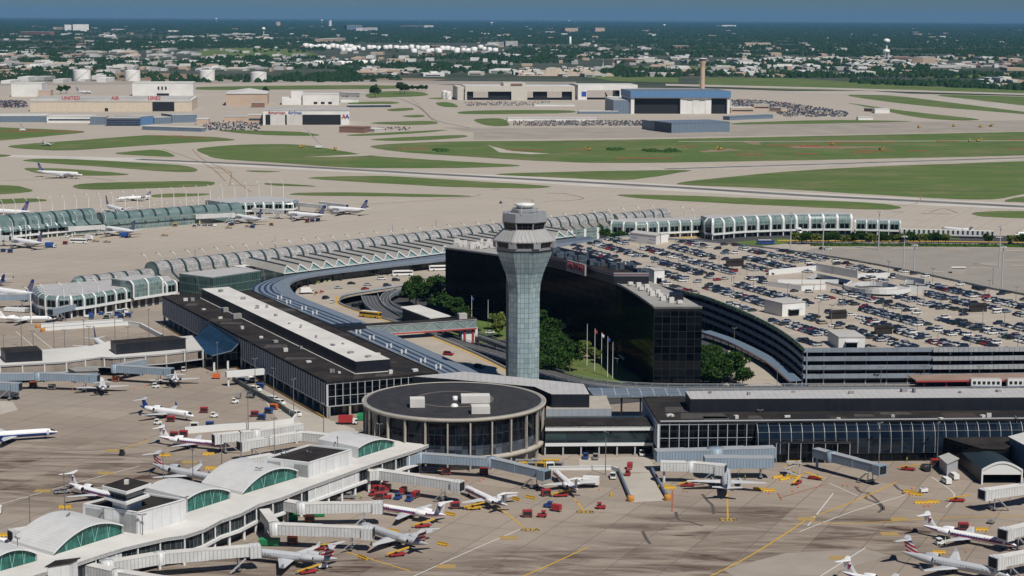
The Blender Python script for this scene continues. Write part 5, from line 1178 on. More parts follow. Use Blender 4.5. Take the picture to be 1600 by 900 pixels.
for pp_, in ((rp,), (ri,)):
    mb = MB(); mb.ribbon([(*p, h - 1.2) for p, h in zip(pp_, hz_)], [(*p, h + 1.0) for p, h in zip(pp_, hz_)]); o2 = [( wc.x + (p[0] - wc.x) * 1.02, wc.y + (p[1] - wc.y) * 1.02) for p in pp_]
    mb.ribbon([(*p, h + 1.0) for p, h in zip(pp_, hz_)], [(*p, h + 1.0) for p, h in zip(o2, hz_)]); mb.ribbon([(*p, h + 1.0) for p, h in zip(o2, hz_)], [(*p, h - 1.2) for p, h in zip(o2, hz_)]); mb.build('ramp_wall', M_WFRAME, t)
for (x0, y0), (x1, y1), hh in [((1201, 430), (1275, 423), 2.2), ((1275, 423), (1340, 435), 3.2), ((1215, 443), (1310, 443), 1.6), ((1200, 447), (1252, 454), 2.0), ((1252, 454), (1290, 452), 1.8), ((1340, 435), (1390, 434), 2.0), ((1400, 436), (1445, 444), 2.0), ((1398, 456), (1440, 459), 2.2)]:
    p, q = P2(x0, y0, HG), P2(x1, y1, HG); hh *= 1.35; mb = MB(); mb.bar((*p, HG + hh / 2), (*q, HG + hh / 2), .35, hh); mb.build('ramp_wall', M_WFRAME, t)
# hedge line along the parapet
M_LEAF = leaf_mat('garden_leaf', (0.014, 0.045, 0.008), (0.045, 0.095, 0.016), .3, 2.0)
M_LEAFY = leaf_mat('yellow_leaf', (0.10, 0.15, 0.03), (0.16, 0.19, 0.05), .3, 2.0)
M_BARK = flat('bark', (0.09, 0.07, 0.05), .9)
hd = []
for pth in (gleft[12:], gback[2:14]):
    for p in resample(pth, 1.6): hd.append((p[0] + rnd.uniform(-.3, .3), p[1] + rnd.uniform(-.3, .3) + .4, HG + .2, rnd.uniform(.5, .9), rnd.uniform(.4, 1.0)))
tag(lumps('planter_hedge', hd, M_LEAF), 'trailing green planting along the roof parapet of the garage', 'planting', kind='stuff')
# sheds on the deck
def shed(label, L_, C_, R_, h, wm=M_WHITE, rm=M_GREYR, z0=HG, door=True, name='stair_house'):
    """L_, C_, R_ = base pixels of left-back, near corner, right-back"""
    a, b, c = G(*L_, z0), G(*C_, z0), G(*R_, z0); d = a + c - b; t = thing(name, label, 'building', b)
    q = [(0, 0), (c.x - b.x, c.y - b.y), (d.x - b.x, d.y - b.y), (a.x - b.x, a.y - b.y)]
    MB().prism(q, 0, h, 0, cap=False).build('wall', wm, t); MB().prism(scaleq(q if A2(q) > 0 else q[::-1], -.2), h - .4, h, bottom=True).build('roof', rm, t)
    if door:
        v = Vector((c.x - b.x, c.y - b.y)); an_ = math.atan2(v.y, v.x); m_ = v * .5; n_ = Vector((v.y, -v.x)).normalized() * .08
        MB().box((m_.x + n_.x, m_.y + n_.y, 1.7 if h < 8 else 2), (v.length * .42, .3, 3.2), an_).build('door', M_DARKIN, t)
        MB().box((m_.x + n_.x * 14, m_.y + n_.y * 14, 3.4), (v.length * .5, 2.2, .25), an_).build('door_canopy', M_SFRAME, t)
    return t
shed('white block-shaped stair house in the middle of the garage roof', (1194, 488), (1222, 495), (1258, 492), 6.5)
shed('white stair house with rooftop machinery near the front edge of the garage', (1293, 535), (1310, 546), (1351, 546), 5.5)
shed('small white stair house touching the hotel roof end', (1013, 440), (1022, 444), (1038, 443), 7.5)
t = shed('wide white sign-covered stair block at the far left of the garage roof', (984, 378), (1025, 383), (1032, 379), 6.0, door=False)
va = G(984, 378, HG) - G(1025, 383, HG); an_ = math.atan2(-va.y, -va.x)
for f, s_ in ((.8, 'welcome'), (.15, 'thank you')): text_mesh(s_, 1.3, 'lettering', M_BLUE, t, (va.x * f + .25 * math.sin(an_), va.y * f - .25, 2.6), (R(90), 0, an_), .03)
t = shed('white stair house open to the right beside the sign-covered block', (1032, 379), (1032.5, 379.4), (1044, 378), 5.5, door=False)
for i, (x, y) in enumerate([(1301, 497), (1372, 521), (1520, 486), (1140, 415)]):
    shed(['dark boxy stair shaft in the centre rows of the garage roof', 'dark boxy stair shaft right of the front white stair house', 'dark boxy stair shaft among cars on the right of the garage roof', 'dark boxy stair shaft among cars on the left of the garage roof'][i], (x - 6, y - 2), (x - 4, y + 2), (x + 22, y + 1), 3.2, flat('dark_brown_panel', (0.022, 0.018, 0.018), .6), M_ROOFD, door=False, name='stair_shaft')
# ------------------------------------------------------------------ station, tracks, bridges in front of the garage
HT = 4.2
M_RAIL = rib_mat('track_bed', (0.12, 0.115, 0.11), (0.045, 0.042, 0.04), 1.4, .5, var=.4)
def guideway(label, path, wd, hh, rails=True):
    t = thing('guideway', label, 'elevated track', (0, 0, 0))
    l, r_ = offset(path, wd / 2), offset(path, -wd / 2)
    mb = MB(); mb.ribbon(z(r_, hh), z(l, hh)); mb.build('deck', M_RAIL, t)
    mb = MB(); mb.ribbon(z(r_, hh - 1.3), z(r_, hh + .3)); mb.ribbon(z(l, hh - 1.3), z(l, hh + .3)); mb.ribbon(z(l, hh - 1.3), z(r_, hh - 1.3)); mb.build('side_beam', M_BLUEG, t)
    mb = MB(); ps = resample(path, 7)
    for e in (wd / 2, -wd / 2):
        o_ = offset(ps, e)
        for p, q in zip(o_, o_[1:]): mb.bar((*p, hh + 1.15), (*q, hh + 1.15), .16); mb.bar((*p, hh + .7), (*q, hh + .7), .1); mb.bar((*p, hh), (*p, hh + 1.15), .14)
    mb.build('railing', M_SFRAME, t); mb = MB()
    for e in (.9, -.9, 2.7, -2.7):
        if abs(e) < wd / 2: o_ = offset(path, e); mb.ribbon(z(offset(path, e - .08), hh + .15), z(offset(path, e + .08), hh + .15))
    mb.build('rail', M_SFRAME, t); mb = MB()
    for p in resample(path, 18): mb.box((p[0], p[1], (hh - 1.3) / 2), (1.4, 1.4, hh - 1.3))
    mb.build('pier', M_GREYC, t, each=6)
main = smooth_path([P2(x, y, HT) for x, y in [(577, 462), (585, 478), (610, 495), (650, 513), (710, 534), (760, 548), (800, 560), (850, 580), (900, 594), (960, 603), (1040, 607), (1130, 607.5), (1260, 607), (1450, 606), (1800, 602)]], 4)
guideway('elevated people-mover track curving past the foot of the control tower', main, 9, HT)
loop = smooth_path([P2(x, y, HT) for x, y in [(625, 452), (605, 462), (603, 474), (625, 487), (670, 500), (740, 522), (800, 543)]], 4)
guideway('second inner track loop beside the tree clump', loop, 5, HT)
# roadway: departures level
M_ROADT = mat('tan_road', (0.40, 0.35, 0.285), .85, var=.18, scale=.08)
ro = smooth_path([P2(x, y, 5.5) for x, y in [(935, 386), (800, 400), (694, 414), (602, 424), (537, 432), (490, 441), (462, 455), (480, 476), (560, 510), (650, 553), (740, 590), (800, 620)]], 4)
ri = smooth_path([P2(x, y, 5.5) for x, y in [(945, 400), (810, 418), (695, 434), (650, 443), (600, 451), (545, 460), (530, 468), (540, 480), (640, 512), (735, 550), (800, 582), (840, 605)]], 4)
mb = MB(); mb.ribbon(z(ro, 5.5), z(ri, 5.5)); o = mb.build('departures_road', M_ROADT); tag(o, kind='structure')
t = thing('road_viaduct', 'concrete edge wall with railing and yellow kerb along the raised departures road', 'viaduct', (0, 0, 0))
mb = MB(); mb.ribbon(z(ri, 5.45), z(ri, 4.0)); mb.build('edge_beam', M_CREAMC, t)
o2 = offset(ri, .35); mb = MB(); mb.ribbon(z(o2, 5.5), z(o2, 6.5)); mb.ribbon(z(ri, 5.46), z(ri, 6.5)); mb.ribbon(z(o2, 6.5), z(ri, 6.5)); mb.build('edge_rail', M_SFRAME, t)
yk = [((a[0] * .97 + b[0] * .03), (a[1] * .97 + b[1] * .03)) for a, b in zip(ri, ro)]; yk2 = [((a[0] * .92 + b[0] * .08), (a[1] * .92 + b[1] * .08)) for a, b in zip(ri, ro)]
mb = MB(); mb.ribbon(z(yk[22:], 5.53), z(yk2[22:], 5.53)); mb.build('yellow_kerb', M_YEL, t)
mb = MB(); mb.ribbon(z(ro, 0), z(ro, 5.4)); mb.build('retaining_wall', M_GREYC, t)
# ground of the court: dark road, lawn
sheet('asphalt_road', [(470,470),(560,452),(700,430),(960,420),(1260,560),(1262,606),(850,640),(700,600)], 0.15, M_ASPH)
sheet('garden_lawn', [(770,490),(700,520),(735,545),(790,530),(800,498)], .3, M_GRASS)
sheet('garden_lawn', [(840,510),(842,560),(870,585),(905,592),(965,598),(1010,600),(1010,590),(975,580),(950,540),(900,500)], .3, M_GRASS)
sheet('garden_lawn', [(790,500),(850,505),(850,560),(800,545)], .26, M_GRASS)
sheet('planting_bed', [(888,546),(920,548),(925,560),(900,562)], .4, M_SOIL)
sheet('garden_lawn', [(600,480),(640,500),(620,507),(590,495)], .26, M_GRASS)
sheet('garden_lawn', [(740,545),(790,560),(790,578),(760,570)], .26, M_GRASS)
# hotel driveway: pale curved kerb and road to the right
sheet('service_road', [(1140,545),(1170,555),(1200,575),(1225,606),(1150,606),(1110,600)], .3, M_ROADT)
for lab, pts, m_ in [('pale curved canopy edge along the foot of the black hotel', [(838, 496), (880, 508), (925, 525), (950, 540), (975, 560)], M_BLUEG), ('curved walkway roof with a white and red edge at the foot of the garage', [(1095, 518), (1130, 530), (1165, 546), (1200, 566), (1235, 596)], M_BLUEG)]:
    pth = smooth_path(PP(pts, 4), 4); t = thing('walkway_canopy', lab, 'canopy', (0, 0, 0)); l, r_ = offset(pth, 5), pth
    mb = MB(); mb.ribbon(z(r_, 4), z(l, 4.3)); mb.build('roof', m_, t); mb = MB(); mb.ribbon(z(r_, 3.2), z(r_, 4.05)); mb.build('edge', M_WFRAME, t)
    mb = MB(); mb.ribbon(z(offset(pth, -.08), 3.0), z(offset(pth, -.08), 3.35)); mb.build('edge_stripe', M_RED if 'red' in lab else M_GREYC, t)
    mb = MB(); 
    for p in resample(offset(pth, 2.5), 8): mb.box((*p, 2), (.4, .4, 4))
    mb.build('post', M_GREYC, t, each=6)
# glazed footbridge
t = thing('footbridge', 'glazed truss footbridge with red underside crossing the departures road', 'footbridge', (0, 0, 0))
fa, fb_ = P2(554, 510, 13), P2(745, 498, 13); fd = Vector((fb_[0] - fa[0], fb_[1] - fa[1])); fL = fd.length; fd.normalize(); fn = Vector((-fd.y, fd.x)) * 5; an_ = math.atan2(fd.y, fd.x)
fa, fb_ = Vector(fa), Vector(fb_)
M_FBG = grid_mat('bridge_glass', (0.20, 0.26, 0.26), (0.30, 0.35, 0.35), 4, 4, .15, .15, .2, .2)
MB().prism([tuple(fa), tuple(fb_), tuple(fb_ + fn), tuple(fa + fn)], 8.6, 12.8, 0, cap=False, bottom=True).build('glazing', M_FBG, t)
MB().prism([tuple(fa - fn * .05), tuple(fb_ - fn * .05), tuple(fb_ + fn), tuple(fa + fn)], 12.8, 13.2).build('roof', M_ROOFD, t)
p0 = fa + fd * fL * .28; MB().box(((p0.x + fb_.x) / 2, (p0.y + fb_.y) / 2 - .1, 8.35), ((fb_ - p0).length, .8, .6), an_).build('underside_beam', M_RED, t)
mb = MB(); nz2 = 11
for k in range(nz2):
    p = fa + fd * fL * k / nz2 - fn * .03; q = fa + fd * fL * (k + 1) / nz2 - fn * .03; za, zb = (8.8, 12.6) if k % 2 == 0 else (12.6, 8.8)
    mb.bar((p.x, p.y, za), (q.x, q.y, zb), .2); mb.bar((p.x, p.y, 8.7), (p.x, p.y, 12.7), .14)
mb.bar((fa.x, fa.y - .2, 12.7), (fb_.x, fb_.y - .2, 12.7), .25); mb.bar((fa.x, fa.y - .2, 8.8), (fb_.x, fb_.y - .2, 8.8), .25)
mb.build('truss', M_SFRAME, t)
for f in (.90, .97): p = fa + fd * fL * f; MB().box((p.x, p.y + 1, 4), (.9, .9, 8)).build('leg', M_RED, t)
p = fa + fd * fL * .93; MB().box((p.x, p.y + 3, 5), (8, 3, 7.5), an_).build('stair_core', M_WFRAME, t)
p = fa + fd * fL * .84; MB().box((p.x + 2, p.y + 2.5, 14.5), (4, 3, 2.6), an_).build('roof_unit', M_GREYR, t)
p = fa + fd * 2; MB().box((p.x - 6, p.y + 1, 10.5), (17, 8, 6), an_).build('landing', M_NAVYW, t)
# white station canopy
t = thing('station_canopy', 'white flat station roof beside the track loop, behind the footbridge', 'canopy', (0, 0, 0))
q = PP([(625, 479.5), (655, 476), (704, 493.5), (672, 497)], 11); MB().prism(q, 10.6, 11, bottom=True).build('roof', M_ROOFW, t); MB().prism(scaleq(q if A2(q) > 0 else q[::-1], 1), 4.2, 10.5).build('wall', M_NAVYW, t)
# right station with train
t = thing('station_canopy', 'long station with a rust-coloured roof and red edge before the garage', 'canopy', (0, 0, 0))
q = PP([(1431, 594), (1780, 591), (1780, 580), (1418, 586)], 7.6); MB().prism(q, 7.2, 7.6, 0, bottom=True).build('roof', mat('rusty_roof', (0.30, 0.21, 0.16), .8, var=.25, scale=.1), t)
p, q_ = P2(1431, 594.3, 7.6), P2(1780, 591.3, 7.6); mb = MB(); mb.bar((*p, 7.1), (*q_, 7.1), .4, .5); mb.build('edge', M_RED, t)
p2_, q2_ = (p[0] + 2, p[1] + 7), (q_[0], q_[1] + 7); MB().prism([p2_, q2_, (q2_[0], q2_[1] + 4), (p2_[0], p2_[1] + 4)], 0, 7.1).build('rear_wall', M_BLKG, t)
p3 = (p[0] - 1.5, p[1] + 1); 
mb = MB()
for k in range(9): mb.box((p[0] + 4 + k * 9, p[1] + 2 - k * .05, 5.3), (.4, .4, 3.6))
mb.build('column', M_RED, t, each=6)
proto = thing('train', '', 'train', (0, 0, 0))
MB().prism([(0, -1.4), (12.4, -1.4), (12.4, 1.4), (0, 1.4)], .9, 3.9, bottom=True).build('body', M_WFRAME, proto)
MB().box((6.2, 0, 4.0), (11.8, 2.4, .3)).build('roof', M_GREYR, proto); MB().box((6.2, 0, .6), (11.4, 2.2, .6)).build('underframe', M_GREYC, proto); MB().box((6.2, -1.42, 1.15), (12.3, .06, .3)).build('stripe', M_BLUEF, proto)
mb = MB()
for k in range(6): mb.box((1.3 + k * 1.95, -1.43, 2.5), (1.2, .08, 1.3))
mb.build('window', M_DARKIN, proto, each=6)
for k, (x, lb) in enumerate([(1517, 'white people-mover car at the station, the left of two'), (1574, 'white people-mover car at the station, the right of two')]):
    g = G(x, 607.5, HT); dup(proto, (g.x, g.y + 1, HT + .1), -.01, lb, 'people-mover cars at the station')
Proto(proto).drop()
# ================================================================== white concourse in the lower left
M_WP = rib_mat('white_wall_panel', (0.66, 0.67, 0.67), (0.42, 0.43, 0.44), 3.6, .035, var=.22)
M_GP = rib_mat('grey_wall_panel', (0.33, 0.34, 0.34), (0.24, 0.25, 0.25), 4.5, .04, var=.3)
M_LUN = grid_mat('lunette_glass', (0.008, 0.07, 0.06), (0.006, 0.03, 0.027), 1.5, 1.7, .1, .1, .12, .45, glass2=(0.02, .16, .13), spec=.5)
M_ARCH = rib_mat('arched_roof_sheet', (0.58, 0.58, 0.57), (0.50, 0.50, 0.495), 1.0, .12, var=.15)
M_DGL = grid_mat('dark_glass_strip', (0.010, 0.014, 0.018), (0.20, 0.21, 0.22), 1.6, 9, .1, .1, .08, .2, glass2=(0.03, .045, .05))
HR = 9.0
fe = PP([(-60, 932), (0, 915), (73, 893), (121, 879), (156, 867), (192, 856), (260, 840), (290, 836), (320, 826), (346, 812), (376, 802), (405, 787), (440, 777), (483, 760), (563, 731), (598, 719), (652, 702), (676, 692)], HR)
bv = Vector(P2(38, 855.5, HR)) - Vector(P2(80, 868, HR)); bv = bv * 1.5; bvn = bv.normalized()
be = [(p[0] + bv.x * 1.15, p[1] + bv.y * 1.15) for p in fe]
t = thing('concourse', 'white concourse with five arched green lunettes and a flat white roof at lower left', 'concourse', (0, 0, 0))
# even the back edge
be = [(fe[0][0] + bv.x * 1.6, fe[0][1] + bv.y * 1.6), (fe[-1][0] + bv.x * 1.25, fe[-1][1] + bv.y * 1.25)]
hull = fe + be[::-1]
MB().prism(hull, HR - .9, HR, 0, bottom=True).build('roof', M_ROOFW, t)
inn = [(p[0] + bvn.x * .9, p[1] + bvn.y * .9) for p in fe]
MB().ribbon(z(inn, 4.0), z(inn, HR - .85)).build('glazing', M_DGL, t)
for i0, i1 in ((5, 6), (13, 14)):
    q = [(p[0] + bvn.x * .5, p[1] + bvn.y * .5) for p in fe[i0 - (1 if i0 == 5 else 0):i1 + (0 if i0 == 5 else 1)]]; MB().ribbon(z(q, 3.4), z(q, HR - .85)).build('wall_panel', M_WP, t)
MB().ribbon(z(fe, 3.2), z(fe, 4.0)).ribbon(z(fe, 4.0), z(inn, 4.05)).build('floor_band', M_WFRAME, t)
MB().ribbon(z(fe, HR - 1.0), z(fe, HR - .02)).build('fascia', M_WFRAME, t)
in2 = [(p[0] + bvn.x * 4, p[1] + bvn.y * 4) for p in fe]; MB().ribbon(z(in2, 0), z(in2, 3.4)).build('lower_wall', M_GREYC, t)
MB().ribbon(z(be, 0), z(be, HR - .5)).build('rear_wall', M_WP, t); MB().ribbon(z([fe[-1], be[-1]], 0), z([fe[-1], be[-1]], HR - .5)).build('end_wall', M_DGL, t)
mb = MB()
for p in resample(inn, 7.5): mb.box((p[0], p[1], 1.7), (.7, .7, 3.4), .7)
mb.build('column', M_WFRAME, t, each=6); mb = MB()
for p in resample(inn, 7.5): mb.box((p[0] - bvn.x * .4, p[1] - bvn.y * .4, 6.2), (.4, .4, 4.2), .7)
mb.build('mullion', M_WFRAME, t, each=6)
def lunette(x0, y0, x1, y1, H, t0=0.0, back=1.0):
    a, b = Vector((*P2(x0, y0, HR), HR)), Vector((*P2(x1, y1, HR), HR)); n = 18; fr = []; d = (b - a)
    # width of the full arch is wider than the visible part when its left foot is cut off by a box
    for k in range(n + 1):
        u = t0 + (1 - t0) * k / n; fr.append(a + d * (k / n) + Vector((0, 0, max(.35, H * (1 - ((u - .56) / .6) ** 2) + .0))))
    bb = Vector((bv.x, bv.y, 0)) * back; bk2 = [p + bb for p in fr]; ov = Vector((-bvn.x, -bvn.y, 0)) * .9
    mb = MB(); L = d.length
    for k in range(n):
        u0, u1 = L * k / n, L * (k + 1) / n; mb.face([a + d * (k / n), a + d * ((k + 1) / n), fr[k + 1], fr[k]], 0, [(u0, 0), (u1, 0), (u1, fr[k + 1].z - HR), (u0, fr[k].z - HR)])
    mb.build('lunette', M_LUN, t)
    top = [p + ov + Vector((0, 0, .25)) for p in fr]; tb_ = [p + Vector((0, 0, .25)) for p in bk2]
    mb = MB(); mb.ribbon(top, tb_, 0, True); mb.build('arched_roof', M_ARCH, t)
    mb = MB(); mb.ribbon([p - Vector((0, 0, .45)) for p in top], top, 0, True)
    mb.face([top[0], tb_[0], Vector((*tb_[0].xy, HR)), Vector((*top[0].xy, HR))][::-1]); mb.face([top[-1], tb_[-1], Vector((*tb_[-1].xy, HR)), Vector((*top[-1].xy, HR))]); mb.face([Vector((*tb_[0].xy, HR))] + tb_ + [Vector((*tb_[-1].xy, HR))]); mb.build('arch_edge', M_WFRAME, t)
    mb = MB(); fo = Vector((-bvn.x, -bvn.y, 0)) * .12
    for k in range(1, 5):
        c = a + d * (k / 5) + fo; i = min(n, round(n * (k / 5 - .05))); j = min(n, round(n * (k / 5 + .05))); mb.bar(c, fr[i] + fo, .16); mb.bar(c, fr[j] + fo, .16)
    mb.build('brace', flat('pale_green_frame', (0.2, 0.4, 0.33), .5), t, each=12)
lunette(-38, 903, 55, 877, 5.0); lunette(81, 868, 190, 834, 5.4); lunette(290.5, 801, 357, 779.6, 5.4, .3); lunette(376, 773, 463, 746.7, 5.2); lunette(557, 716, 613.4, 698, 4.6, .28)
def roofbox(L_, C_, R_, h0, h1):
    l, c, r_ = Vector(P2(*L_, h1)), Vector(P2(*C_, h1)), Vector(P2(*R_, h1)); d = l + r_ - c; q = [tuple(l), tuple(c), tuple(r_), tuple(d)]
    MB().prism([tuple(l), tuple(c), tuple(r_), tuple(d)], h0, h1, 0, cap=False).build('box_wall', M_WP, t)
    v = (c - l); nn_ = Vector((v.y, -v.x)).normalized() * -.12
    if nn_.y > 0: nn_ = -nn_
    for f0, f1 in ((.06, .36), (.68, .97)):
        p, q_ = l + v * f0 + nn_, l + v * f1 + nn_; MB().ribbon(z([tuple(p), tuple(q_)], h0), z([tuple(p), tuple(q_)], h1 - .8)).build('grey_panel', M_GP, t)
    qq = q if A2(q) > 0 else q[::-1]; MB().face([(*p, h1 - .35) for p in scaleq(qq, .5)]).build('box_roof', M_ROOFD, t)
    mb = MB(); q3 = scaleq(qq, .25)
    for i in range(4): mb.bar((*q3[i], h1), (*q3[(i + 1) % 4], h1), .5, .5)
    mb.build('parapet', M_WFRAME, t); return qq
qa = roofbox((129, 788), (215, 801.4), (290.5, 780.5), 0, 15.2); roofbox((414, 715.6), (482.7, 723.7), (550, 702.7), 0, 13.8)
# ramp cab on the first box
ct = thing('apron_control_cab', 'white square apron control cab with slanted dark windows on the concourse roof', 'control cab', (0, 0, 0))
def ringq(L_, C_, R_, h): l, c, r_ = Vector(P2(*L_, h)), Vector(P2(*C_, h)), Vector(P2(*R_, h)); q = [tuple(l), tuple(c), tuple(r_), tuple(l + r_ - c)]; return q if A2(q) > 0 else q[::-1]
q = ringq((159, 758), (197.4, 767.5), (236.5, 754), 21.8)
MB().prism(scaleq(q, 2.2), 14.8, 16.6).build('base_wall', M_WP, ct)
def frus(q0, z0_, q1, z1_, name, m, uvs=True):
    mb = MB()
    for i in range(4): j = (i + 1) % 4; mb.face([(*q0[i], z0_), (*q0[j], z0_), (*q1[j], z1_), (*q1[i], z1_)])
    return mb.build(name, m, ct)
frus(scaleq(q, 2.2), 16.6, scaleq(q, 1.0), 17.6, 'flared_wall', M_WP); MB().prism(scaleq(q, .4), 17.6, 18.3, bottom=True).build('balcony_band', M_WFRAME, ct)
frus(scaleq(q, 2.0), 18.3, scaleq(q, 1.1), 20.8, 'glazing', M_DGL); MB().prism(q, 20.8, 21.6, bottom=True).build('roof_edge', M_WFRAME, ct); MB().prism(scaleq(q, .5), 21.6, 21.8).build('roof', M_ROOFD, ct)
cc = Vector(q[0]).lerp(Vector(q[2]), .5); MB().box((cc.x, cc.y, 22.4), (1.2, 1.2, 1.2)).build('roof_unit', M_ROOFW, ct)
tb2 = block('small white stair block with a dark roof before the concourse front', [(74, 884), (108, 878), (121, 872), (88, 876)], 13, M_WP, M_ROOFD, 'stair_block')
# ------------------------------------------------------------------ tan and grey pier on the left
t = thing('gate_pier', 'low pier with tan wall panels, white frames and pale flat roof at left', 'pier building', (0, 0, 0))
HP = 8.6
pe = PP([(-70, 576), (0, 571), (102, 565), (157, 557.5), (176, 558.5), (260, 552.5), (317, 545.5)], HP); pbk = PP([(-70, 552), (0, 548), (66, 546), (142, 540.5), (170, 533), (260, 528), (300, 524)], HP)
MB().prism(pe + pbk[::-1], HP - .5, HP, 0, bottom=True).build('roof', M_PALER, t)
pin = [(p[0], p[1] + .5) for p in pe]; MB().ribbon(z(pin, 4.2), z(pin, HP - .4)).build('tan_wall', rib_mat('tan_wall_panel', (0.33, 0.28, 0.235), (0.26, 0.22, 0.19), 1.2, .1, var=.4), t)
pi2 = [(p[0], p[1] + 3) for p in pe]; MB().ribbon(z(pi2, 0), z(pi2, 4.2)).build('lower_wall', M_BLKG, t)
MB().ribbon(z(pe, HP - .6), z(pe, HP + .1)).build('fascia', M_WFRAME, t); MB().ribbon(z(pe, 3.9), z(pe, 4.4)).build('floor_band', M_SFRAME, t)
mb = MB()
for p in resample(pe, 9): mb.box((p[0], p[1] + .3, 6.3), (.5, .4, 4.2))
mb.build('frame', M_WFRAME, t, each=6); mb = MB()
for p in resample(pe, 18): mb.box((p[0], p[1] + .8, 2), (.6, .6, 4))
mb.build('column', M_GREYC, t, each=6)
for x0, x1, y in ((181, 202, 572), (206, 222, 570), (227, 248, 568), (296, 308, 562)):
    a, b = G(x0, y, 6.2), G(x1, y - .8, 6.2); mb = MB(); mb.bar((a.x, pe[4][1] + (a.x - pe[4][0]) * (pe[6][1] - pe[4][1]) / (pe[6][0] - pe[4][0]) + .35, 6.2), (b.x, pe[4][1] + (b.x - pe[4][0]) * (pe[6][1] - pe[4][1]) / (pe[6][0] - pe[4][0]) + .35, 6.2), .5, 3.2); mb.build('window', M_BLKG, t)
for r4, hh in (([(1, 543), (57, 540), (66, 548), (8, 551)], 13), ([(172.5, 532), (181.4, 538), (290, 529), (270, 524)], 13.2)):
    q = PP(r4, hh); MB().prism(q, HP, hh, 0, 1).build('penthouse', [M_NAVYW, M_ROOFD], t)
block('square grey gate lobby projecting from the tan pier', [(150, 572), (153, 578.5), (118, 579.5), (104, 574)], 5.4, M_GREYC, M_GREYC, 'gate_lobby')
# blue barrel hall
t = thing('glass_hall', 'blue glass barrel-roofed hall joining the tan pier to the finned terminal', 'glass hall', (0, 0, 0))
f0, f1 = Vector(P2(331, 556, 7)), Vector(P2(392, 549, 7)); fb2 = Vector(P2(337, 526, 7)) - Vector(P2(392, 549, 7))
d = f1 - f0; n = 12; fr = []
for k in range(n + 1):
    u = k / n; zz = 7 + (1.2 * u / .5 if u < .5 else 1.2 + 5.0 * math.sin(math.pi / 2 * min(1, (u - .5) / .45))); fr.append((f0.x + d.x * u, f0.y + d.y * u, zz))
bk3 = [(p[0] + fb2.x, p[1] + fb2.y, p[2]) for p in fr]
M_BBAR = grid_mat('blue_barrel_glass', (0.014, 0.038, 0.065), (0.03, 0.065, 0.10), 3.4, 2.2, .12, .1, .15, .35, spec=.6)
MB().ribbon(fr, bk3).build('barrel_roof', M_BBAR, t)
mb = MB(); mb.face([(f0.x, f0.y, 4)] + [(f1.x, f1.y, 4)] + fr[::-1]); mb.build('front_glazing', M_BLKG, t)
mb = MB(); mb.face([(f0.x, f0.y, 0), (f0.x, f0.y, 7), (*bk3[0][:2], 7), (*bk3[0][:2], 0)]); mb.build('side_glazing', M_BLKG, t)
mb = MB()
for k in range(n): mb.bar(fr[k], fr[k + 1], .3)
mb.build('edge', M_BLUEG, t)
for u in (.05, .4, .75): p = f0 + d * u; MB().box((p.x, p.y + .5, 2), (.8, .8, 4)).build('column', M_WFRAME, t)
mb = MB(); mb.ribbon(z([tuple(f0 + Vector((0, 3))), tuple(f1 + Vector((0, 3)))], 0), z([tuple(f0 + Vector((0, 3))), tuple(f1 + Vector((0, 3)))], 4)); mb.build('lower_wall', M_BLKG, t)
t = thing('covered_bridge', 'narrow white bridge on posts before the finned terminal', 'footbridge', (0, 0, 0))
a, b = G(353, 585, 5.2), G(417, 580, 5.2); mb = MB(); mb.bar(a, b, 2.4, 2.4); mb.build('deck', M_WFRAME, t)
for f in (.06, .95): p = a.lerp(b, f); MB().box((p.x, p.y, 2), (.7, .7, 4)).build('leg', M_WFRAME, t)
# ------------------------------------------------------------------ blast walls and fences
def wall_line(label, pts, h, m, w_=.6, name='blast_wall', cat='wall'):
    pth = PP(pts); t = thing(name, label, cat, (*pth[0], 0)); o = pth[0]; l = [(p[0] - o[0], p[1] - o[1]) for p in pth]; r_ = offset(l, w_)
    mb = MB(); mb.ribbon(z(l, 0), z(l, h)); mb.ribbon(z(r_, h), z(l, h)); mb.ribbon(z(r_, 0), z(r_, h)); mb.build('panel', m, t)
    mb = MB(); mb.ribbon(z(offset(l, -.06), h - .35), z(offset(l, -.06), h - .1)); mb.build('top_rail', M_SFRAME, t)
wall_line('upper white blast wall on the apron beyond the tan pier', [(64, 512), (120, 508.5), (192, 504)], 2, M_WFRAME, 1)
wall_line('lower white blast wall bending towards the finned terminal', [(70, 517), (140, 512), (200, 508), (218, 511), (252, 529)], 2, M_WFRAME, 1)
wall_line('green mesh fence with grey rail beside the finned terminal', [(363, 595), (400, 618), (440, 640), (461, 655)], 2.2, mat('green_mesh', (0.16, 0.20, 0.17), .8), .3, 'fence', 'fence')
wall_line('white wall curving under the jet bridges at the left', [(461, 656), (456, 663), (420, 668), (350, 672), (288, 677)], 2.4, M_WFRAME, 1)
wall_line('low white kerb wall left of the sunken ramp', [(857, 735), (955, 734), (965, 738)], 1.4, M_WFRAME)
wall_line('dark blue-grey left wall of the ramp', [(965, 738), (973, 757), (984, 783)], 1.5, M_BLUEG); wall_line('dark blue-grey right wall of the ramp', [(1017, 736), (1029, 758), (1042, 781)], 1.5, M_BLUEG)
for x, y, lb in [(985.5, 783, 'orange drum ending the left ramp wall'), (1043, 781.5, 'orange drum ending the right ramp wall'), (59, 512, 'orange drum at the end of the upper white blast wall'), (67, 518, 'orange drum at the end of the lower white blast wall')]:
    g = G(x, y); o = MB().lathe([(1.1, 0), (1.2, .8), (1.1, 1.7), (1.0, 1.8), (.1, 1.8)], n=14).build('drum', mat('drum_orange', (0.55, 0.24, 0.05), .6)); o.location = g; tag(o, lb, 'drum')
sheet('ramp_slab', [(968,742),(1018,738),(1040,782),(986,785)], .02, M_PALE); sheet('pale_slab', [(905,716),(1012,714),(1024,730),(1018,738),(962,738),(930,730),(905,730)], .03, M_PALE)
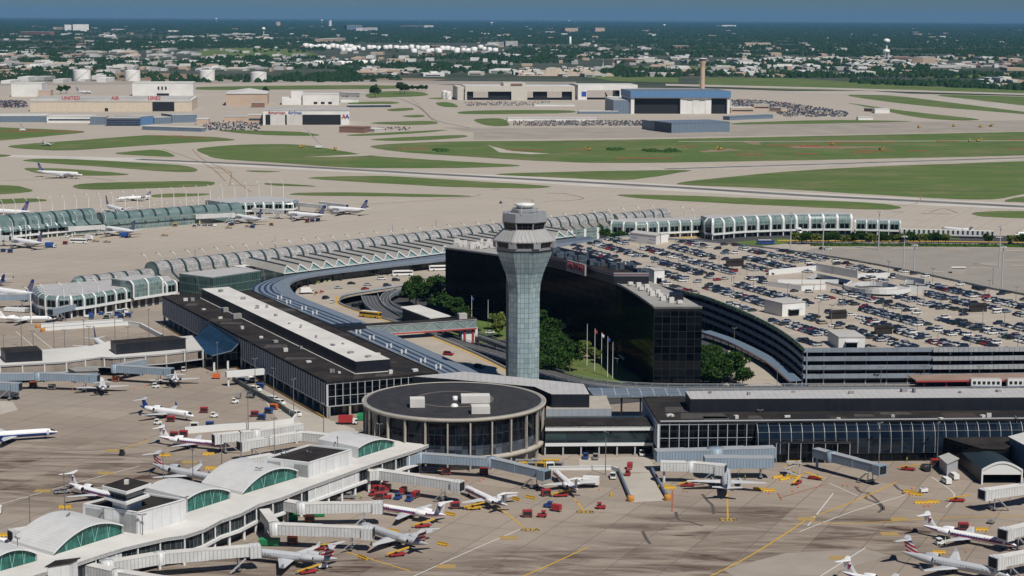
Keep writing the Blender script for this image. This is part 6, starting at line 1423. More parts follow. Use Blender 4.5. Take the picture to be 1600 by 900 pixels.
sheet('pale_slab', [(395,600),(470,640),(560,672),(560,690),(470,676),(440,664)], .03, M_PALE); sheet('asphalt_patch', [(0,626),(20,628),(28,640),(0,648)], .03, M_PALE)
# surface car park and roads on the right
sheet('car_park', [(1240,396),(1270,388),(1360,385),(1600,388),(1800,393),(1800,520),(1600,463),(1412,426),(1300,405)], .03, mat('car_park_asphalt', (0.28, 0.255, 0.225), .9, var=.15, scale=.05))
sheet('ring_road', [(1050,376),(1120,370),(1210,366),(1400,366),(1800,372),(1800,384),(1400,379),(1215,379),(1130,381)], .04, M_ASPH)
sheet('verge', [(1125,380),(1215,372.5),(1240,373),(1235,380),(1180,385)], .08, M_GRASS); sheet('verge', [(1270,379.5),(1500,381),(1800,386),(1800,389),(1500,385.5),(1290,384)], .08, M_GRASS); sheet('verge', [(1250,368),(1500,370),(1500,373),(1250,372)], .09, M_GRASS)
for p in [[(1060,371),(1210,364.8),(1300,365.5),(1300,366.3),(1210,365.9),(1060,372.5)], [(1215,374.8),(1480,376.5),(1800,381),(1800,382.3),(1480,377.7),(1215,376.2)]]: sheet('yellow_kerb_strip', p, .12, M_YEL)
for x0, x1, y in [(1318,1350,376+12),(1345,1372,386.6),(1393,1434,387),(1472,1515,388.5),(1558,1600,390.5),(1455,1475,424),(1515,1545,418),(1525,1560,412),(1565,1600,406),(1578,1600,414)]: sheet('traffic_island', [(x0,y),(x1,y),(x1-2,y+1.6),(x0+2,y+1.6)], .15, M_DECK)
bay_concourse('concourse', 'tall curved teal concourse with white hoops beyond the garage, at right', smooth_path(PP([(1101, 373), (1110, 375), (1135, 373), (1165, 370.5), (1230, 368), (1280, 367), (1330, 367)]), 2), 4.2, 14.4, 4.2, 18, 10.5, framew=1.6)
bay_concourse('concourse', 'lower flat-roofed continuation of the tall curved teal concourse', PP([(1336, 367.5), (1370, 368), (1406, 369)]), 4.2, 10.6, 2, 16, 9)
bay_concourse('concourse', 'glazed link building between the silver vault and the tall teal concourse', PP([(955, 372), (1000, 374), (1050, 371), (1098, 369)]), 3.8, 11.5, 2.5, 18, 9)
t = thing('link_corridor', 'long low white corridor with dark square windows at far right', 'corridor', (0, 0, 0))
cp = PP([(1407, 370), (1480, 371.5), (1553, 373.5)]); MB().ribbon(z(cp, 1.5), z(cp, 5.4)).build('wall', grid_mat('corridor_wall', (0.04, 0.05, 0.06), (0.55, 0.56, 0.56), 3.4, 7, 1.9, 1, .3, .2), t)
MB().ribbon(z(cp, 5.4), z(offset(cp, 5), 5.4)).build('roof', M_ROOFW, t)
t = block('small beige booth alone in the surface car park', [(1488, 418), (1509, 418), (1507, 416.5), (1488, 416.5)], 3.6, M_CREAMC, M_PALER, 'booth')
# ================================================================== aircraft
M_PW = mat('aircraft_white', (0.78, 0.78, 0.78), .3, var=.06, scale=.3); M_PS = mat('aircraft_silver', (0.45, 0.47, 0.49), .3, var=.08, scale=.3)
M_PB = flat('aircraft_blue', (0.015, 0.05, 0.22), .35); M_PR = flat('aircraft_red', (0.42, 0.015, 0.03), .35); M_PG = flat('engine_grey', (0.28, 0.29, 0.30), .4, .3)
M_PK = flat('aircraft_glass', (0.01, 0.012, 0.02), .15); M_TYRE = flat('tyre', (0.012, 0.012, 0.012), .9); M_STAB = mat('wing_grey', (0.52, 0.53, 0.54), .4, var=.1, scale=.4)
def tail_mat(name, kind):
    m, nt, b = _new(name); tc = N(nt, 'ShaderNodeTexCoord').outputs['Object']; s_ = N(nt, 'ShaderNodeSeparateXYZ'); nt.links.new(tc, s_.inputs[0])
    x, zz = s_.outputs[0], s_.outputs[2]
    if kind == 'stripes':
        q = mth(nt, 'ADD', zz, mth(nt, 'MULTIPLY', x, .35)); f = mth(nt, 'LESS_THAN', mth(nt, 'FRACT', mth(nt, 'DIVIDE', q, 1.05)), .6)
        hi = mth(nt, 'GREATER_THAN', mth(nt, 'ADD', mth(nt, 'MULTIPLY', zz, 1.0), mth(nt, 'MULTIPLY', x, .75)), .9)
        c = mixc(nt, hi, (0.42, 0.015, 0.03), (0.02, 0.10, 0.24)); o = mixc(nt, f, (0.62, 0.63, 0.64), c)
    elif kind == 'globe':
        r_ = mth(nt, 'SQRT', mth(nt, 'ADD', mth(nt, 'POWER', mth(nt, 'SUBTRACT', x, .2), 2), mth(nt, 'POWER', mth(nt, 'ADD', zz, .6), 2)))
        g_ = mth(nt, 'MULTIPLY', mth(nt, 'LESS_THAN', r_, 2.9), mth(nt, 'GREATER_THAN', mth(nt, 'FRACT', mth(nt, 'MULTIPLY', r_, 1.6)), .55))
        o = mixc(nt, g_, (0.012, 0.045, 0.24), (0.36, 0.30, 0.24))
    nt.links.new(o, b.inputs['Base Color']); b.inputs['Roughness'].default_value = .4; return m
M_STRIPE, M_GLOBE = tail_mat('striped_tail', 'stripes'), tail_mat('globe_tail', 'globe')
TYPES = {  # L, span, R, H, T-tail, engines, gear, root chord, tip chord, sweep, winglet
 'erj': (29.9, 20.0, 1.14, 6.8, 1, 'rear', 1.2, 4.2, 1.5, 22, 0), 'crj': (26.8, 21.2, 1.35, 6.3, 1, 'rear', 1.2, 4.8, 1.4, 26, 1), 'crj7': (32.5, 23.2, 1.35, 7.5, 1, 'rear', 1.3, 5.3, 1.5, 27, 1),
 'e170': (29.9, 26.0, 1.55, 9.7, 0, 'wing', 1.7, 5.4, 1.7, 25, 0), 'b73': (39.5, 34.3, 2.0, 12.5, 0, 'wing', 1.9, 7.6, 1.9, 27, 0), 'b75': (54.0, 38.0, 2.1, 13.6, 0, 'wing', 2.4, 8.4, 1.9, 27, 0)}
def aircraft(typ, livery):
    L, S, Rf, H, T, eng, gear, rc_, tc_, sw, wl = TYPES[typ]
    t = thing('airliner', '', 'airliner'); zc = Rf + gear; n = 20
    prof = [(0, .04, -.28), (.012, .24, -.26), (.03, .44, -.2), (.055, .66, -.12), (.085, .84, -.05), (.13, 1, 0), (.3, 1, 0), (.5, 1, 0), (.64, 1, 0), (.74, .93, .05), (.82, .78, .17), (.89, .58, .32), (.95, .36, .46), (.99, .17, .56), (1, .05, .58)]
    rings = [[(L / 2 - f * L, Rf * r_ * math.cos(2 * math.pi * k / n), zc + Rf * (dz + r_ * math.sin(2 * math.pi * k / n))) for k in range(n)] for f, r_, dz in prof]
    body = M_PS if livery == 'silver' else M_PW
    def mf(i, k):
        s_ = math.sin(2 * math.pi * (k + .5) / n)
        if livery == 'eagle': return 1 if .12 < s_ < .2 or (i > 10 and s_ < .3 and s_ > -.1) else (2 if -.35 < s_ < -.1 else 0)
        if livery == 'bluebelly': return 1 if s_ < -.1 else 0
        if livery == 'bluetail': return 1 if i >= 11 else 0
        if livery == 'globe': return 3 if s_ < -.55 else 0
        return 0
    MB().loft(rings, 0, True, True, mf).build('fuselage', [body, M_PB, M_PR, M_PG], t)
    # glazing
    mb = MB()
    for i in (2, 3):
        for k in (2, 3, 4, 5, 6, 7):
            p = [Vector(rings[i][k]), Vector(rings[i][(k + 1) % n]), Vector(rings[i + 1][(k + 1) % n]), Vector(rings[i + 1][k])]; c = Vector((p[0].x, 0, zc)); mb.face([c + (q - c) * 1.012 for q in p][::1])
    mb.f = mb.f[6:] if False else mb.f; mb.build('cockpit_window', M_PK, t)
    mb = MB(); f = .14
    while f < .70:
        x = L / 2 - f * L
        for sd in (1, -1):
            y = sd * Rf * 1.004 * math.cos(.30); zz = zc + Rf * math.sin(.30); mb.face([(x, y, zz - .17), (x - .28, y, zz - .17), (x - .28, y * .985, zz + .2), (x, y * .985, zz + .2)][::sd])
        f += (.85 if typ[0] != 'b' else 1.1) / L
    mb.build('window_row', flat('cabin_window', (0.02, 0.05, 0.16) if livery == 'eagle' else (0.03, 0.035, 0.05), .3), t)
    mb = MB()
    for sd in (1, -1):
        x = L / 2 - .115 * L; mb.box((x, sd * Rf * .985, zc + .15), (.8, .08, 1.7))
    mb.build('cabin_door', flat('door_seam', (0.55, 0.56, 0.57), .4), t, each=6)
    def surf(name, root, tip, cr, ct, m, par, th=.11):
        """root/tip leading-edge points"""
        ra, ta = Vector(root), Vector(tip); vert = abs(ta.z - ra.z) > abs(ta.y - ra.y); up_ = Vector((0, 1, 0)) if vert else Vector((0, 0, 1)); rg = []
        for p, c in ((ra, cr), (ta, ct)):
            rg.append([p, p + Vector((-c * .3, 0, 0)) + up_ * c * th / 2, p + Vector((-c, 0, 0)), p + Vector((-c * .3, 0, 0)) - up_ * c * th / 2])
        mb = MB(); mb.loft([[tuple(q) for q in r_] for r_ in rg], 0, True, False); o = mb.build(name, m, par); return o
    xr = (-.02 if eng == 'rear' else .06) * L + rc_ * .5; zr = zc - Rf * .55; dx = math.tan(R(sw)) * S / 2
    for sd in (1, -1):
        wgt = surf('wing', (xr, sd * Rf * .5, zr), (xr - dx, sd * S / 2, zr + S * .035), rc_, tc_, M_STAB, t)
        if wl: surf('winglet', (xr - dx, sd * S / 2, zr + S * .035), (xr - dx - 1.1, sd * (S / 2 + .35), zr + S * .035 + 1.4), tc_, .5, M_PB if livery in ('bluetail', 'bluebelly') else body, wgt, .06)
    zt_ = zc + Rf * .8; xt = -L / 2 + (.17 if T else .16) * L
    tm = {'silver': M_STRIPE, 'globe': M_GLOBE, 'bluetail': M_PB, 'bluebelly': M_PB}.get(livery, M_PW)
    fc = H - zt_; fo = surf('tail_fin', (xt, 0, zt_ - .2), (xt - fc * .78, 0, H), fc * (.95 if T else .75) + .6, fc * (.6 if T else .3), tm, t, .09)
    if livery in ('silver', 'globe', 'eagle'):
        for v in fo.data.vertices: v.co -= Vector((xt - fc * .7, 0, zt_ + fc * .45))
        fo.location = (xt - fc * .7, 0, zt_ + fc * .45)
        if livery == 'eagle':
            for sd in (1, -1):
                mb = MB(); mb.face([(.5, sd * .16, .7), (-.1, sd * .16, .9), (-.35, sd * .16, -.9)][::-sd], 0); mb.face([(-.45, sd * .16, -.9), (-.75, sd * .16, .9), (-.2, sd * .16, .75)][::-sd], 1); mb.build('tail_emblem', [M_PB, M_PR], fo)
    zs = H - .15 if T else zc + Rf * .45; xs = xt - fc * .72 if T else -L / 2 + .135 * L; ss = S * (.37 if T else .38) / 2 * (1 if T else 1.0)
    for sd in (1, -1): surf('tailplane', (xs + (.2 if T else 0), sd * (0.05 if T else Rf * .25), zs), (xs - ss * .55, sd * ss, zs + (0 if T else .6)), S * .115, S * .055, M_STAB if livery != 'eagle' else M_PW, t)
    er = {'erj': .85, 'crj': .8, 'crj7': .9, 'e170': .95, 'b73': 1.15, 'b75': 1.3}[typ]; el_ = er * (4.2 if eng == 'rear' else 3.3)
    for sd in (1, -1):
        if eng == 'rear': ex, ey, ez = -.24 * L, sd * (Rf + er * .95), zc + Rf * .5
        else: ex, ey, ez = xr + 1.2, sd * S * .17, max(er + .35, zr - er * 1.05)
        e_ = MB().loft([[(ex + el_ * (.5 - f_), ey + er * r_ * math.cos(2 * math.pi * k / 14), ez + er * r_ * math.sin(2 * math.pi * k / 14)) for k in range(14)] for f_, r_ in ((0, .88), (.05, 1), (.4, 1.02), (.75, .86), (1, .6))], 0, False, True).build('engine', body if livery != 'globe' else M_PG, t)
        mb = MB(); mb.face([(ex + el_ * .47, ey + er * .86 * math.cos(2 * math.pi * k / 14), ez + er * .86 * math.sin(2 * math.pi * k / 14)) for k in range(14)]); mb.face([(ex - el_ * .49, ey + er * .6 * math.cos(2 * math.pi * k / 14), ez + er * .6 * math.sin(2 * math.pi * k / 14)) for k in range(14)][::-1]); mb.build('intake', M_PK, e_, each=1)
        if eng == 'rear': MB().box((ex - .2, sd * (Rf * .9), ez), (el_ * .6, .9, .35)).build('pylon', body, e_)
        else: MB().box((ex - el_ * .3, ey, (ez + zr + .3) / 2 + er * .3), (el_ * .8, .35, max(.4, zr - ez))).build('pylon', body, e_)
    for gx_, gy_ in ((L * .36, 0), (-L * .04, Rf * .95 + .6), (-L * .04, -Rf * .95 - .6)):
        g_ = MB().box((gx_, gy_, gear * .7), (.22, .22, gear * 1.3)).build('landing_gear', M_PG, t); rw = .33 if typ[0] != 'b' else .5
        mb = MB()
        for o_ in (.22, -.22): mb.tube([(gx_, gy_ + o_ - .1, rw), (gx_, gy_ + o_ + .1, rw)], rw, 12)
        mb.build('wheel', M_TYRE, g_, each=14)
    wr_ = {'silver': ('American Eagle', 1.1, M_GREYC), 'globe': ('UNITED', 1.6 if typ[0] == 'b' else 1.0, M_PB), 'eagle': ('American Eagle', .65, M_RED)}.get(livery)
    if wr_:
        for sd in (1, -1): text_mesh(wr_[0], wr_[1], 'lettering', wr_[2], t, (L * (.22 if livery != 'eagle' else .24), sd * (Rf * 1.0 + .04), zc + Rf * (.42 if livery == 'eagle' else -.18)), (R(90 if sd < 0 else 90), 0, 0 if sd < 0 else math.pi), .015)
    return t
PROT = {}
def fly(typ, livery, nose, tail, label, group=None, anchor='mid'):
    key = (typ, livery)
    if key not in PROT: PROT[key] = Proto(aircraft(typ, livery))
    L = TYPES[typ][0]; h = TYPES[typ][2] + TYPES[typ][6]; a, b = G(*nose, h), G(*tail, h); d = a - b; an = math.atan2(d.y, d.x)
    dist = d.xy.length
    if anchor == 'mid': c = (a + b) / 2
    elif anchor == 'nose': c = a - d.normalized() * L / 2
    else: c = b + d.normalized() * L / 2
    return PROT[key].put((c.x, c.y, 0), an, label, group)
SM = 'regional jets with rear engines on the apron'; BG = 'blue-tailed airliners at the far-left concourse'
fly('crj7', 'bluebelly', (90.7, 673.5), (-40, 682), 'regional jet with a blue belly cut off by the left edge', SM, 'nose')
fly('crj', 'bluetail', (303.5, 649), (218, 637), 'white regional jet with an all blue tail taxiing left of the finned terminal', SM)
fly('erj', 'eagle', (360, 696), (230, 683), 'slim white jet with red and blue stripes beside the white curving wall', SM, 'nose')
fly('crj7', 'silver', (348, 750), (237, 728), 'silver jet with a striped tail beyond the arched white concourse', SM)
fly('erj', 'eagle', (231, 789), (107, 758), 'slim white jet whose nose hides behind the apron control cab', SM, 'tail')
fly('erj', 'eagle', (34, 850), (-80, 835), 'slim white jet at the lower left edge, only its nose showing', SM, 'nose')
fly('erj', 'eagle', (723, 760), (776, 785), 'slim white jet pointing away at the upper white jet bridge near the round building', SM, 'nose')
fly('erj', 'eagle', (590, 791), (697, 808), 'slim white jet with its nose in the middle white jet bridge', SM, 'tail')
fly('crj7', 'silver', (578, 825), (668, 854), 'silver jet with striped tail between the two lower jet bridges', SM, 'tail')
fly('crj7', 'silver', (400, 863), (527, 877), 'silver jet with striped tail at the bottom left, in front of the rest', SM, 'tail')
fly('erj', 'eagle', (873, 742), (903, 769), 'slim white jet seen from behind, left of the sunken ramp', SM, 'tail')
fly('e170', 'silver', (1134, 735), (1136.5, 768), 'silver jet seen tail-on before the black right-hand terminal', SM, 'tail')
fly('erj', 'eagle', (1599, 853), (1441, 824), 'slim white jet with stripes at the lower right, behind the silver one', SM, 'tail')
fly('crj7', 'silver', (1582, 899), (1409, 866), 'silver jet with striped tail in the bottom right corner', SM, 'tail')
fly('erj', 'eagle', (1445, 925), (1315, 897), 'slim white jet cut off by the bottom edge, mostly its tail showing', SM, 'tail')
fly('crj', 'globe', (157, 590), (161.5, 611), 'small jet seen from behind at the left blue-grey jet bridge', SM, 'tail')
fly('crj', 'globe', (269, 580), (275, 599), 'small jet seen from behind near the blue glass hall', SM, 'tail')
fly('e170', 'bluebelly', (178, 551), (147, 530), 'pale jet half hidden behind the tan pier and its dark box', SM, 'tail')
fly('erj', 'plain', (87, 497), (-30, 498), 'plain white jet at the left before the white blast walls', SM, 'nose')
fly('b73', 'globe', (-50, 448), (52, 461), 'white airliner entering from the left edge at the low hooped wing', BG, 'tail')
fly('crj7', 'bluetail', (-60, 428), (9, 441), 'jet at the left edge showing only its tail on the middle apron', None, 'tail')
fly('b73', 'globe', (16, 374), (77, 384), 'blue-tailed airliner nearest the left edge at the teal concourse', BG, 'nose')
fly('b73', 'globe', (163, 356), (214, 364), 'blue-tailed airliner second from the left, bus parked before it', BG, 'nose')
fly('b73', 'globe', (366, 337), (419, 346), 'blue-tailed airliner third from the left at the teal concourse', BG, 'nose')
fly('b73', 'globe', (446, 333), (492, 337), 'blue-tailed airliner fourth from the left, carts parked behind it', BG, 'nose')
fly('b73', 'globe', (509, 325), (566, 329), 'blue-tailed airliner rightmost at the rounded end of the teal concourse', BG, 'nose')
fly('crj7', 'globe', (184, 310.5), (234, 307.5), 'small blue-tailed jet taxiing beyond the far-left teal concourse', None)
fly('b73', 'globe', (205, 332), (166, 322), 'airliner behind the teal concourse, dark blue fin and white back showing', None, 'tail')
fly('b75', 'globe', (-70, 326), (47, 333), 'large white airliner behind the teal concourse at the left edge', None, 'tail')
fly('b75', 'globe', (138, 273), (49, 268.5), 'long blue-tailed airliner taxiing between the grass strips', None)
fly('crj', 'globe', (88, 227), (58, 222.5), 'small jet taxiing far away on the left above the others', None)
fly('b73', 'globe', (148, 144), (116, 143), 'tiny airliner parked behind the long cream hangar', None)
fly('b75', 'globe', (996, 154), (928, 151), 'distant airliner standing under the open pale hangar frame', None)
fly('e170', 'plain', (1030, 172), (1062, 172), 'small plane parked inside the blue-topped hangar', None)
for i, (x, y) in enumerate([(430, 400), (613, 379), (681, 370.5), (305, 421)]):
    fly('b73', 'globe', (x + 2, y + 7), (x, y - 9), ['airliner hidden by the silver vault, second blue fin from the left', 'airliner hidden by the silver vault, third blue fin from the left', 'airliner hidden by the silver vault, rightmost blue fin', 'airliner hidden by the silver vault, leftmost blue fin'][i], 'airliners behind the silver vault', 'tail')
fly('crj', 'globe', (1132, 356), (1144, 351), 'small jet behind the tall teal concourse, blue fin tip showing', None, 'tail')
fly('crj', 'plain', (1500, 359), (1522, 361), 'small white T-tailed jet beyond the white corridor', None, 'tail'); fly('crj7', 'plain', (1586, 366), (1640, 362), 'white jet nosing in from the right edge by the ring road', None, 'nose')
fly('b73', 'globe', (1250, 362), (1246, 353), 'jet behind the tall teal concourse with only fin tip over the roof', None, 'tail')
for p in PROT.values(): p.drop()
# ================================================================== jet bridges
M_JG = rib_mat('bluegrey_corrugated', (0.26, 0.33, 0.40), (0.19, 0.25, 0.31), 1.1, .3, var=.2); M_JW = rib_mat('white_corrugated', (0.62, 0.63, 0.62), (0.44, 0.45, 0.45), 1.1, .25, var=.25)
M_JR = flat('bridge_roof_grey', (0.30, 0.32, 0.34), .7)
def jet_bridge(label, pts, col_='g', h=5.6, cab=True, legs=True, w_=3.0, ht=2.9):
    m = M_JG if col_ == 'g' else M_JW; P = [G(x, y, h) for x, y in pts]; o = P[0].copy(); o.z = 0; t = thing('jet_bridge', label, 'jet bridge', o); Q = [p - o for p in P]
    t['group'] = 'jet bridges'
    for i in range(len(Q) - 1):
        a, b = Q[i], Q[i + 1]; L = (b - a).length; d = (b - a).normalized(); k = 2 if L > 18 else 1
        for j in range(k):
            s_ = 1 - .07 * j; p, q = a + d * (L * j / k), a + d * (L * (j + 1) / k); mb = MB()
            mb.bar(p, q, w_ * s_, ht * s_); mb.build('tunnel', m, t)
            mb = MB(); mb.bar(p + Vector((0, 0, ht * s_ / 2 + .1)), q + Vector((0, 0, ht * s_ / 2 + .1)), w_ * s_ + .1, .2); mb.build('roof', M_JR if col_ == 'g' else M_ROOFW, t)
        if i > 0: MB().lathe([(w_ * .62, -ht / 2 - .2), (w_ * .62, ht / 2 + .3), (.1, ht / 2 + .5)], a, n=16).build('rotunda', m, t)
    if legs:
        for f, wheel in ((.12, 0), (.82, 1)):
            a, b = (Q[0], Q[1]) if not wheel else (Q[-2], Q[-1]); p = a.lerp(b, f); zb = h - ht / 2
            g_ = MB(); dd = (b - a).normalized(); nn_ = Vector((-dd.y, dd.x, 0))
            if wheel:
                for s_ in (1.2, -1.2): g_.bar(p + nn_ * s_ + Vector((0, 0, -ht / 2)), Vector((p.x + nn_.x * s_, p.y + nn_.y * s_, .6)), .3)
                g_.box((p.x, p.y, .9), (3.4, 1, .5), math.atan2(nn_.y, nn_.x)); g_ = g_.build('leg', M_PG, t)
                for s_ in (1.3, -1.3): c = Vector((p.x, p.y, .5)) + nn_ * s_; MB().tube([c - nn_ * .2, c + nn_ * .2], .5, 12).build('wheel', M_TYRE, g_)
            else: g_.bar((p.x, p.y, 0), (p.x, p.y, zb), .8).build('leg', m, t)
    if cab:
        e = Q[-1]; d = (Q[-1] - Q[-2]).normalized(); an = math.atan2(d.y, d.x); MB().box((e.x, e.y, e.z - .1), (3.2, 3.9, 3.4), an).build('cab', m, t)
        c = e + d * 1.65; MB().box((c.x, c.y, c.z), (.2, 3.0, 2.6), an).build('cab_opening', M_DARKIN, t)
        s_ = e - d * 3; nn_ = Vector((-d.y, d.x, 0)); s_ = s_ - nn_ * 2.6 if nn_.y > 0 else s_ + nn_ * 2.6; mb = MB(); mb.bar(s_ + Vector((0, 0, -1.4)), s_ - d * 4.5 + Vector((0, 0, .3 - h)), 1.0, .2); mb.build('stair', M_SFRAME, t)
JB = [('long blue-grey jet bridge running along the foot of the round building', [(631, 720), (656, 715), (768, 722), (850, 741)], 'g'), ('white jet bridge leading from the concourse to the upper slim jet', [(575, 743), (592, 741), (715, 759)], 'w'),
 ('white jet bridge meeting the middle slim jet', [(440, 788), (472, 794), (590, 792)], 'w'), ('white jet bridge meeting the silver jet in the middle', [(413, 803), (430, 826), (575, 832)], 'w'),
 ('long white jet bridge with grey roof at the bottom left', [(150, 876), (168, 886), (250, 872), (398, 860)], 'w'), ('low white jet bridge cut by the bottom edge', [(121, 886), (185, 900), (260, 912)], 'w'),
 ('long blue-grey jet bridge at the left edge', [(-30, 590), (60, 588), (148, 591)], 'g'), ('blue-grey jet bridge beside the tan pier', [(225, 567), (180, 576), (264, 581)], 'g'), ('short blue-grey jet bridge end at the left edge by the box truck', [(-30, 602), (26, 604)], 'g'),
 ('wide blue-grey walkway box above the others by the right terminal', [(1024, 712), (1118, 709), (1210, 706)], 'g'), ('second blue-grey walkway box just before the first', [(1100, 722), (1208, 722)], 'g'),
 ('white jet bridge meeting the silver tail-on jet', [(1032, 728), (1080, 729), (1126, 733)], 'w'), ('blue-grey jet bridge sloping right without a plane', [(1274, 707), (1300, 714), (1374, 733)], 'g'),
 ('white jet bridge at the right edge under the arched shelter', [(1640, 755), (1600, 764), (1540, 772)], 'w'), ('white jet bridge at the right edge meeting the slim jet', [(1650, 815), (1572, 834)], 'w'), ('white jet bridge in the bottom right corner', [(1650, 860), (1558, 878)], 'w'),
 ('grey-white jet bridge reaching the slim jet by the curving wall', [(472, 668), (400, 679), (340, 685)], 'w'), ('grey-white jet bridge just nearer than the one at the curving wall', [(520, 686), (470, 681), (380, 696)], 'w'), ('short white jet bridge meeting the silver jet beyond the arches', [(425, 716), (380, 724), (345, 741)], 'w'),
 ('grey jet bridge poking out at the far lower left', [(80, 826), (24, 836)], 'w'), ('pale jet bridge at the left edge by the hooped wing', [(-30, 466), (48, 464)], 'g'), ('sloping pale jet bridge before the hooped wing', [(141, 474), (82, 487)], 'g'),
 ('blue-grey jet bridge at the nearest blue-tailed airliner', [(-30, 371), (12, 372)], 'w'), ('blue-grey jet bridge at the second blue-tailed airliner', [(106, 358), (160, 355)], 'w'), ('pale jet bridge at the third blue-tailed airliner', [(305, 339), (363, 336)], 'w'), ('pale jet bridge at the fourth blue-tailed airliner', [(395, 328), (443, 331)], 'w'), ('pale jet bridge at the rightmost blue-tailed airliner', [(462, 319), (505, 323)], 'w'), ('pale short jet bridge behind the white airliner stands', [(500, 318), (540, 322)], 'w')]
for lb, pts, c_ in JB: jet_bridge(lb, pts, c_, cab='walkway' not in lb, w_=5.0 if 'walkway' in lb else 3.0, ht=3.6 if 'walkway' in lb else 2.9)
t = thing('stair_tower', 'yellow-railed outside stair between the walkway box and the sloping jet bridge', 'stair', G(1240, 742)); g0 = G(1240, 742)
MB().box((0, 0, 4.4), (5, 3, .3)).build('landing', M_SFRAME, t); mb = MB(); mb.bar((2, 0, 4.4), (-4, -2, 2.4), 1.4, .3); mb.bar((-4, -2, 2.4), (2, -4, .2), 1.4, .3); mb.build('flight', M_SFRAME, t, each=6)
mb = MB(); mb.bar((2.5, -1.5, 5.4), (-2.5, -1.5, 5.4), .15); mb.bar((2, -.7, 5.4), (-4, -2.7, 3.4), .15); mb.bar((-4, -2.7, 3.4), (2, -4.7, 1.2), .15); mb.build('railing', M_YEL, t)
for x in (2, -2): MB().box((x, 0, 2.2), (.4, .4, 4.4)).build('leg', M_SFRAME, t)
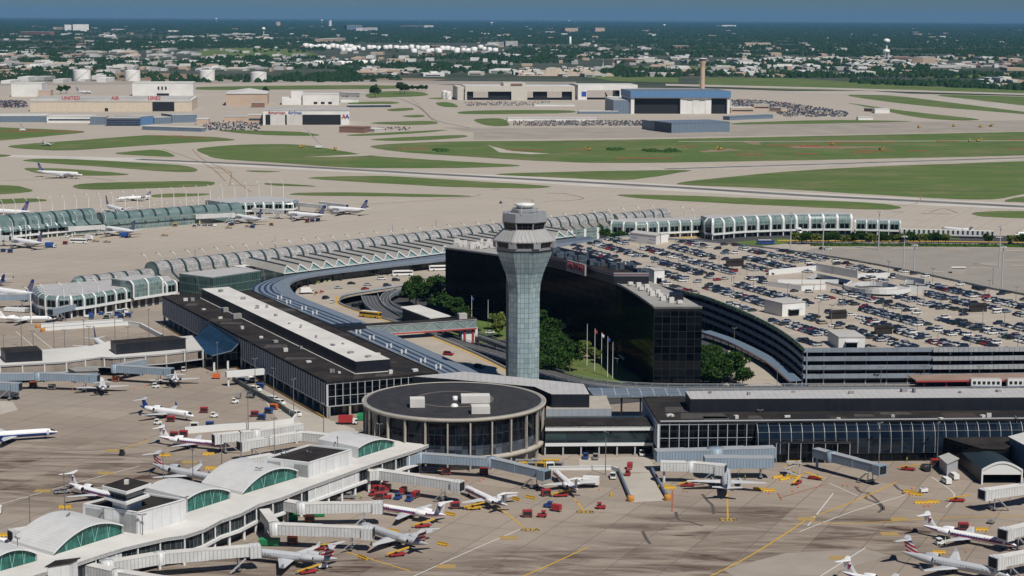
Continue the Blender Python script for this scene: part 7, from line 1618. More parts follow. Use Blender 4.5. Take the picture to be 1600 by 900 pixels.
# ================================================================== ground vehicles
M_VR, M_VB, M_VW, M_VK, M_VG, M_VO = [flat(*a) for a in (('vehicle_red', (0.33, 0.028, 0.032), .45), ('vehicle_blue', (0.02, 0.07, 0.26), .4), ('vehicle_white', (0.72, 0.72, 0.70), .35), ('vehicle_black', (0.02, 0.022, 0.025), .3), ('vehicle_green', (0.02, 0.22, 0.09), .5), ('vehicle_orange', (0.60, 0.13, 0.03), .5))]
M_GLS = flat('vehicle_glass', (0.012, 0.016, 0.022), .08, spec=.7)
def wheels(par, xs, w_, r_=.34):
    for x in xs:
        for s_ in (1, -1): MB().tube([(x, s_ * (w_ / 2 - .12), r_), (x, s_ * (w_ / 2 + .06), r_)], r_, 10).build('wheel', M_TYRE, par)
def veh(kind, m):
    t = thing(kind[1], '', kind[2]); k = kind[0]
    if k == 'tug':
        MB().box((0, 0, .75), (2.9, 1.6, .8)).build('body', m, t); MB().box((-.5, 0, 1.5), (1.0, 1.4, .8)).build('cab_glass', M_GLS, t); MB().box((-.5, 0, 2.0), (1.5, 1.6, .15)).build('roof', m, t); wheels(t, (.95, -.95), 1.6)
    elif k == 'cart':
        MB().box((0, 0, 1.45), (3.0, 1.7, 1.7)).build('body', m, t); MB().box((0, -.87, 1.4), (2.5, .06, 1.2)).build('curtain', M_VK if m is not M_VK else M_GREYC, t); MB().box((0, 0, .5), (3.2, 1.5, .2)).build('chassis', M_GREYC, t); MB().bar((1.5, 0, .5), (2.6, 0, .4), .12).build('tow_bar', M_GREYC, t); wheels(t, (1.1, -1.1), 1.5, .28)
    elif k == 'belt':
        MB().box((-.3, 0, .7), (4.6, 1.7, .5)).build('body', m, t); MB().bar((-3.6, .3, .9), (3.6, .3, 2.2), .9, .25).build('conveyor', M_YEL, t); MB().box((-.8, -.55, 1.25), (.7, .6, .6)).build('seat', M_VK, t); wheels(t, (1.3, -1.5), 1.6)
    elif k == 'van':
        mb = MB(); pr = [(-2.6, .4), (-2.6, 2.1), (1.2, 2.15), (1.9, 1.35), (2.6, 1.15), (2.6, .4)]; mb.loft([[(x, y, z_) for x, z_ in pr] for y in (-.95, .95)], 0, True, False); mb.build('body', m, t); MB().box((-.4, 0, 1.7), (3.2, 1.94, .5)).build('side_window', M_GLS, t); MB().bar((1.28, -.0, 2.08), (1.85, 0, 1.42), 1.7, .06).build('windscreen', M_GLS, t); wheels(t, (1.7, -1.7), 1.9)
    elif k == 'pickup':
        MB().box((0, 0, .8), (5.3, 1.9, .65)).build('body', m, t); MB().box((.3, 0, 1.45), (1.9, 1.7, .65)).build('cab_glass', M_GLS, t); MB().box((.3, 0, 1.82), (1.7, 1.6, .1)).build('roof', m, t); MB().box((-1.7, 0, 1.14), (1.7, 1.6, .05)).build('bed', M_VK, t); wheels(t, (1.7, -1.7), 1.9, .38)
    elif k == 'truck':
        MB().box((-1.2, 0, 2.2), (5.4, 2.3, 2.6)).build('cargo_box', m, t); MB().box((2.4, 0, 1.4), (1.7, 2.1, 1.7)).build('cab', M_VW, t); MB().box((2.9, 0, 1.75), (.9, 2.14, .7)).build('cab_window', M_GLS, t); MB().box((0, 0, .6), (7, 1.4, .3)).build('chassis', M_VK, t); wheels(t, (2.3, -2.4), 2.2, .45)
    elif k == 'bus':
        MB().box((0, 0, 1.75), (12, 2.5, 2.7)).build('body', m, t); MB().box((0, 0, 2.15), (11.2, 2.56, .95)).build('side_window', M_GLS, t); MB().box((5.99, 0, 2.0), (.1, 2.2, 1.4)).build('windscreen', M_GLS, t); MB().box((-.5, 0, 3.2), (9, 1.8, .25)).build('roof_unit', M_VW, t); wheels(t, (3.8, -3.4), 2.5, .5)
    elif k == 'gpu':
        MB().box((0, 0, 1.0), (2.6, 1.4, 1.1)).build('body', m, t); MB().box((0, 0, 1.6), (1.2, 1.0, .2)).build('exhaust_cover', M_GREYC, t); MB().bar((1.3, 0, .5), (2.4, 0, .3), .12).build('tow_bar', M_GREYC, t); wheels(t, (.8, -.8), 1.4, .28)
    elif k == 'barrier':
        mb = MB(); pr = [(-.4, 0), (-.3, .35), (-.12, .5), (-.1, 1.0), (.1, 1.0), (.12, .5), (.3, .35), (.4, 0)]; mb.loft([[(x, y, z_) for y, z_ in pr] for x in (-2, 2)], 0, True, False); mb.build('body', m, t); mb = MB()
        for x in (-1.2, 0, 1.2): mb.box((x, 0, .12), (.5, .84, .14))
        mb.build('fork_slot', M_VK, t, each=6)
    elif k == 'cone':
        MB().box((0, 0, .04), (.5, .5, .08)).build('base', M_VK, t); MB().lathe([(.2, .08), (.05, 1.0), (.01, 1.02)], n=10).build('body', m, t)
    elif k == 'bin':
        mb = MB(); mb.loft([[(x, y, z_) for y, z_ in ((-1.2, .3), (-1.5, 2), (1.5, 2), (1.2, .3))] for x in (-3, 3)], 0, True, False); mb.build('body', m, t); MB().box((0, 0, 1.9), (5.6, 2.6, .12)).build('lid', M_VK, t)
    return t
KD = {'tug': ('tug', 'baggage_tug', 'tug'), 'cart': ('cart', 'baggage_cart', 'baggage cart'), 'belt': ('belt', 'belt_loader', 'belt loader'), 'van': ('van', 'van', 'van'), 'pickup': ('pickup', 'pickup_truck', 'pickup'), 'truck': ('truck', 'box_truck', 'truck'), 'bus': ('bus', 'bus', 'bus'),
      'gpu': ('gpu', 'power_unit', 'ground power unit'), 'barrier': ('barrier', 'barrier', 'barrier'), 'cone': ('cone', 'traffic_cone', 'cone'), 'bin': ('bin', 'container', 'container')}
CM = {'red': M_VR, 'blue': M_VB, 'white': M_VW, 'black': M_VK, 'green': M_VG, 'orange': M_VO, 'yellow': M_YEL, 'grey': M_GREYC}
VP = {}; used_lab = {}
def put(kind, colr, x, y, deg=0, where='', z0=0.0):
    if (kind, colr) not in VP: VP[(kind, colr)] = Proto(veh(KD[kind], CM[colr]))
    nm = KD[kind][2]; return VP[(kind, colr)].put((*P2(x, y, z0), z0), R(deg), '%s %s %s' % (colr, nm, where), '%ss %s' % (nm, where))
V = [('cart', 'red', 824, 808, 5, 'alone left of the two tugs on the centre apron'), ('tug', 'red', 847, 808, 170, 'between the lone cart and the blue tug, centre apron'), ('tug', 'blue', 857, 793, 150, 'pulling a red cart on the centre apron'), ('cart', 'red', 869.5, 799, 150, 'hitched behind the blue tug'), ('tug', 'red', 939, 795, 0, 'standing alone below the sunken ramp'),
 ('cart', 'red', 984, 733, 80, 'at the head of the sunken ramp'), ('tug', 'red', 981, 743, 80, 'driving into the sunken ramp'), ('pickup', 'white', 957.5, 747, 90, 'beside the left ramp wall'), ('pickup', 'blue', 915, 716, 85, 'parked under the two-storey glazed link'), ('pickup', 'grey', 930.5, 717, 85, 'parked next to the blue pickup'), ('pickup', 'white', 1003, 711, 90, 'in the dark corner of the right terminal'),
 ('cart', 'red', 853, 775, 20, 'under the left wing of the jet by the ramp'), ('belt', 'red', 878, 776, 10, 'at the tail of the jet by the ramp'), ('truck', 'white', 918, 760, 170, 'behind the jet by the ramp'), ('belt', 'red', 1076, 760, 5, 'at the left wing of the tail-on jet'), ('belt', 'red', 1420, 735, -20, 'under the bowed glass'), ('belt', 'red', 1246, 756, 60, 'below the yellow-railed stair'), ('belt', 'red', 1272, 749, 150, 'under the sloping jet bridge'),
 ('belt', 'red', 1497, 784, 0, 'before the arched shelter'), ('cart', 'red', 1461, 727, 0, 'by the bowed glass terminal'), ('cart', 'red', 1505, 828, 0, 'behind the slim jet at lower right'), ('van', 'white', 1490, 748, 100, 'nearer the arched shelter'), ('van', 'white', 1478, 755, 100, 'left of the other parked van'), ('van', 'black', 1446, 735, 100, 'beside the red cart under the bowed glass'), ('gpu', 'white', 1443, 770, 20, 'by the yellow barriers at right'), ('tug', 'white', 1469, 851, 20, 'under the engine of the slim jet at lower right'),
 ('gpu', 'grey', 1549, 818, 60, 'before the right edge jet bridge'), ('tug', 'red', 584, 775, 20, 'at the left of the crowded group'), ('cart', 'red', 592, 780, 10, 'front of the crowded group'), ('cart', 'red', 597, 769, 30, 'in the middle of the crowded group'), ('tug', 'red', 601, 763, 60, 'top of the crowded group'), ('cart', 'red', 587, 768, 40, 'rear left of the crowded group'), ('tug', 'red', 605, 779, 0, 'at the right of the crowded group'), ('cart', 'red', 606, 768, 80, 'rear right of the crowded group'),
 ('tug', 'blue', 622, 780, 70, 'right of the crowded red group'), ('cart', 'red', 630, 772, 70, 'behind the first blue tug'), ('tug', 'blue', 640, 783, 70, 'second of two right of the red group'), ('cart', 'red', 649, 778, 60, 'behind the second blue tug'), ('cart', 'blue', 665, 739, 0, 'left under the long jet bridge'), ('cart', 'blue', 677, 739, 0, 'right under the long jet bridge'), ('cart', 'red', 697, 742, 0, 'under the long jet bridge by the round building'), ('cart', 'red', 756, 741, 0, 'small one by the drum of the round building'),
 ('cart', 'red', 711, 795, 10, 'between the two slim jets at the white bridges'), ('belt', 'yellow', 742, 796, 15, 'under the tail of the upper slim jet'), ('belt', 'red', 662, 824, 20, 'behind the middle slim jet'), ('belt', 'red', 622, 869, 25, 'under the wing of the central silver jet'), ('belt', 'red', 507, 859, 5, 'behind the bottom silver jet'), ('belt', 'red', 483, 896, 25, 'at the bottom edge under the silver jet'), ('gpu', 'white', 505, 888, 10, 'under the bottom silver jet tail'),
 ('bin', 'green', 492, 807, 10, 'under the middle white jet bridge'), ('bin', 'green', 421, 852, -3, 'beside the bottom silver jet nose'), ('bin', 'green', 450, 813, 10, 'behind the lower jet bridges'), ('cart', 'orange', 484, 816, 0, 'low one before the green container'), ('cart', 'orange', 457, 850, 0, 'low one beside the lower left green container'), ('van', 'grey', 543, 779, -10, 'parked against the white concourse'), ('van', 'grey', 522, 782, -10, 'half hidden behind the concourse van'), ('cart', 'red', 423, 826, 0, 'in the shade of the lower jet bridge'),
 ('truck', 'white', 16, 622, -5, 'at the left edge by the short blue bridge'), ('cart', 'orange', 52, 605, 0, 'under the long blue-grey bridge at left'), ('cart', 'grey', 81, 609, 0, 'before the long blue-grey bridge at left'), ('cart', 'orange', 181, 596, 0, 'between the two tail-on small jets'), ('pickup', 'white', 287, 580, 100, 'parked against the tan pier'), ('tug', 'white', 244, 606, 0, 'left of the small jet by the glass hall'), ('cart', 'orange', 338, 592, 180, 'below the white narrow bridge'),
 ('tug', 'white', 335, 652, 10, 'right of the blue-tailed regional jet'), ('cart', 'red', 319, 645, 0, 'at the nose of the blue-tailed regional jet'), ('cart', 'red', 267, 659, 0, 'below the blue-tailed regional jet'), ('tug', 'white', 247, 663, 0, 'left of the cart below the regional jet'), ('cart', 'grey', 373, 622, 90, 'tall one on the open apron left of the mesh fence'), ('tug', 'white', 367, 630, 20, 'beside the tall grey cart'), ('cart', 'black', 392, 622, -20, 'close to the mesh fence'), ('tug', 'black', 191, 711, 90, 'alone on the wide left apron'),
 ('cart', 'blue', 407, 607, -20, 'outside the mesh fence, upper'), ('cart', 'blue', 377, 599, -20, 'outside the mesh fence by the narrow bridge'), ('cart', 'blue', 409, 656, -5, 'inside the curving white wall, right'), ('cart', 'blue', 328, 668, 0, 'above the slim jet by the white wall'), ('cart', 'white', 304, 669, 0, 'left of the blue cart by the white wall'), ('cart', 'orange', 428, 640, -20, 'near the mesh fence bend'), ('cart', 'blue', 420, 646, -20, 'near the mesh fence bend'), ('cart', 'red', 398, 651, 0, 'left of the carts near the fence bend'), ('cart', 'red', 272, 684, 0, 'left one behind the slim jet by the wall'), ('cart', 'red', 287, 682, 0, 'right one behind the slim jet by the wall'),
 ('truck', 'red', 545, 663, 0, 'at the corner of the finned terminal'), ('bin', 'green', 565, 655, 90, 'beside the round building and red truck'), ('pickup', 'grey', 98, 771, 20, 'at the tail of the jet behind the control cab'), ('van', 'white', -2, 801, 100, 'cut by the left edge on the apron'), ('truck', 'white', 388, 596, -40, 'behind the mesh fence, upper'), ('van', 'white', 428, 627, -40, 'behind the mesh fence, first of three'), ('van', 'white', 437, 632, -40, 'behind the mesh fence, second of three'), ('van', 'white', 462, 650, -40, 'behind the mesh fence, lowest'), ('van', 'white', 400, 611, -40, 'behind the mesh fence near the box truck'),
 ('bus', 'white', 123, 380, -6, 'parked on the apron before the teal concourse'), ('cart', 'red', 102, 382, 0, 'left of the apron bus'), ('cart', 'blue', 5, 394, 0, 'at the left edge below the nearest airliner'), ('cart', 'blue', 16, 395, 0, 'second at the left edge below the nearest airliner'), ('cart', 'red', 480, 348, 0, 'behind the fourth blue-tailed airliner'), ('cart', 'blue', 488, 347, 0, 'middle of the row behind the fourth airliner'), ('cart', 'blue', 497, 346, 0, 'end of the row behind the fourth airliner'), ('truck', 'blue', 197, 371, 0, 'under the second blue-tailed airliner'),
 ('truck', 'white', 137, 375, 150, 'between the bus and the second airliner'), ('belt', 'grey', 150, 378, 0, 'right of the apron bus'), ('belt', 'grey', 168, 379, 0, 'below the second blue-tailed airliner'), ('belt', 'grey', 258, 369, 0, 'alone on the middle of the upper apron'), ('cart', 'black', 320, 353, 0, 'left of the third blue-tailed airliner'), ('cart', 'black', 329, 353, 0, 'second left of the third blue-tailed airliner'), ('belt', 'grey', 358, 357, 0, 'below the third blue-tailed airliner'), ('cart', 'orange', 330, 347, 0, 'behind the black carts at the third airliner'), ('tug', 'black', 783, 318, 0, 'far out on the wide apron behind the tower'), ('tug', 'black', 573, 324, 0, 'right of the rightmost blue-tailed airliner'), ('truck', 'blue', 80, 387, 0, 'behind the nearest blue-tailed airliner'), ('tug', 'white', 105, 371, 0, 'under the second bridge at the teal concourse'), ('tug', 'white', 270, 351, 0, 'before the middle hooped bay row')]
for v in V: put(*v)
rq = random.Random(9)
for k in range(26):
    put(rq.choice(['cart', 'cart', 'gpu', 'tug']), rq.choice(['white', 'blue', 'white', 'blue', 'grey']), rq.uniform(128, 205), rq.uniform(488, 499), rq.choice([0, 15, 90]), 'in the crowded equipment park before the low hooped wing')
for k in range(16):
    put(rq.choice(['cart', 'gpu', 'belt']), rq.choice(['grey', 'white', 'blue', 'yellow']), rq.choice([rq.uniform(60, 300), rq.uniform(300, 430)]), rq.uniform(0, 1) * 5 + 352, rq.uniform(-20, 20), 'among the gear at the foot of the teal concourse')
for k in range(7): put('van', rq.choice(['white', 'white', 'grey']), 12 + k * 5.5, 486 + k * .3, 80, 'in the row at the left edge beyond the plain white jet')
for k in range(10): put('cart', rq.choice(['yellow', 'grey', 'white', 'red']), 812 + (k % 5) * 13 + k, 728 + (k // 5) * 4, rq.uniform(-20, 20), 'in the yard of pallets between the round building and the ramp')
for x, y, d_, wh in [(806, 781, -50, 'behind the upper slim jet, left'), (829.5, 779, -40, 'left of the jet by the ramp'), (955, 774, 80, 'left of the ramp mouth'), (1038, 762, 10, 'rear of two right of the ramp'), (1047, 764, 5, 'front of two right of the ramp'), (1186, 766, -5, 'left of two beyond the tail-on jet wing'), (1202, 768, -5, 'right of two beyond the tail-on jet wing'), (1215, 747, 30, 'left of three under the walkway box'), (1226, 750, 30, 'middle of three under the walkway box'), (1237, 747, -30, 'right of three under the walkway box'),
  (1421, 770, -25, 'upper of two slanting ones at right'), (1432, 774, -25, 'lower of two slanting ones at right'), (1439, 787, 0, 'left of two level ones at right'), (1458, 786, 0, 'right of two level ones at right'), (1534, 829, 0, 'behind the nose of the lower right slim jet'), (1467, 865, 0, 'between the two lower right jets'), (258, 713, 0, 'left below the slim jet by the wall'), (326, 711, 5, 'right below the slim jet by the wall'), (330, 733, 0, 'beside the silver jet beyond the arches'), (102, 794, 0, 'before the tail of the jet at the control cab'), (10, 838, 0, 'at the lower left edge'), (613, 831, -20, 'at the nose of the central silver jet'), (692, 852, -35, 'behind the central silver jet'), (567, 873, -50, 'left of the central silver jet wing'), (704, 805, -35, 'behind the middle slim jet')]:
    put('barrier', 'yellow', x, y, d_, wh)
cn = [(729, 752), (756, 749), (750, 752), (1273 - 35, 768), (1247, 762), (1317, 759), (1324, 760), (1425, 764), (1420, 773), (1444, 792), (1451, 791), (1424, 828), (1509, 863), (1515, 793), (587, 873), (674, 874), (675, 800), (640, 829), (1520, 824), (902, 785), (1068, 768), (1074, 769), (1201, 771), (250, 591), (226, 605), (113, 610), (210, 608), (227, 687), (1342, 762), (936, 766)]
for x, y in cn: VPc = put('cone', 'orange', x, y, 0, 'standing on the apron around the parked jets')
# road traffic and the cars on the garage
M_CB = {'black': (0.012, 0.013, 0.016), 'dark blue': (0.012, 0.025, 0.06), 'dark grey': (0.045, 0.05, 0.055), 'silver': (0.38, 0.40, 0.42), 'white': (0.70, 0.70, 0.69), 'red': (0.30, 0.012, 0.02), 'beige': (0.34, 0.30, 0.24), 'green': (0.02, 0.05, 0.035), 'pale blue': (0.14, 0.2, 0.28)}
CMT = {k: flat('car_paint_' + k.replace(' ', '_'), v, .22, spec=.6) for k, v in M_CB.items()}
def car_geo(kind, bodym, low=False):
    """sedan or high wagon from side profiles: returns body, glass, wheel builders"""
    if kind == 'sedan': L, H, lo, up_ = 4.7, 1.45, [(-2.3, .35), (-2.35, .85), (-1.6, .98), (1.0, .98), (2.2, .8), (2.35, .35)], [(-1.75, .97), (-1.0, 1.42), (.35, 1.42), (1.2, .95)]
    else: L, H, lo, up_ = 4.8, 1.8, [(-2.35, .4), (-2.4, 1.05), (-1.6, 1.12), (1.1, 1.12), (2.25, 1.0), (2.4, .4)], [(-2.2, 1.1), (-1.95, 1.75), (.4, 1.78), (1.3, 1.1)]
    b, g, w_ = MB(), MB(), MB()
    b.loft([[(x, y * f, z_) for x, z_ in lo] for y, f in ((-.9, 1), (.9, 1))], 0, True, False)
    gl_ = [(x, z_) for x, z_ in up_]; g.loft([[(x, -.82 + (.16 if z_ > 1.3 else 0), z_) for x, z_ in gl_], [(x, .82 - (.16 if z_ > 1.3 else 0), z_) for x, z_ in gl_]], 0, True, False)
    b.box(((up_[1][0] + up_[2][0]) / 2, 0, H - .01), (up_[2][0] - up_[1][0] - .1, 1.3, .07))
    for x in (1.45, -1.45):
        for s_ in (1, -1):
            if low: w_.box((x, s_ * .84, .33), (.6, .2, .6))
            else: w_.tube([(x, s_ * .74, .33), (x, s_ * .93, .33)], .33, 10)
    return b, g, w_
CP = {}; carn = 0
def car_proto(kind, c):
    if (kind, c) not in CP:
        b, g, w_ = car_geo(kind, None); o = b.build('parked_car', CMT[c]); o['category'] = 'car'; g.build('windows', M_GLS, o); w_.build('wheel', M_TYRE, o, each=12); CP[(kind, c)] = Proto(o)
    return CP[(kind, c)]
for x, y, d_, c, k, z_, lb in [(529, 451, 15, 'silver', 'sedan', 5.52, 'grey car nearest the planters on the departures road'), (509, 467, 60, 'dark blue', 'wagon', 5.52, 'dark car in the bend of the departures road'), (519.5, 473, 80, 'white', 'sedan', 5.52, 'white taxi in the bend beside the dark car'), (549, 444, 10, 'black', 'sedan', 5.52, 'black car by the shaded shopfront'), (574.7, 446, 10, 'silver', 'sedan', 5.52, 'silver car above the red one on the departures road'), (570.7, 452.5, 5, 'red', 'sedan', 5.52, 'bright red car on the departures road'), (605, 447.5, 10, 'dark grey', 'wagon', 5.52, 'dark car right of the red one'), (597, 437, 10, 'white', 'wagon', 5.52, 'white van-like car behind the dark one'), (618.7, 439, 10, 'black', 'wagon', 5.52, 'black car below the white coach'),
  (556, 479, 30, 'black', 'wagon', .3, 'left of two black cars on the lower road'), (567.5, 480, 30, 'black', 'wagon', .3, 'right of two black cars on the lower road'), (700.5, 555, -30, 'red', 'wagon', 5.52, 'maroon car passing the foot of the footbridge road'), (748.8, 575, -35, 'dark grey', 'wagon', 5.52, 'dark car beside the control tower on the road'), (766, 521, 0, 'white', 'sedan', .3, 'white car on the lawn drive left of the tower'), (746, 518, 60, 'dark grey', 'sedan', .3, 'dark car at the end of the footbridge'), (636, 543, -35, 'black', 'sedan', 5.52, 'black car under the footbridge'),
  (1330.7, 376.5, 0, 'black', 'sedan', 0.05, 'left dark car at the rear row of the surface car park'), (1357, 377, 0, 'black', 'wagon', 0.05, 'second dark car at the rear row of the surface car park'), (1410, 378, 0, 'dark grey', 'sedan', 0.05, 'third dark car at the rear row of the surface car park'), (1580, 382, 0, 'black', 'wagon', 0.05, 'dark car far right in the surface car park'), (1240, 368.5, 0, 'black', 'sedan', 0.05, 'black car on the ring road by the bus'), (1524, 370, 0, 'white', 'wagon', 0.05, 'white car on the ring road at right'), (1561, 372, 0, 'white', 'sedan', 0.05, 'second white car on the ring road at right'), (1285, 390, 0, 'black', 'wagon', .05, 'black car in the surface lot corner, left'), (1294, 390.5, 0, 'white', 'wagon', .05, 'white van in the surface lot corner')]:
    car_proto(k, c).put((*P2(x, y, z_), z_), R(d_), lb, None)
put('bus', 'yellow', 578.7, 496, -30, 'turning on the departures road', 5.52); put('bus', 'white', 629, 431, 12, 'as a coach at the shaded shopfront', 5.52); put('bus', 'white', 686, 423, 12, 'half hidden by the hotel corner', 5.52); put('bus', 'blue', 1196, 382, 4, 'on the ring road behind the garage', .05)
put('truck', 'white', 480, 459, 20, 'parked under the inner edge of the canopy', 5.52)
# garage cars
rs = random.Random(21); cars = []
rdir = Vector((0.36, -0.933)); pdir = Vector((0.933, 0.36)); origin = Vector(P2(1256, 547, HG)) + Vector((4, 3))
def inpoly(p, poly):
    c = False; j = len(poly) - 1
    for i in range(len(poly)):
        a, b = poly[i], poly[j]
        if (a[1] > p[1]) != (b[1] > p[1]) and p[0] < (b[0] - a[0]) * (p[1] - a[1]) / (b[1] - a[1]) + a[0]: c = not c
        j = i
    return c
big = [(wc.x, wc.y, 23), ]
avoid = PP([(1205, 425), (1340, 428), (1350, 458), (1195, 452)], HG)
avoid2 = [PP(q, HG) for q in ([(1188, 484), (1262, 484), (1262, 502), (1188, 502)], [(1286, 526), (1356, 526), (1356, 552), (1286, 552)], [(980, 370), (1052, 370), (1052, 388), (980, 388)], [(1292, 493), (1326, 493), (1326, 503), (1292, 503)], [(1362, 517), (1398, 517), (1398, 527), (1362, 527)], [(1512, 482), (1548, 482), (1548, 491), (1512, 491)], [(1132, 411), (1168, 411), (1168, 419), (1132, 419)], [(1400, 434), (1450, 434), (1450, 462), (1400, 462)], [(860, 380), (1016, 438), (1040, 446), (1000, 446)])]
shrink = scaleq(deck if A2(deck) > 0 else deck[::-1], 0)
for i in range(-30, 40):
    for s_ in (0, 1):
        row0 = i * 19.0 + s_ * 5.6
        for j in range(-10, 190):
            p = origin + pdir * row0 - rdir * (j * 2.75)
            q = (p.x + rs.uniform(-.25, .25), p.y)
            if not (inpoly((p.x - 3.2, p.y), deck) and inpoly((p.x + 3.2, p.y), deck) and inpoly((p.x, p.y - 3), deck) and inpoly((p.x, p.y + 3), deck)): continue
            if math.hypot(p.x - wc.x, (p.y - wc.y) / 1.5) < 18 or inpoly(q, avoid) or any(inpoly(q, a) for a in avoid2): continue
            px_i = 800 + p.x / (p.y * math.cos(R(8.3))) * F
            nz = mnoise.noise(Vector((p.x / 28, p.y / 60, 3.1)))
            if px_i > 1660: continue
            occ = .86 if nz > -.10 else (.5 if nz > -.25 else .2)
            if (j % 34) in (0, 1): continue
            if rs.random() > occ: continue
            cars.append((q[0], q[1], math.atan2(pdir.y, pdir.x) + (math.pi if rs.random() < .5 else 0) + rs.uniform(-.03, .03), rs.choice(['black'] * 5 + ['dark blue'] * 4 + ['dark grey'] * 5 + ['silver'] * 8 + ['white'] * 6 + ['red'] + ['beige', 'green', 'pale blue', 'pale blue']), rs.choice(['sedan', 'wagon'])))
cars.sort(key=lambda c: c[1])
GLAB = 'cars on the garage roof'
for x, y, an, c, k in cars[:262]:
    car_proto(k, c).put((x, y, HG + .01), an, '%s %s among the packed cars on the near half of the garage roof' % (c, 'saloon car' if k == 'sedan' else 'high wagon'), GLAB)
names = list(CMT)
mb = MB(); tmpl = {k: car_geo(k, None, True) for k in ('sedan', 'wagon')}
def stamp(x, y, z_, an, c, k):
    ca, sa = math.cos(an), math.sin(an)
    for src, mi in zip(tmpl[k], (names.index(c), len(names), len(names) + 1)):
        base = len(mb.v); mb.v.extend([(x + ca * v[0] - sa * v[1], y + sa * v[0] + ca * v[1], z_ + v[2]) for v in src.v])
        mb.f.extend([tuple(i + base for i in f) for f in src.f]); mb.m.extend([mi] * len(src.f)); mb.uv.extend(src.uv); mb.sm.extend([False] * len(src.f))
for x, y, an, c, k in cars[262:]: stamp(x, y, HG + .01, an, c, k)
def lot(pix, an, n_aisle=17, occ=.85, sp=2.8):
    poly = PP(pix); xs = [p[0] for p in poly]; ys = [p[1] for p in poly]; y = min(ys); 
    while y < max(ys):
        for o_ in (0, 5.5):
            x = min(xs)
            while x < max(xs):
                if inpoly((x, y + o_), poly) and rs.random() < occ * .62: stamp(x, y + o_, .05, math.pi / 2 + an, rs.choice(names[:5] + ['white', 'silver', 'dark grey', 'dark blue', 'pale blue', 'red']), rs.choice(('sedan', 'wagon')))
                x += sp
        y += n_aisle
lot([(800, 188), (1008, 189), (1008, 197), (800, 197)], 0, 17, .75); lot([(1142, 156), (1190, 157), (1245, 163), (1330, 176), (1322, 183), (1225, 183), (1205, 172), (1145, 167)], 0, 19, .72); lot([(316, 193), (375, 190), (410, 194), (406, 205), (316, 204)], 0, 17, .6)
lot([(0, 157), (40, 158), (44, 168), (0, 169)], 0, 17, .7); lot([(725, 160), (860, 159), (860, 165), (730, 166)], 0, 22, .45); lot([(530, 146), (565, 146), (565, 152), (530, 152)], 0, 17, .6); lot([(1340, 118), (1420, 118), (1420, 123), (1340, 123)], 0, 17, .5); lot([(590, 200), (640, 199), (640, 204), (590, 204)], 0, 17, .5)
tag(mb.build('parked_cars', [CMT[n_] for n_ in names] + [M_GLS, M_TYRE]), 'rest of the packed cars on the far garage roof and in distant lots', 'cars', kind='stuff')
for p in list(VP.values()) + list(CP.values()): p.drop()
# parking bay lines on the deck
lm = MB()
for i in range(-30, 40):
    for s_ in (0, 1):
        row0 = i * 19.0 + s_ * 5.6
        for j in range(-10, 190):
            p = origin + pdir * row0 - rdir * ((j + .5) * 2.75)
            if not (inpoly((p.x - 5, p.y), deck) and inpoly((p.x + 5, p.y), deck) and inpoly((p.x, p.y - 5), deck)) or math.hypot(p.x - wc.x, (p.y - wc.y) / 1.5) < 20 or inpoly((p.x, p.y), avoid): continue
            a, b = p - pdir * 2.5, p + pdir * 2.5; n_ = rdir * .06; lm.face([(a.x - n_.x, a.y - n_.y, HG + .005), (b.x - n_.x, b.y - n_.y, HG + .005), (b.x + n_.x, b.y + n_.y, HG + .005), (a.x + n_.x, a.y + n_.y, HG + .005)][::-1])
struct('bay_lines', lm, M_WLINE)
# ================================================================== lamps, masts, flags
M_POLE = flat('pole_grey', (0.16, 0.16, 0.16), .5)
def post(name, label, cat, h, heads=2, r_=.11, m=M_POLE, ring_=False, curved=False):
    t = thing(name, label, cat)
    if curved:
        MB().tube([(0, 0, 0), (0, 0, h * .55), (-.25, 0, h * .78), (-1.3, 0, h * .94), (-2.8, 0, h)], [r_ * 1.4, r_ * 1.2, r_, r_ * .8, r_ * .6], 8).build('pole', m, t); MB().box((-3.1, 0, h - .1), (1.1, .5, .3)).build('lamp_head', M_POLE, t)
    else:
        MB().tube([(0, 0, 0), (0, 0, h)], [r_ * 1.3, r_ * .8], 8).build('pole', m, t)
        if ring_:
            MB().lathe([(1.3, h - .2), (1.5, h), (1.3, h + .2)], n=12).build('head_ring', m, t)
            for k in range(6): a = k * math.pi / 3; MB().box((1.5 * math.cos(a), 1.5 * math.sin(a), h - .4), (.8, .6, .4), a).build('lamp_head', M_WFRAME, t)
        else:
            for s_ in ((1, -1) if heads == 2 else (1,)): MB().box((s_ * .75, 0, h), (1.0, .45, .25), 0, tilt=(0, s_ * -.25, 0)).build('lamp_head', m, t)
            if heads == 2: MB().bar((-.5, 0, h - .1), (.5, 0, h - .1), .1).build('arm', m, t)
    return Proto(t)
pd = post('lamp_post', '', 'lamp post', 8.5); pc = post('curved_mast', '', 'lamp mast', 17, curved=True, m=M_WFRAME, r_=.24); ph_ = post('high_mast', '', 'lamp mast', 26, ring_=True, r_=.32, m=M_SFRAME); pa = post('apron_lamp', '', 'lamp post', 15, r_=.14); pf_ = post('flagpole_base', '', 'x', 1)
deckl = [(900, 393), (963, 402), (1000, 402), (1045, 410), (1075, 405), (1123, 424), (1167, 430), (1198, 425), (1300, 428), (1282, 455), (1198, 446), (1253, 450), (1354, 476), (1388, 432), (1342, 433), (1364, 457), (1433, 473), (1457, 444), (1469, 484), (1504, 494), (1537, 482), (1545, 464), (1551, 445), (1587, 475), (1569, 516), (1535, 515), (1433, 521), (1408, 503), (1380, 505), (1316, 480), (1299, 505), (1279, 500), (1320, 478), (1160, 473), (1146, 459), (1177, 458), (1100, 430), (1060, 420), (1143, 441), (1465, 540), (1516, 540), (1386, 506), (1590, 545), (1230, 470)]
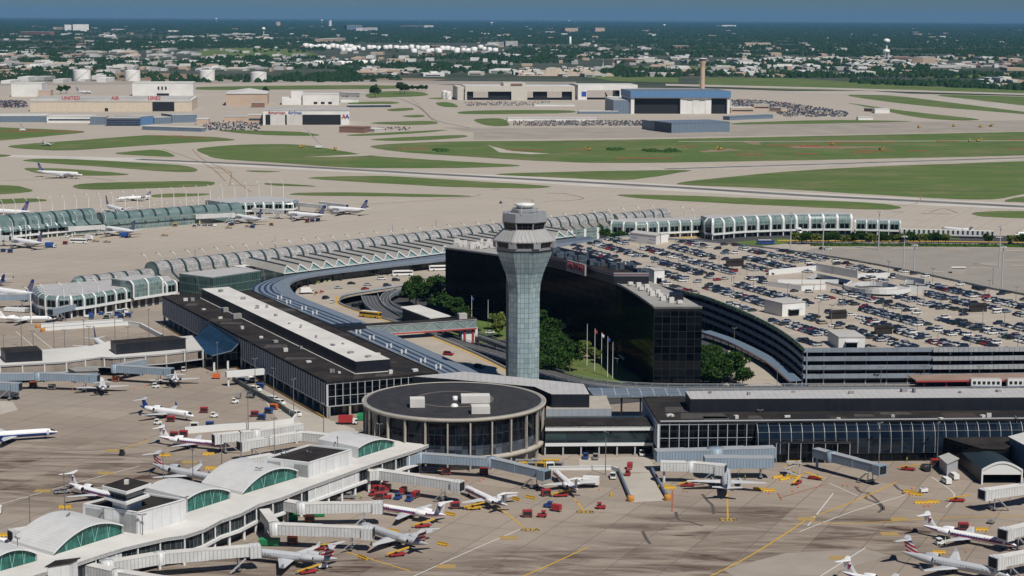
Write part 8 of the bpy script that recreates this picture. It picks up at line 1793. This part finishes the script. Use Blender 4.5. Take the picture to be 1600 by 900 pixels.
for i, (x, y) in enumerate(deckl): pd.put((*P2(x, y, HG), HG), rs.uniform(0, 3), 'slim twin-headed lamp post standing between the car rows on the garage roof', 'lamp posts on the garage roof')
for x, y, lb in [(1372.5, 391, 'tall ring-headed mast at the rear of the surface car park'), (1235, 394, 'tall ring-headed mast behind the garage, leftmost'), (1285, 412, 'ring-headed mast behind the garage parapet, second from the left'), (1411, 436, 'tall ring-headed mast behind the garage parapet, centre right'), (1427, 452, 'shorter looking mast right beside the centre right one'), (1561, 418, 'tall ring-headed mast far right in the surface car park'), (1565, 455, 'tall ring-headed mast behind the garage at far right')]:
    ph_.put((*P2(x, y), 0), 0, lb, 'ring-headed masts around the car park')
for i in range(24): x = 6 + i * 19; g = G(x, 345 - i * 1.55); pc.put(g, R(0), 'white curved mast in the rear row behind the teal concourse', 'curved masts behind the teal concourse', .95)
for i in range(18): x = 1 + i * 20 + (4 if i > 6 else 0); g = G(x, 380 - i * 2.35); pc.put(g, R(0), 'white curved mast in the front row before the teal concourse', 'curved masts before the teal concourse', .95)
for i in range(36):
    x = 232 + i * 22.6; yy = 453 - (x - 232) * .1105; g = G(x, yy - 5); pc.put((g.x, g.y, 0), R(0), 'thin curved lamp mast rising behind the silver vault', 'curved masts behind the silver vault', 1.12)
for x, y in [(49, 505), (72, 500), (101, 497), (130, 494), (155, 490), (1085, 366), (1070, 362)]: pc.put(G(x, y), 0, 'white curved mast by the low hooped wing' if x < 300 else 'white curved mast beyond the glazed link', 'curved masts by the hooped wing' if x < 300 else 'curved masts beyond the link', 1.1)
LAP = [(7, 572, 'before the tan pier, leftmost'), (34, 540, 'behind the left dark box of the tan pier'), (53, 566, 'on the tan pier beside the left dark box'), (85, 549, 'behind the tan pier, third from the left'), (102, 563, 'on the tan pier between its dark boxes'), (132, 546, 'behind the tan pier near the pale jet'), (140, 557, 'on the tan pier above the small jet'), (180, 530, 'behind the right dark box'), (201, 558, 'before the right dark box, left'), (233, 528, 'by the lower white blast wall'), (256, 556, 'before the right dark box, right'), (291, 577, 'against the right end of the tan pier'), (340, 585, 'before the blue glass hall'),
  (388, 668, 'at the white curving wall'), (399, 612, 'behind the mesh fence, upper'), (428, 629, 'behind the mesh fence, middle'), (459, 647, 'behind the mesh fence, lower'), (506, 690, 'near the round building approach'), (48, 850, 'at the lower left edge of the apron'), (102, 812, 'left of the apron control cab'), (164, 870, 'standing by the second green lunette'), (109, 880, 'standing before the second green lunette'), (30, 920, 'in the bottom left corner'), (224, 880, 'before the white box of the control cab'), (290, 850, 'where the white box meets the third lunette'), (256, 775, 'behind the third lunette'), (302, 768, 'beside the silver jet beyond the arches'), (347, 745, 'beside the nose of the silver jet'), (377, 738, 'behind the fourth lunette'), (406, 800, 'before the fourth lunette'), (447, 770, 'right of the fourth lunette'), (483, 772, 'before the second white box, left'), (528, 748, 'before the second white box, right'), (561, 735, 'left of the fifth lunette'), (593, 724, 'before the fifth lunette'), (625, 710, 'right of the fifth lunette'), (429, 715, 'beyond the second white box'),
  (946, 738, 'at the top of the sunken ramp'), (1373, 722, 'before the bowed glass, left'), (1464, 722, 'before the bowed glass, right'), (1186, 700, 'left of the low dark gate wing'), (1586, 712, 'at the right edge by the pale-roofed wing')]
for x, y, lb in LAP: pa.put(G(x, y + 4), rs.uniform(0, 3), 'tall apron lamp post ' + lb, 'apron lamp posts')
for x, y, lb in [(486, 458, 'left of two by the planters'), (508, 455, 'right of two by the planters'), (590, 452, 'in the middle of the road'), (1284 / 1.5, 590, 'right of the control tower'), (964, 590, 'below the flagpoles'), (1042, 600, 'by the hotel corner'), (1147, 540, 'beside the curved walkway roof'), (685, 540, 'under the footbridge'), (1214, 604, 'on the track before the garage, left'), (1286, 604, 'before the garage front, second'), (1376, 604, 'before the garage front, third'), (1443, 603, 'before the station roof, left'), (1529, 603, 'before the station roof, right')]:
    pd.put(G(x, y), 0, 'road lamp post ' + lb, 'road lamp posts')
for p in (pd, pc, ph_, pa, pf_): p.drop()
for i, (x, y, ht, fl_, lb) in enumerate([(917, 572, 19, None, 'bare flagpole, left of the five before the hotel'), (929, 580, 19, M_RED, 'flagpole with a red and white flag, second of five'), (939.5, 587, 19, M_WFRAME, 'flagpole with a pale flag, middle of five'), (949, 590, 18, M_BLUE, 'flagpole with a blue and red flag, fourth of five'), (957, 592, 16, None, 'shorter bare flagpole, right of the five'), (665, 470, 12, M_RED, 'flagpole in the tree clump, leftmost behind the track'), (690, 475, 12, M_WFRAME, 'flagpole with white flag in the tree clump'), (714, 487, 12, None, 'bare flagpole at the right of the tree clump'), (737, 505, 14, M_BLUE, 'flagpole with a furled flag above the footbridge end'), (762.5, 515, 15, None, 'bare tall flagpole left of the control tower')]):
    t = thing('flagpole', lb, 'flagpole', G(x, y), 0, 'flagpoles in the court'); MB().tube([(0, 0, 0), (0, 0, ht)], [.17, .09], 8).build('pole', M_WFRAME, t); MB().lathe([(.02, 0), (.16, .12), (.02, .28)], (0, 0, ht), n=8).build('finial', M_YEL, t)
    if fl_:
        mb = MB(); A_ = [(.1 + u * .22, .12 * math.sin(u * 1.9), ht - .3 - u * .15) for u in range(6)]; B_ = [(a[0] * .8, a[1], a[2] - 1.3) for a in A_]; mb.ribbon(B_, A_, 0, True); fo_ = mb.build('flag', fl_, t)
# tethered planters by the road
for x, y, lb in [(497, 444, 'left planter with yellow flowers by the shopfront'), (507, 441, 'middle planter with yellow shrubs by the shopfront'), (514, 440, 'right planter with yellow shrubs by the shopfront'), (494, 461, 'round bed of red shrubs in the road bend, left'), (503, 459, 'round bed of red shrubs in the road bend, right')]:
    t = thing('planter', lb, 'planter', G(x, y, 5.5)); MB().lathe([(1.1, 0), (1.3, .8), (1.1, .8), (.1, .7)], n=12).build('tub', M_CREAMC, t)
    o = lumps('shrub', [(rs.uniform(-.7, .7), rs.uniform(-.7, .7), .7, .6, rs.uniform(.7, 1.4)) for _ in range(7)], M_LEAFY if 'yellow' in lb else mat('red_leaf', (0.22, 0.04, 0.03), .9)); o.parent = t
# ================================================================== trees
def leaf_cloud(name, clumps, nleaf, m, seed, size=.55):
    r_ = np.random.RandomState(seed); V_, F_ = [], []; k = 0; vs, allv = [], []
    C_ = np.array(clumps); idx = r_.randint(0, len(C_), nleaf); d = r_.normal(size=(nleaf, 3)); d /= np.linalg.norm(d, axis=1)[:, None]; rad = r_.rand(nleaf) ** .4
    P_ = C_[idx, :3] + d * rad[:, None] * C_[idx, 3:4] * np.array([1, 1, .8]); u = r_.normal(size=(nleaf, 3)); u /= np.linalg.norm(u, axis=1)[:, None]; v = np.cross(u, r_.normal(size=(nleaf, 3))); v /= np.linalg.norm(v, axis=1)[:, None]; s_ = size * (.6 + .8 * r_.rand(nleaf))[:, None]
    VV = np.stack([P_ - u * s_, P_ + v * s_ * .7, P_ + u * s_, P_ - v * s_ * .7], 1).reshape(-1, 3)
    me = bpy.data.meshes.new(name); me.from_pydata(VV.tolist(), [], (np.arange(nleaf * 4).reshape(-1, 4)).tolist()); me.materials.append(m); o = bpy.data.objects.new(name, me); col.objects.link(o); return o
def tree_proto(h, w_, seed, m):
    r_ = random.Random(seed); t = thing('tree', '', 'tree'); cl = []
    mb = MB(); mb.tube([(0, 0, 0), (.1, 0, h * .25), (0, .1, h * .55), (.1, 0, h * .8)], [h * .028, h * .022, h * .014, .05], 8)
    for k in range(9):
        a = k * 2.4 + r_.random(); e = w_ / 2 * r_.uniform(.45, .8); z0_ = h * r_.uniform(.25, .5); z1_ = h * r_.uniform(.45, .85); p = (e * math.cos(a), e * math.sin(a), z1_); mb.tube([(0, 0, z0_), (p[0] * .5, p[1] * .5, (z0_ + z1_) / 2 + .2), p], [h * .011, h * .008, .03], 5); cl.append((*p, w_ * r_.uniform(.16, .26)))
    mb.build('trunk', M_BARK, t)
    for k in range(9): a = r_.random() * 6.3; e = w_ * r_.uniform(0, .34); cl.append((e * math.cos(a), e * math.sin(a), h * r_.uniform(.45, .9), w_ * r_.uniform(.15, .24)))
    o = leaf_cloud('crown', cl, 1500, m, seed, .42 if h < 8 else .5); o.parent = t; return Proto(t)
TP = [tree_proto(11, 10, 1, M_LEAF), tree_proto(12, 9, 2, M_LEAF), tree_proto(9, 9.5, 3, M_LEAF), tree_proto(8, 7, 4, M_LEAFY)]
def trees(lst, lab, grp, pick=(0, 1, 2), sc=(.9, 1.2)):
    for i, (x, y) in enumerate(lst):
        p = TP[pick[i % len(pick)]]; p.put(G(x, y), rs.uniform(0, 6.3), lab, grp, rs.uniform(*sc))
trees([(640, 466), (652, 460), (664, 467), (678, 460), (690, 468), (703, 478), (650, 480), (668, 482), (684, 488), (697, 494), (712, 500), (722, 505), (640, 476), (676, 473), (705, 489)], 'dense dark green tree in the clump between the track loop and the hotel', 'trees of the clump left of the tower')
trees([(846, 560), (858, 570), (850, 580), (868, 578), (880, 586), (862, 560), (845, 545), (875, 566), (870, 545), (858, 535), (848, 528), (856, 590), (884, 572), (890, 582), (876, 556), (868, 592), (866, 540)], 'dense dark green tree right beside the foot of the tower', 'trees right of the tower')
trees([(1056, 600), (1066, 590), (1080, 598), (1094, 588), (1108, 596), (1122, 590), (1136, 598), (1150, 600), (1098, 602), (1072, 606), (1128, 604), (1110, 580), (1115, 570), (1087, 606), (1114, 607), (1142, 592), (1104, 578), (1160, 604)], 'dense dark green tree beside the near corner of the black hotel', 'trees at the hotel corner')
trees([(780, 528), (777, 516)], 'bright yellow-green round tree on the lawn left of the tower', 'bright trees left of the tower', (3,), (1.1, 1.35))
trees([(903, 560), (912, 556), (925, 562), (936, 568)], 'low yellowish tree behind the flagpoles', 'low trees behind the flagpoles', (3,), (.7, .9))
trees([(x, 381.5 + (x - 1260) * .004) for x in (1243, 1260, 1277, 1294, 1316, 1337, 1357, 1378, 1397, 1417, 1437, 1455, 1477, 1545, 1578, 1252, 1268, 1305, 1326, 1347, 1367, 1388, 1407, 1427, 1446, 1466, 1590, 1598)], 'small roadside tree in the row beyond the surface car park', 'roadside row of small trees', (3, 2), (.8, 1.05))
trees([(925, 373), (935, 373), (945, 374), (915, 374), (958, 379), (968, 380), (976, 380)], 'bushy green tree in front of the silver vault end', 'trees before the silver vault end', (2, 0), (.75, .95))
trees([(586, 153), (625, 147), (632, 147)], 'round dark tree on the far grass left of the twin-bay hangar', 'trees left of the twin-bay hangar', (0, 1), (1.9, 2.3)); trees([(x, 142) for x in (640, 646, 652, 658, 664)], 'small dark tree in the line right of the round trees', 'line of small far trees', (2,), (1.1, 1.4)); trees([(x, y) for x, y in ((130, 125), (136, 125), (415, 148), (95, 147), (104, 146))], 'round tree near the fuel tanks and hangars', 'trees near the fuel tanks', (0,), (1.3, 1.7))
for p in TP: p.drop()
tag(lumps('roadside_hedge', [(*P2(1270 + k * 2.4 + rs.uniform(-1, 1), 384 + k * .012 + rs.uniform(-.4, .4)), 0, rs.uniform(1.2, 2), rs.uniform(1.3, 2.4)) for k in range(150)], M_LEAF), 'clipped dark hedge along the rear of the surface car park', 'hedge', kind='stuff')
for x, y, n_, lb in [(1035, 237, 22, 'long mound of dark shrubs in the infield grass'), (688, 236, 8, 'small green mound in the infield grass left'), (960, 235, 8, 'low dark mound by the infield works')]:
    tag(lumps('shrub_mound', [(*P2(x + rs.uniform(-28, 28) * (n_ / 22), y + rs.uniform(-1.6, 1.2)), 0, rs.uniform(3, 6), rs.uniform(2, 4)) for k in range(n_)], M_LEAF), lb, 'shrubs')
# works machines in the infield: crane and diggers
for x, y, dx_, hh, lb in [(1476 / 2.963, 232, -17, 26, 'crawler crane with slanting boom in the infield grass'), (105 / 2.963 + 0, 205, -5, 12, 'small crane with raised boom at the left red earthworks')]:
    t = thing('crane', lb, 'crane', G(x, y)); MB().box((0, 0, 2.2), (7, 4, 2.6)).build('body', M_VW, t); MB().box((0, 1.8, .6), (6, 1, 1.2)).build('track', M_VK, t); MB().box((0, -1.8, .6), (6, 1, 1.2)).build('track', M_VK, t); mb = MB(); mb.bar((1, 0, 2.5), (dx_ * 1.0, 0, hh), .9); mb.build('boom', M_SFRAME, t); mb = MB(); mb.bar((3, 0, 3), (dx_ * 1.0, 0, hh), .25); mb.build('cable', M_VK, t)
def digger():
    t = thing('digger', '', 'digger'); MB().box((0, 0, 1.8), (4, 2.6, 1.8)).build('body', M_YEL, t); MB().box((1.2, .6, 3), (1.4, 1.2, 1.2)).build('cab', M_GLS, t)
    for s_ in (1, -1): MB().box((0, s_ * 1.2, .5), (4.2, .7, 1)).build('track', M_VK, t)
    mb = MB(); mb.bar((1.8, -.4, 2), (4.6, -.4, 4.6), .5); mb.bar((4.6, -.4, 4.6), (6, -.4, 1.4), .4); mb.build('arm', M_YEL, t); return Proto(t)
dg = digger()
for i, (x, y, lb) in enumerate([(470, 231, 'yellow digger left of the crawler crane'), (523, 235, 'digger on the right of the crawler crane'), (1300, 227, 'yellow digger at the centre of the orange works'), (1125, 234, 'digger on the brown spoil strip'), (1376, 235, 'digger in the lower infield works'), (1528, 221, 'machine beside the right infield works'), (1515, 221.5, 'second machine beside the right infield works'), (920, 235, 'digger by the low dark mound'), (1490, 198, 'yellow machine on the right hand pavement'), (1548, 198, 'dark yellow machine at far right pavement'), (1532, 199, 'machine left of the far right one'), (1436, 200, 'first machine on the right hand pavement')]): dg.put(G(x, y), i * 1.3, lb, 'diggers in the works')
dg.drop()
# ================================================================== paint on the apron
def stripe(pts, w_, m, name='apron_line', h=.035):
    pth = smooth_path(PP(pts), 4) if len(pts) > 2 else PP(pts); mb = MB(); mb.ribbon(z(offset(pth, -w_ / 2), h), z(offset(pth, w_ / 2), h)); return struct(name, mb, m)
for pts in [[(1105, 903), (1180, 864), (1265, 809)], [(1265, 809), (1330, 785), (1402, 753)], [(812, 903), (860, 882), (919, 855)], [(897, 779), (913, 799)], [(1136, 772), (1137.3, 810)], [(776, 790), (819, 824)], [(1266, 815), (1330, 818), (1500, 808), (1620, 806)], [(232, 688), (180, 705), (177, 704)], [(540, 862), (600, 880), (640, 892)]]:
    stripe(pts, .55, M_YEL, 'taxi_line')
for pts in [[(641, 903), (725, 865), (815, 826)], [(-10, 791), (110, 757), (219, 728)], [(1302, 771), (1283, 795), (1262, 822)], [(1413, 774), (1330, 800), (1249, 831)], [(1278, 903), (1352, 856)], [(1296, 755), (1340, 775)], [(1455, 745), (1491, 772), (1478, 793)], [(25, 518), (52, 541)], [(50, 519), (84, 547)]]: stripe(pts, .4, M_WLINE, 'stand_line')
for pts in [[(1218, 778), (1252, 768), (1290, 757)], [(1051, 766), (1050, 800)], [(1215, 770), (1221, 782)]]: stripe(pts, .5, M_ORNG, 'orange_line')
for i, (x, y, s_) in enumerate([(914, 799.5, 'G1B'), (828, 827.5, 'G1A'), (795, 840, ''), (1138, 812, 'H1B'), (1259.5, 811, ''), (1405, 811, ''), (1390, 834, ''), (1310.7, 871.5, ''), (177, 704, ''), (296, 722, ''), (165, 739, ''), (66.7, 767, ''), (697, 885, '')]):
    g = G(x, y, .045); mb = MB(); wd = 2.7 if not s_ else 2.6; mb.face([(g.x - wd, g.y - 2, .045), (g.x + wd, g.y - 2, .045), (g.x + wd, g.y + 2, .045), (g.x - wd, g.y + 2, .045)]); struct('stand_marking', mb, mat('stand_yellow', (0.42, 0.27, 0.06), .8, var=0, scale=1.2, c2=(0.26, 0.20, 0.12)))
    if s_: o = text_mesh(s_, 3.3, 'stand_number', M_DARKIN, None, (g.x, g.y - 1.2, .06), (0, 0, 0), 0.004, .0); tag(o, kind='structure')
TAXI = [[(300, 233), (318, 250), (345, 262), (372, 285), (392, 300)], [(255, 233), (300, 248), (330, 262), (352, 283)], [(330, 262), (360, 268), (358, 290)], [(0, 283), (60, 280), (120, 276), (180, 283)], [(640, 152), (665, 175), (680, 195)], [(1440, 306), (1432, 318), (1400, 322)], [(560, 320), (660, 314), (740, 307), (750, 303)], [(1452, 332), (1475, 326), (1496, 333)], [(790, 310), (830, 312), (828, 318), (806, 326)], [(850, 315), (905, 312), (908, 308), (880, 302)]]
for pts in TAXI: stripe(pts, .8, mat('faded_yellow_line', (0.32, 0.20, 0.06), .8), 'taxi_line', .16)
for x0, x1, y in [(322, 352, 262), (335, 368, 269), (358, 402, 289.5), (855, 885, 302), (770, 780, 296), (1395, 1412, 331), (1440, 1485, 334), (940, 1010, 291)]: stripe([(x0, y), (x1, y + .4)], 1.2, mat('red_marking', (0.35, 0.09, 0.06), .8), 'hold_marking', .17)
# dark patched cracks on the right apron
for pts in [[(1336, 760), (1345, 769), (1358, 771), (1352, 778), (1370, 786), (1378, 795), (1372, 801)], [(1397, 757), (1404, 764), (1412, 768), (1410, 772)], [(1358, 772), (1368, 780), (1380, 792), (1380, 797)], [(1097, 772), (1106, 783), (1113, 790), (1115, 803)], [(1056, 800), (1060, 812), (1076, 815), (1098, 822)], [(1004, 830), (1010, 842), (1016, 850)]]: stripe(pts, 1.0, mat('tar_patch', (0.10, 0.085, 0.075), .9, var=.3, scale=.8), 'tar_patch', .03)
sheet('pale_slab', [(1228,864),(1352,858),(1390,868),(1290,898),(1150,903),(1130,890)], .02, mat('worn_slab', (0.33, 0.285, 0.24), .9, var=.2, scale=.06))
# people on the apron
def person(label, x, y, vest, pose=0.0):
    g = G(x, y); V_ = [(0, 0, .95), (0, 0, 1.2), (0, 0, 1.45), (0, 0, 1.56), (0, 0, 1.70), (.1, 0, .9), (.12, .05, .5), (.12, 0, .06), (.13, .16, .04), (-.1, 0, .9), (-.13, -.05, .5), (-.14, -.12, .06), (-.14, .04, .04), (.22, 0, 1.4), (.28, .05, 1.12), (.27, .2, .9), (-.22, 0, 1.4), (-.28, .02, 1.12), (-.27, .12, .88)]
    E = [(0, 1), (1, 2), (2, 3), (3, 4), (0, 5), (5, 6), (6, 7), (7, 8), (0, 9), (9, 10), (10, 11), (11, 12), (2, 13), (13, 14), (14, 15), (2, 16), (16, 17), (17, 18)]
    Rr = [.16, .15, .17, .06, .11, .1, .075, .05, .045, .1, .075, .05, .045, .07, .05, .035, .07, .05, .035]
    me = bpy.data.meshes.new('person'); me.from_pydata(V_, E, []); o = bpy.data.objects.new('person', me); col.objects.link(o); o.location = g
    sk = o.modifiers.new('skin', 'SKIN'); 
    me.skin_vertices.new() if not me.skin_vertices else None
    for i, r_ in enumerate(Rr): me.skin_vertices[0].data[i].radius = (r_, r_ * .8)
    me.skin_vertices[0].data[0].use_root = True
    o.modifiers.new('sub', 'SUBSURF').levels = 1; dg_ = bpy.context.evaluated_depsgraph_get(); m2 = bpy.data.meshes.new_from_object(o.evaluated_get(dg_)); o.modifiers.clear(); o.data = m2
    m2.materials.clear(); m2.materials.append(flat('work_trousers', (0.02, 0.025, 0.04), .8)); m2.materials.append(vest); m2.materials.append(flat('skin', (0.35, 0.2, 0.14), .6))
    for p in m2.polygons: zz = p.center.z; p.material_index = 0 if zz < .95 else (1 if zz < 1.5 else 2)
    MB().lathe([(.125, 1.68), (.12, 1.76), (.07, 1.83), (.01, 1.85)], n=10).build('hard_hat', M_YEL, o); tag(o, label, 'person'); o.rotation_euler.z = pose
M_HV = flat('hi_vis', (0.35, 0.62, 0.04), .7)
person('worker in a lime vest walking right of the tail-on silver jet', 1155, 746, M_HV, .5); person('worker in a lime vest just right of the other near the silver jet', 1164, 750, M_HV, 2.0); person('worker in a lime vest beside the red cart by the ramp jet', 862, 777, M_HV, 1.0)
person('worker in a lime vest below the tail of the silver jet', 1121, 776, M_HV, 1.0); person('worker in a lime vest on the tug at lower right', 1477, 848, M_HV, 1.0); person('worker in a lime vest under the bowed glass', 1417, 722, M_HV, 1.0); person('worker in a lime vest next to the white bridge by the red tugs', 564, 780, M_HV, 3.0)
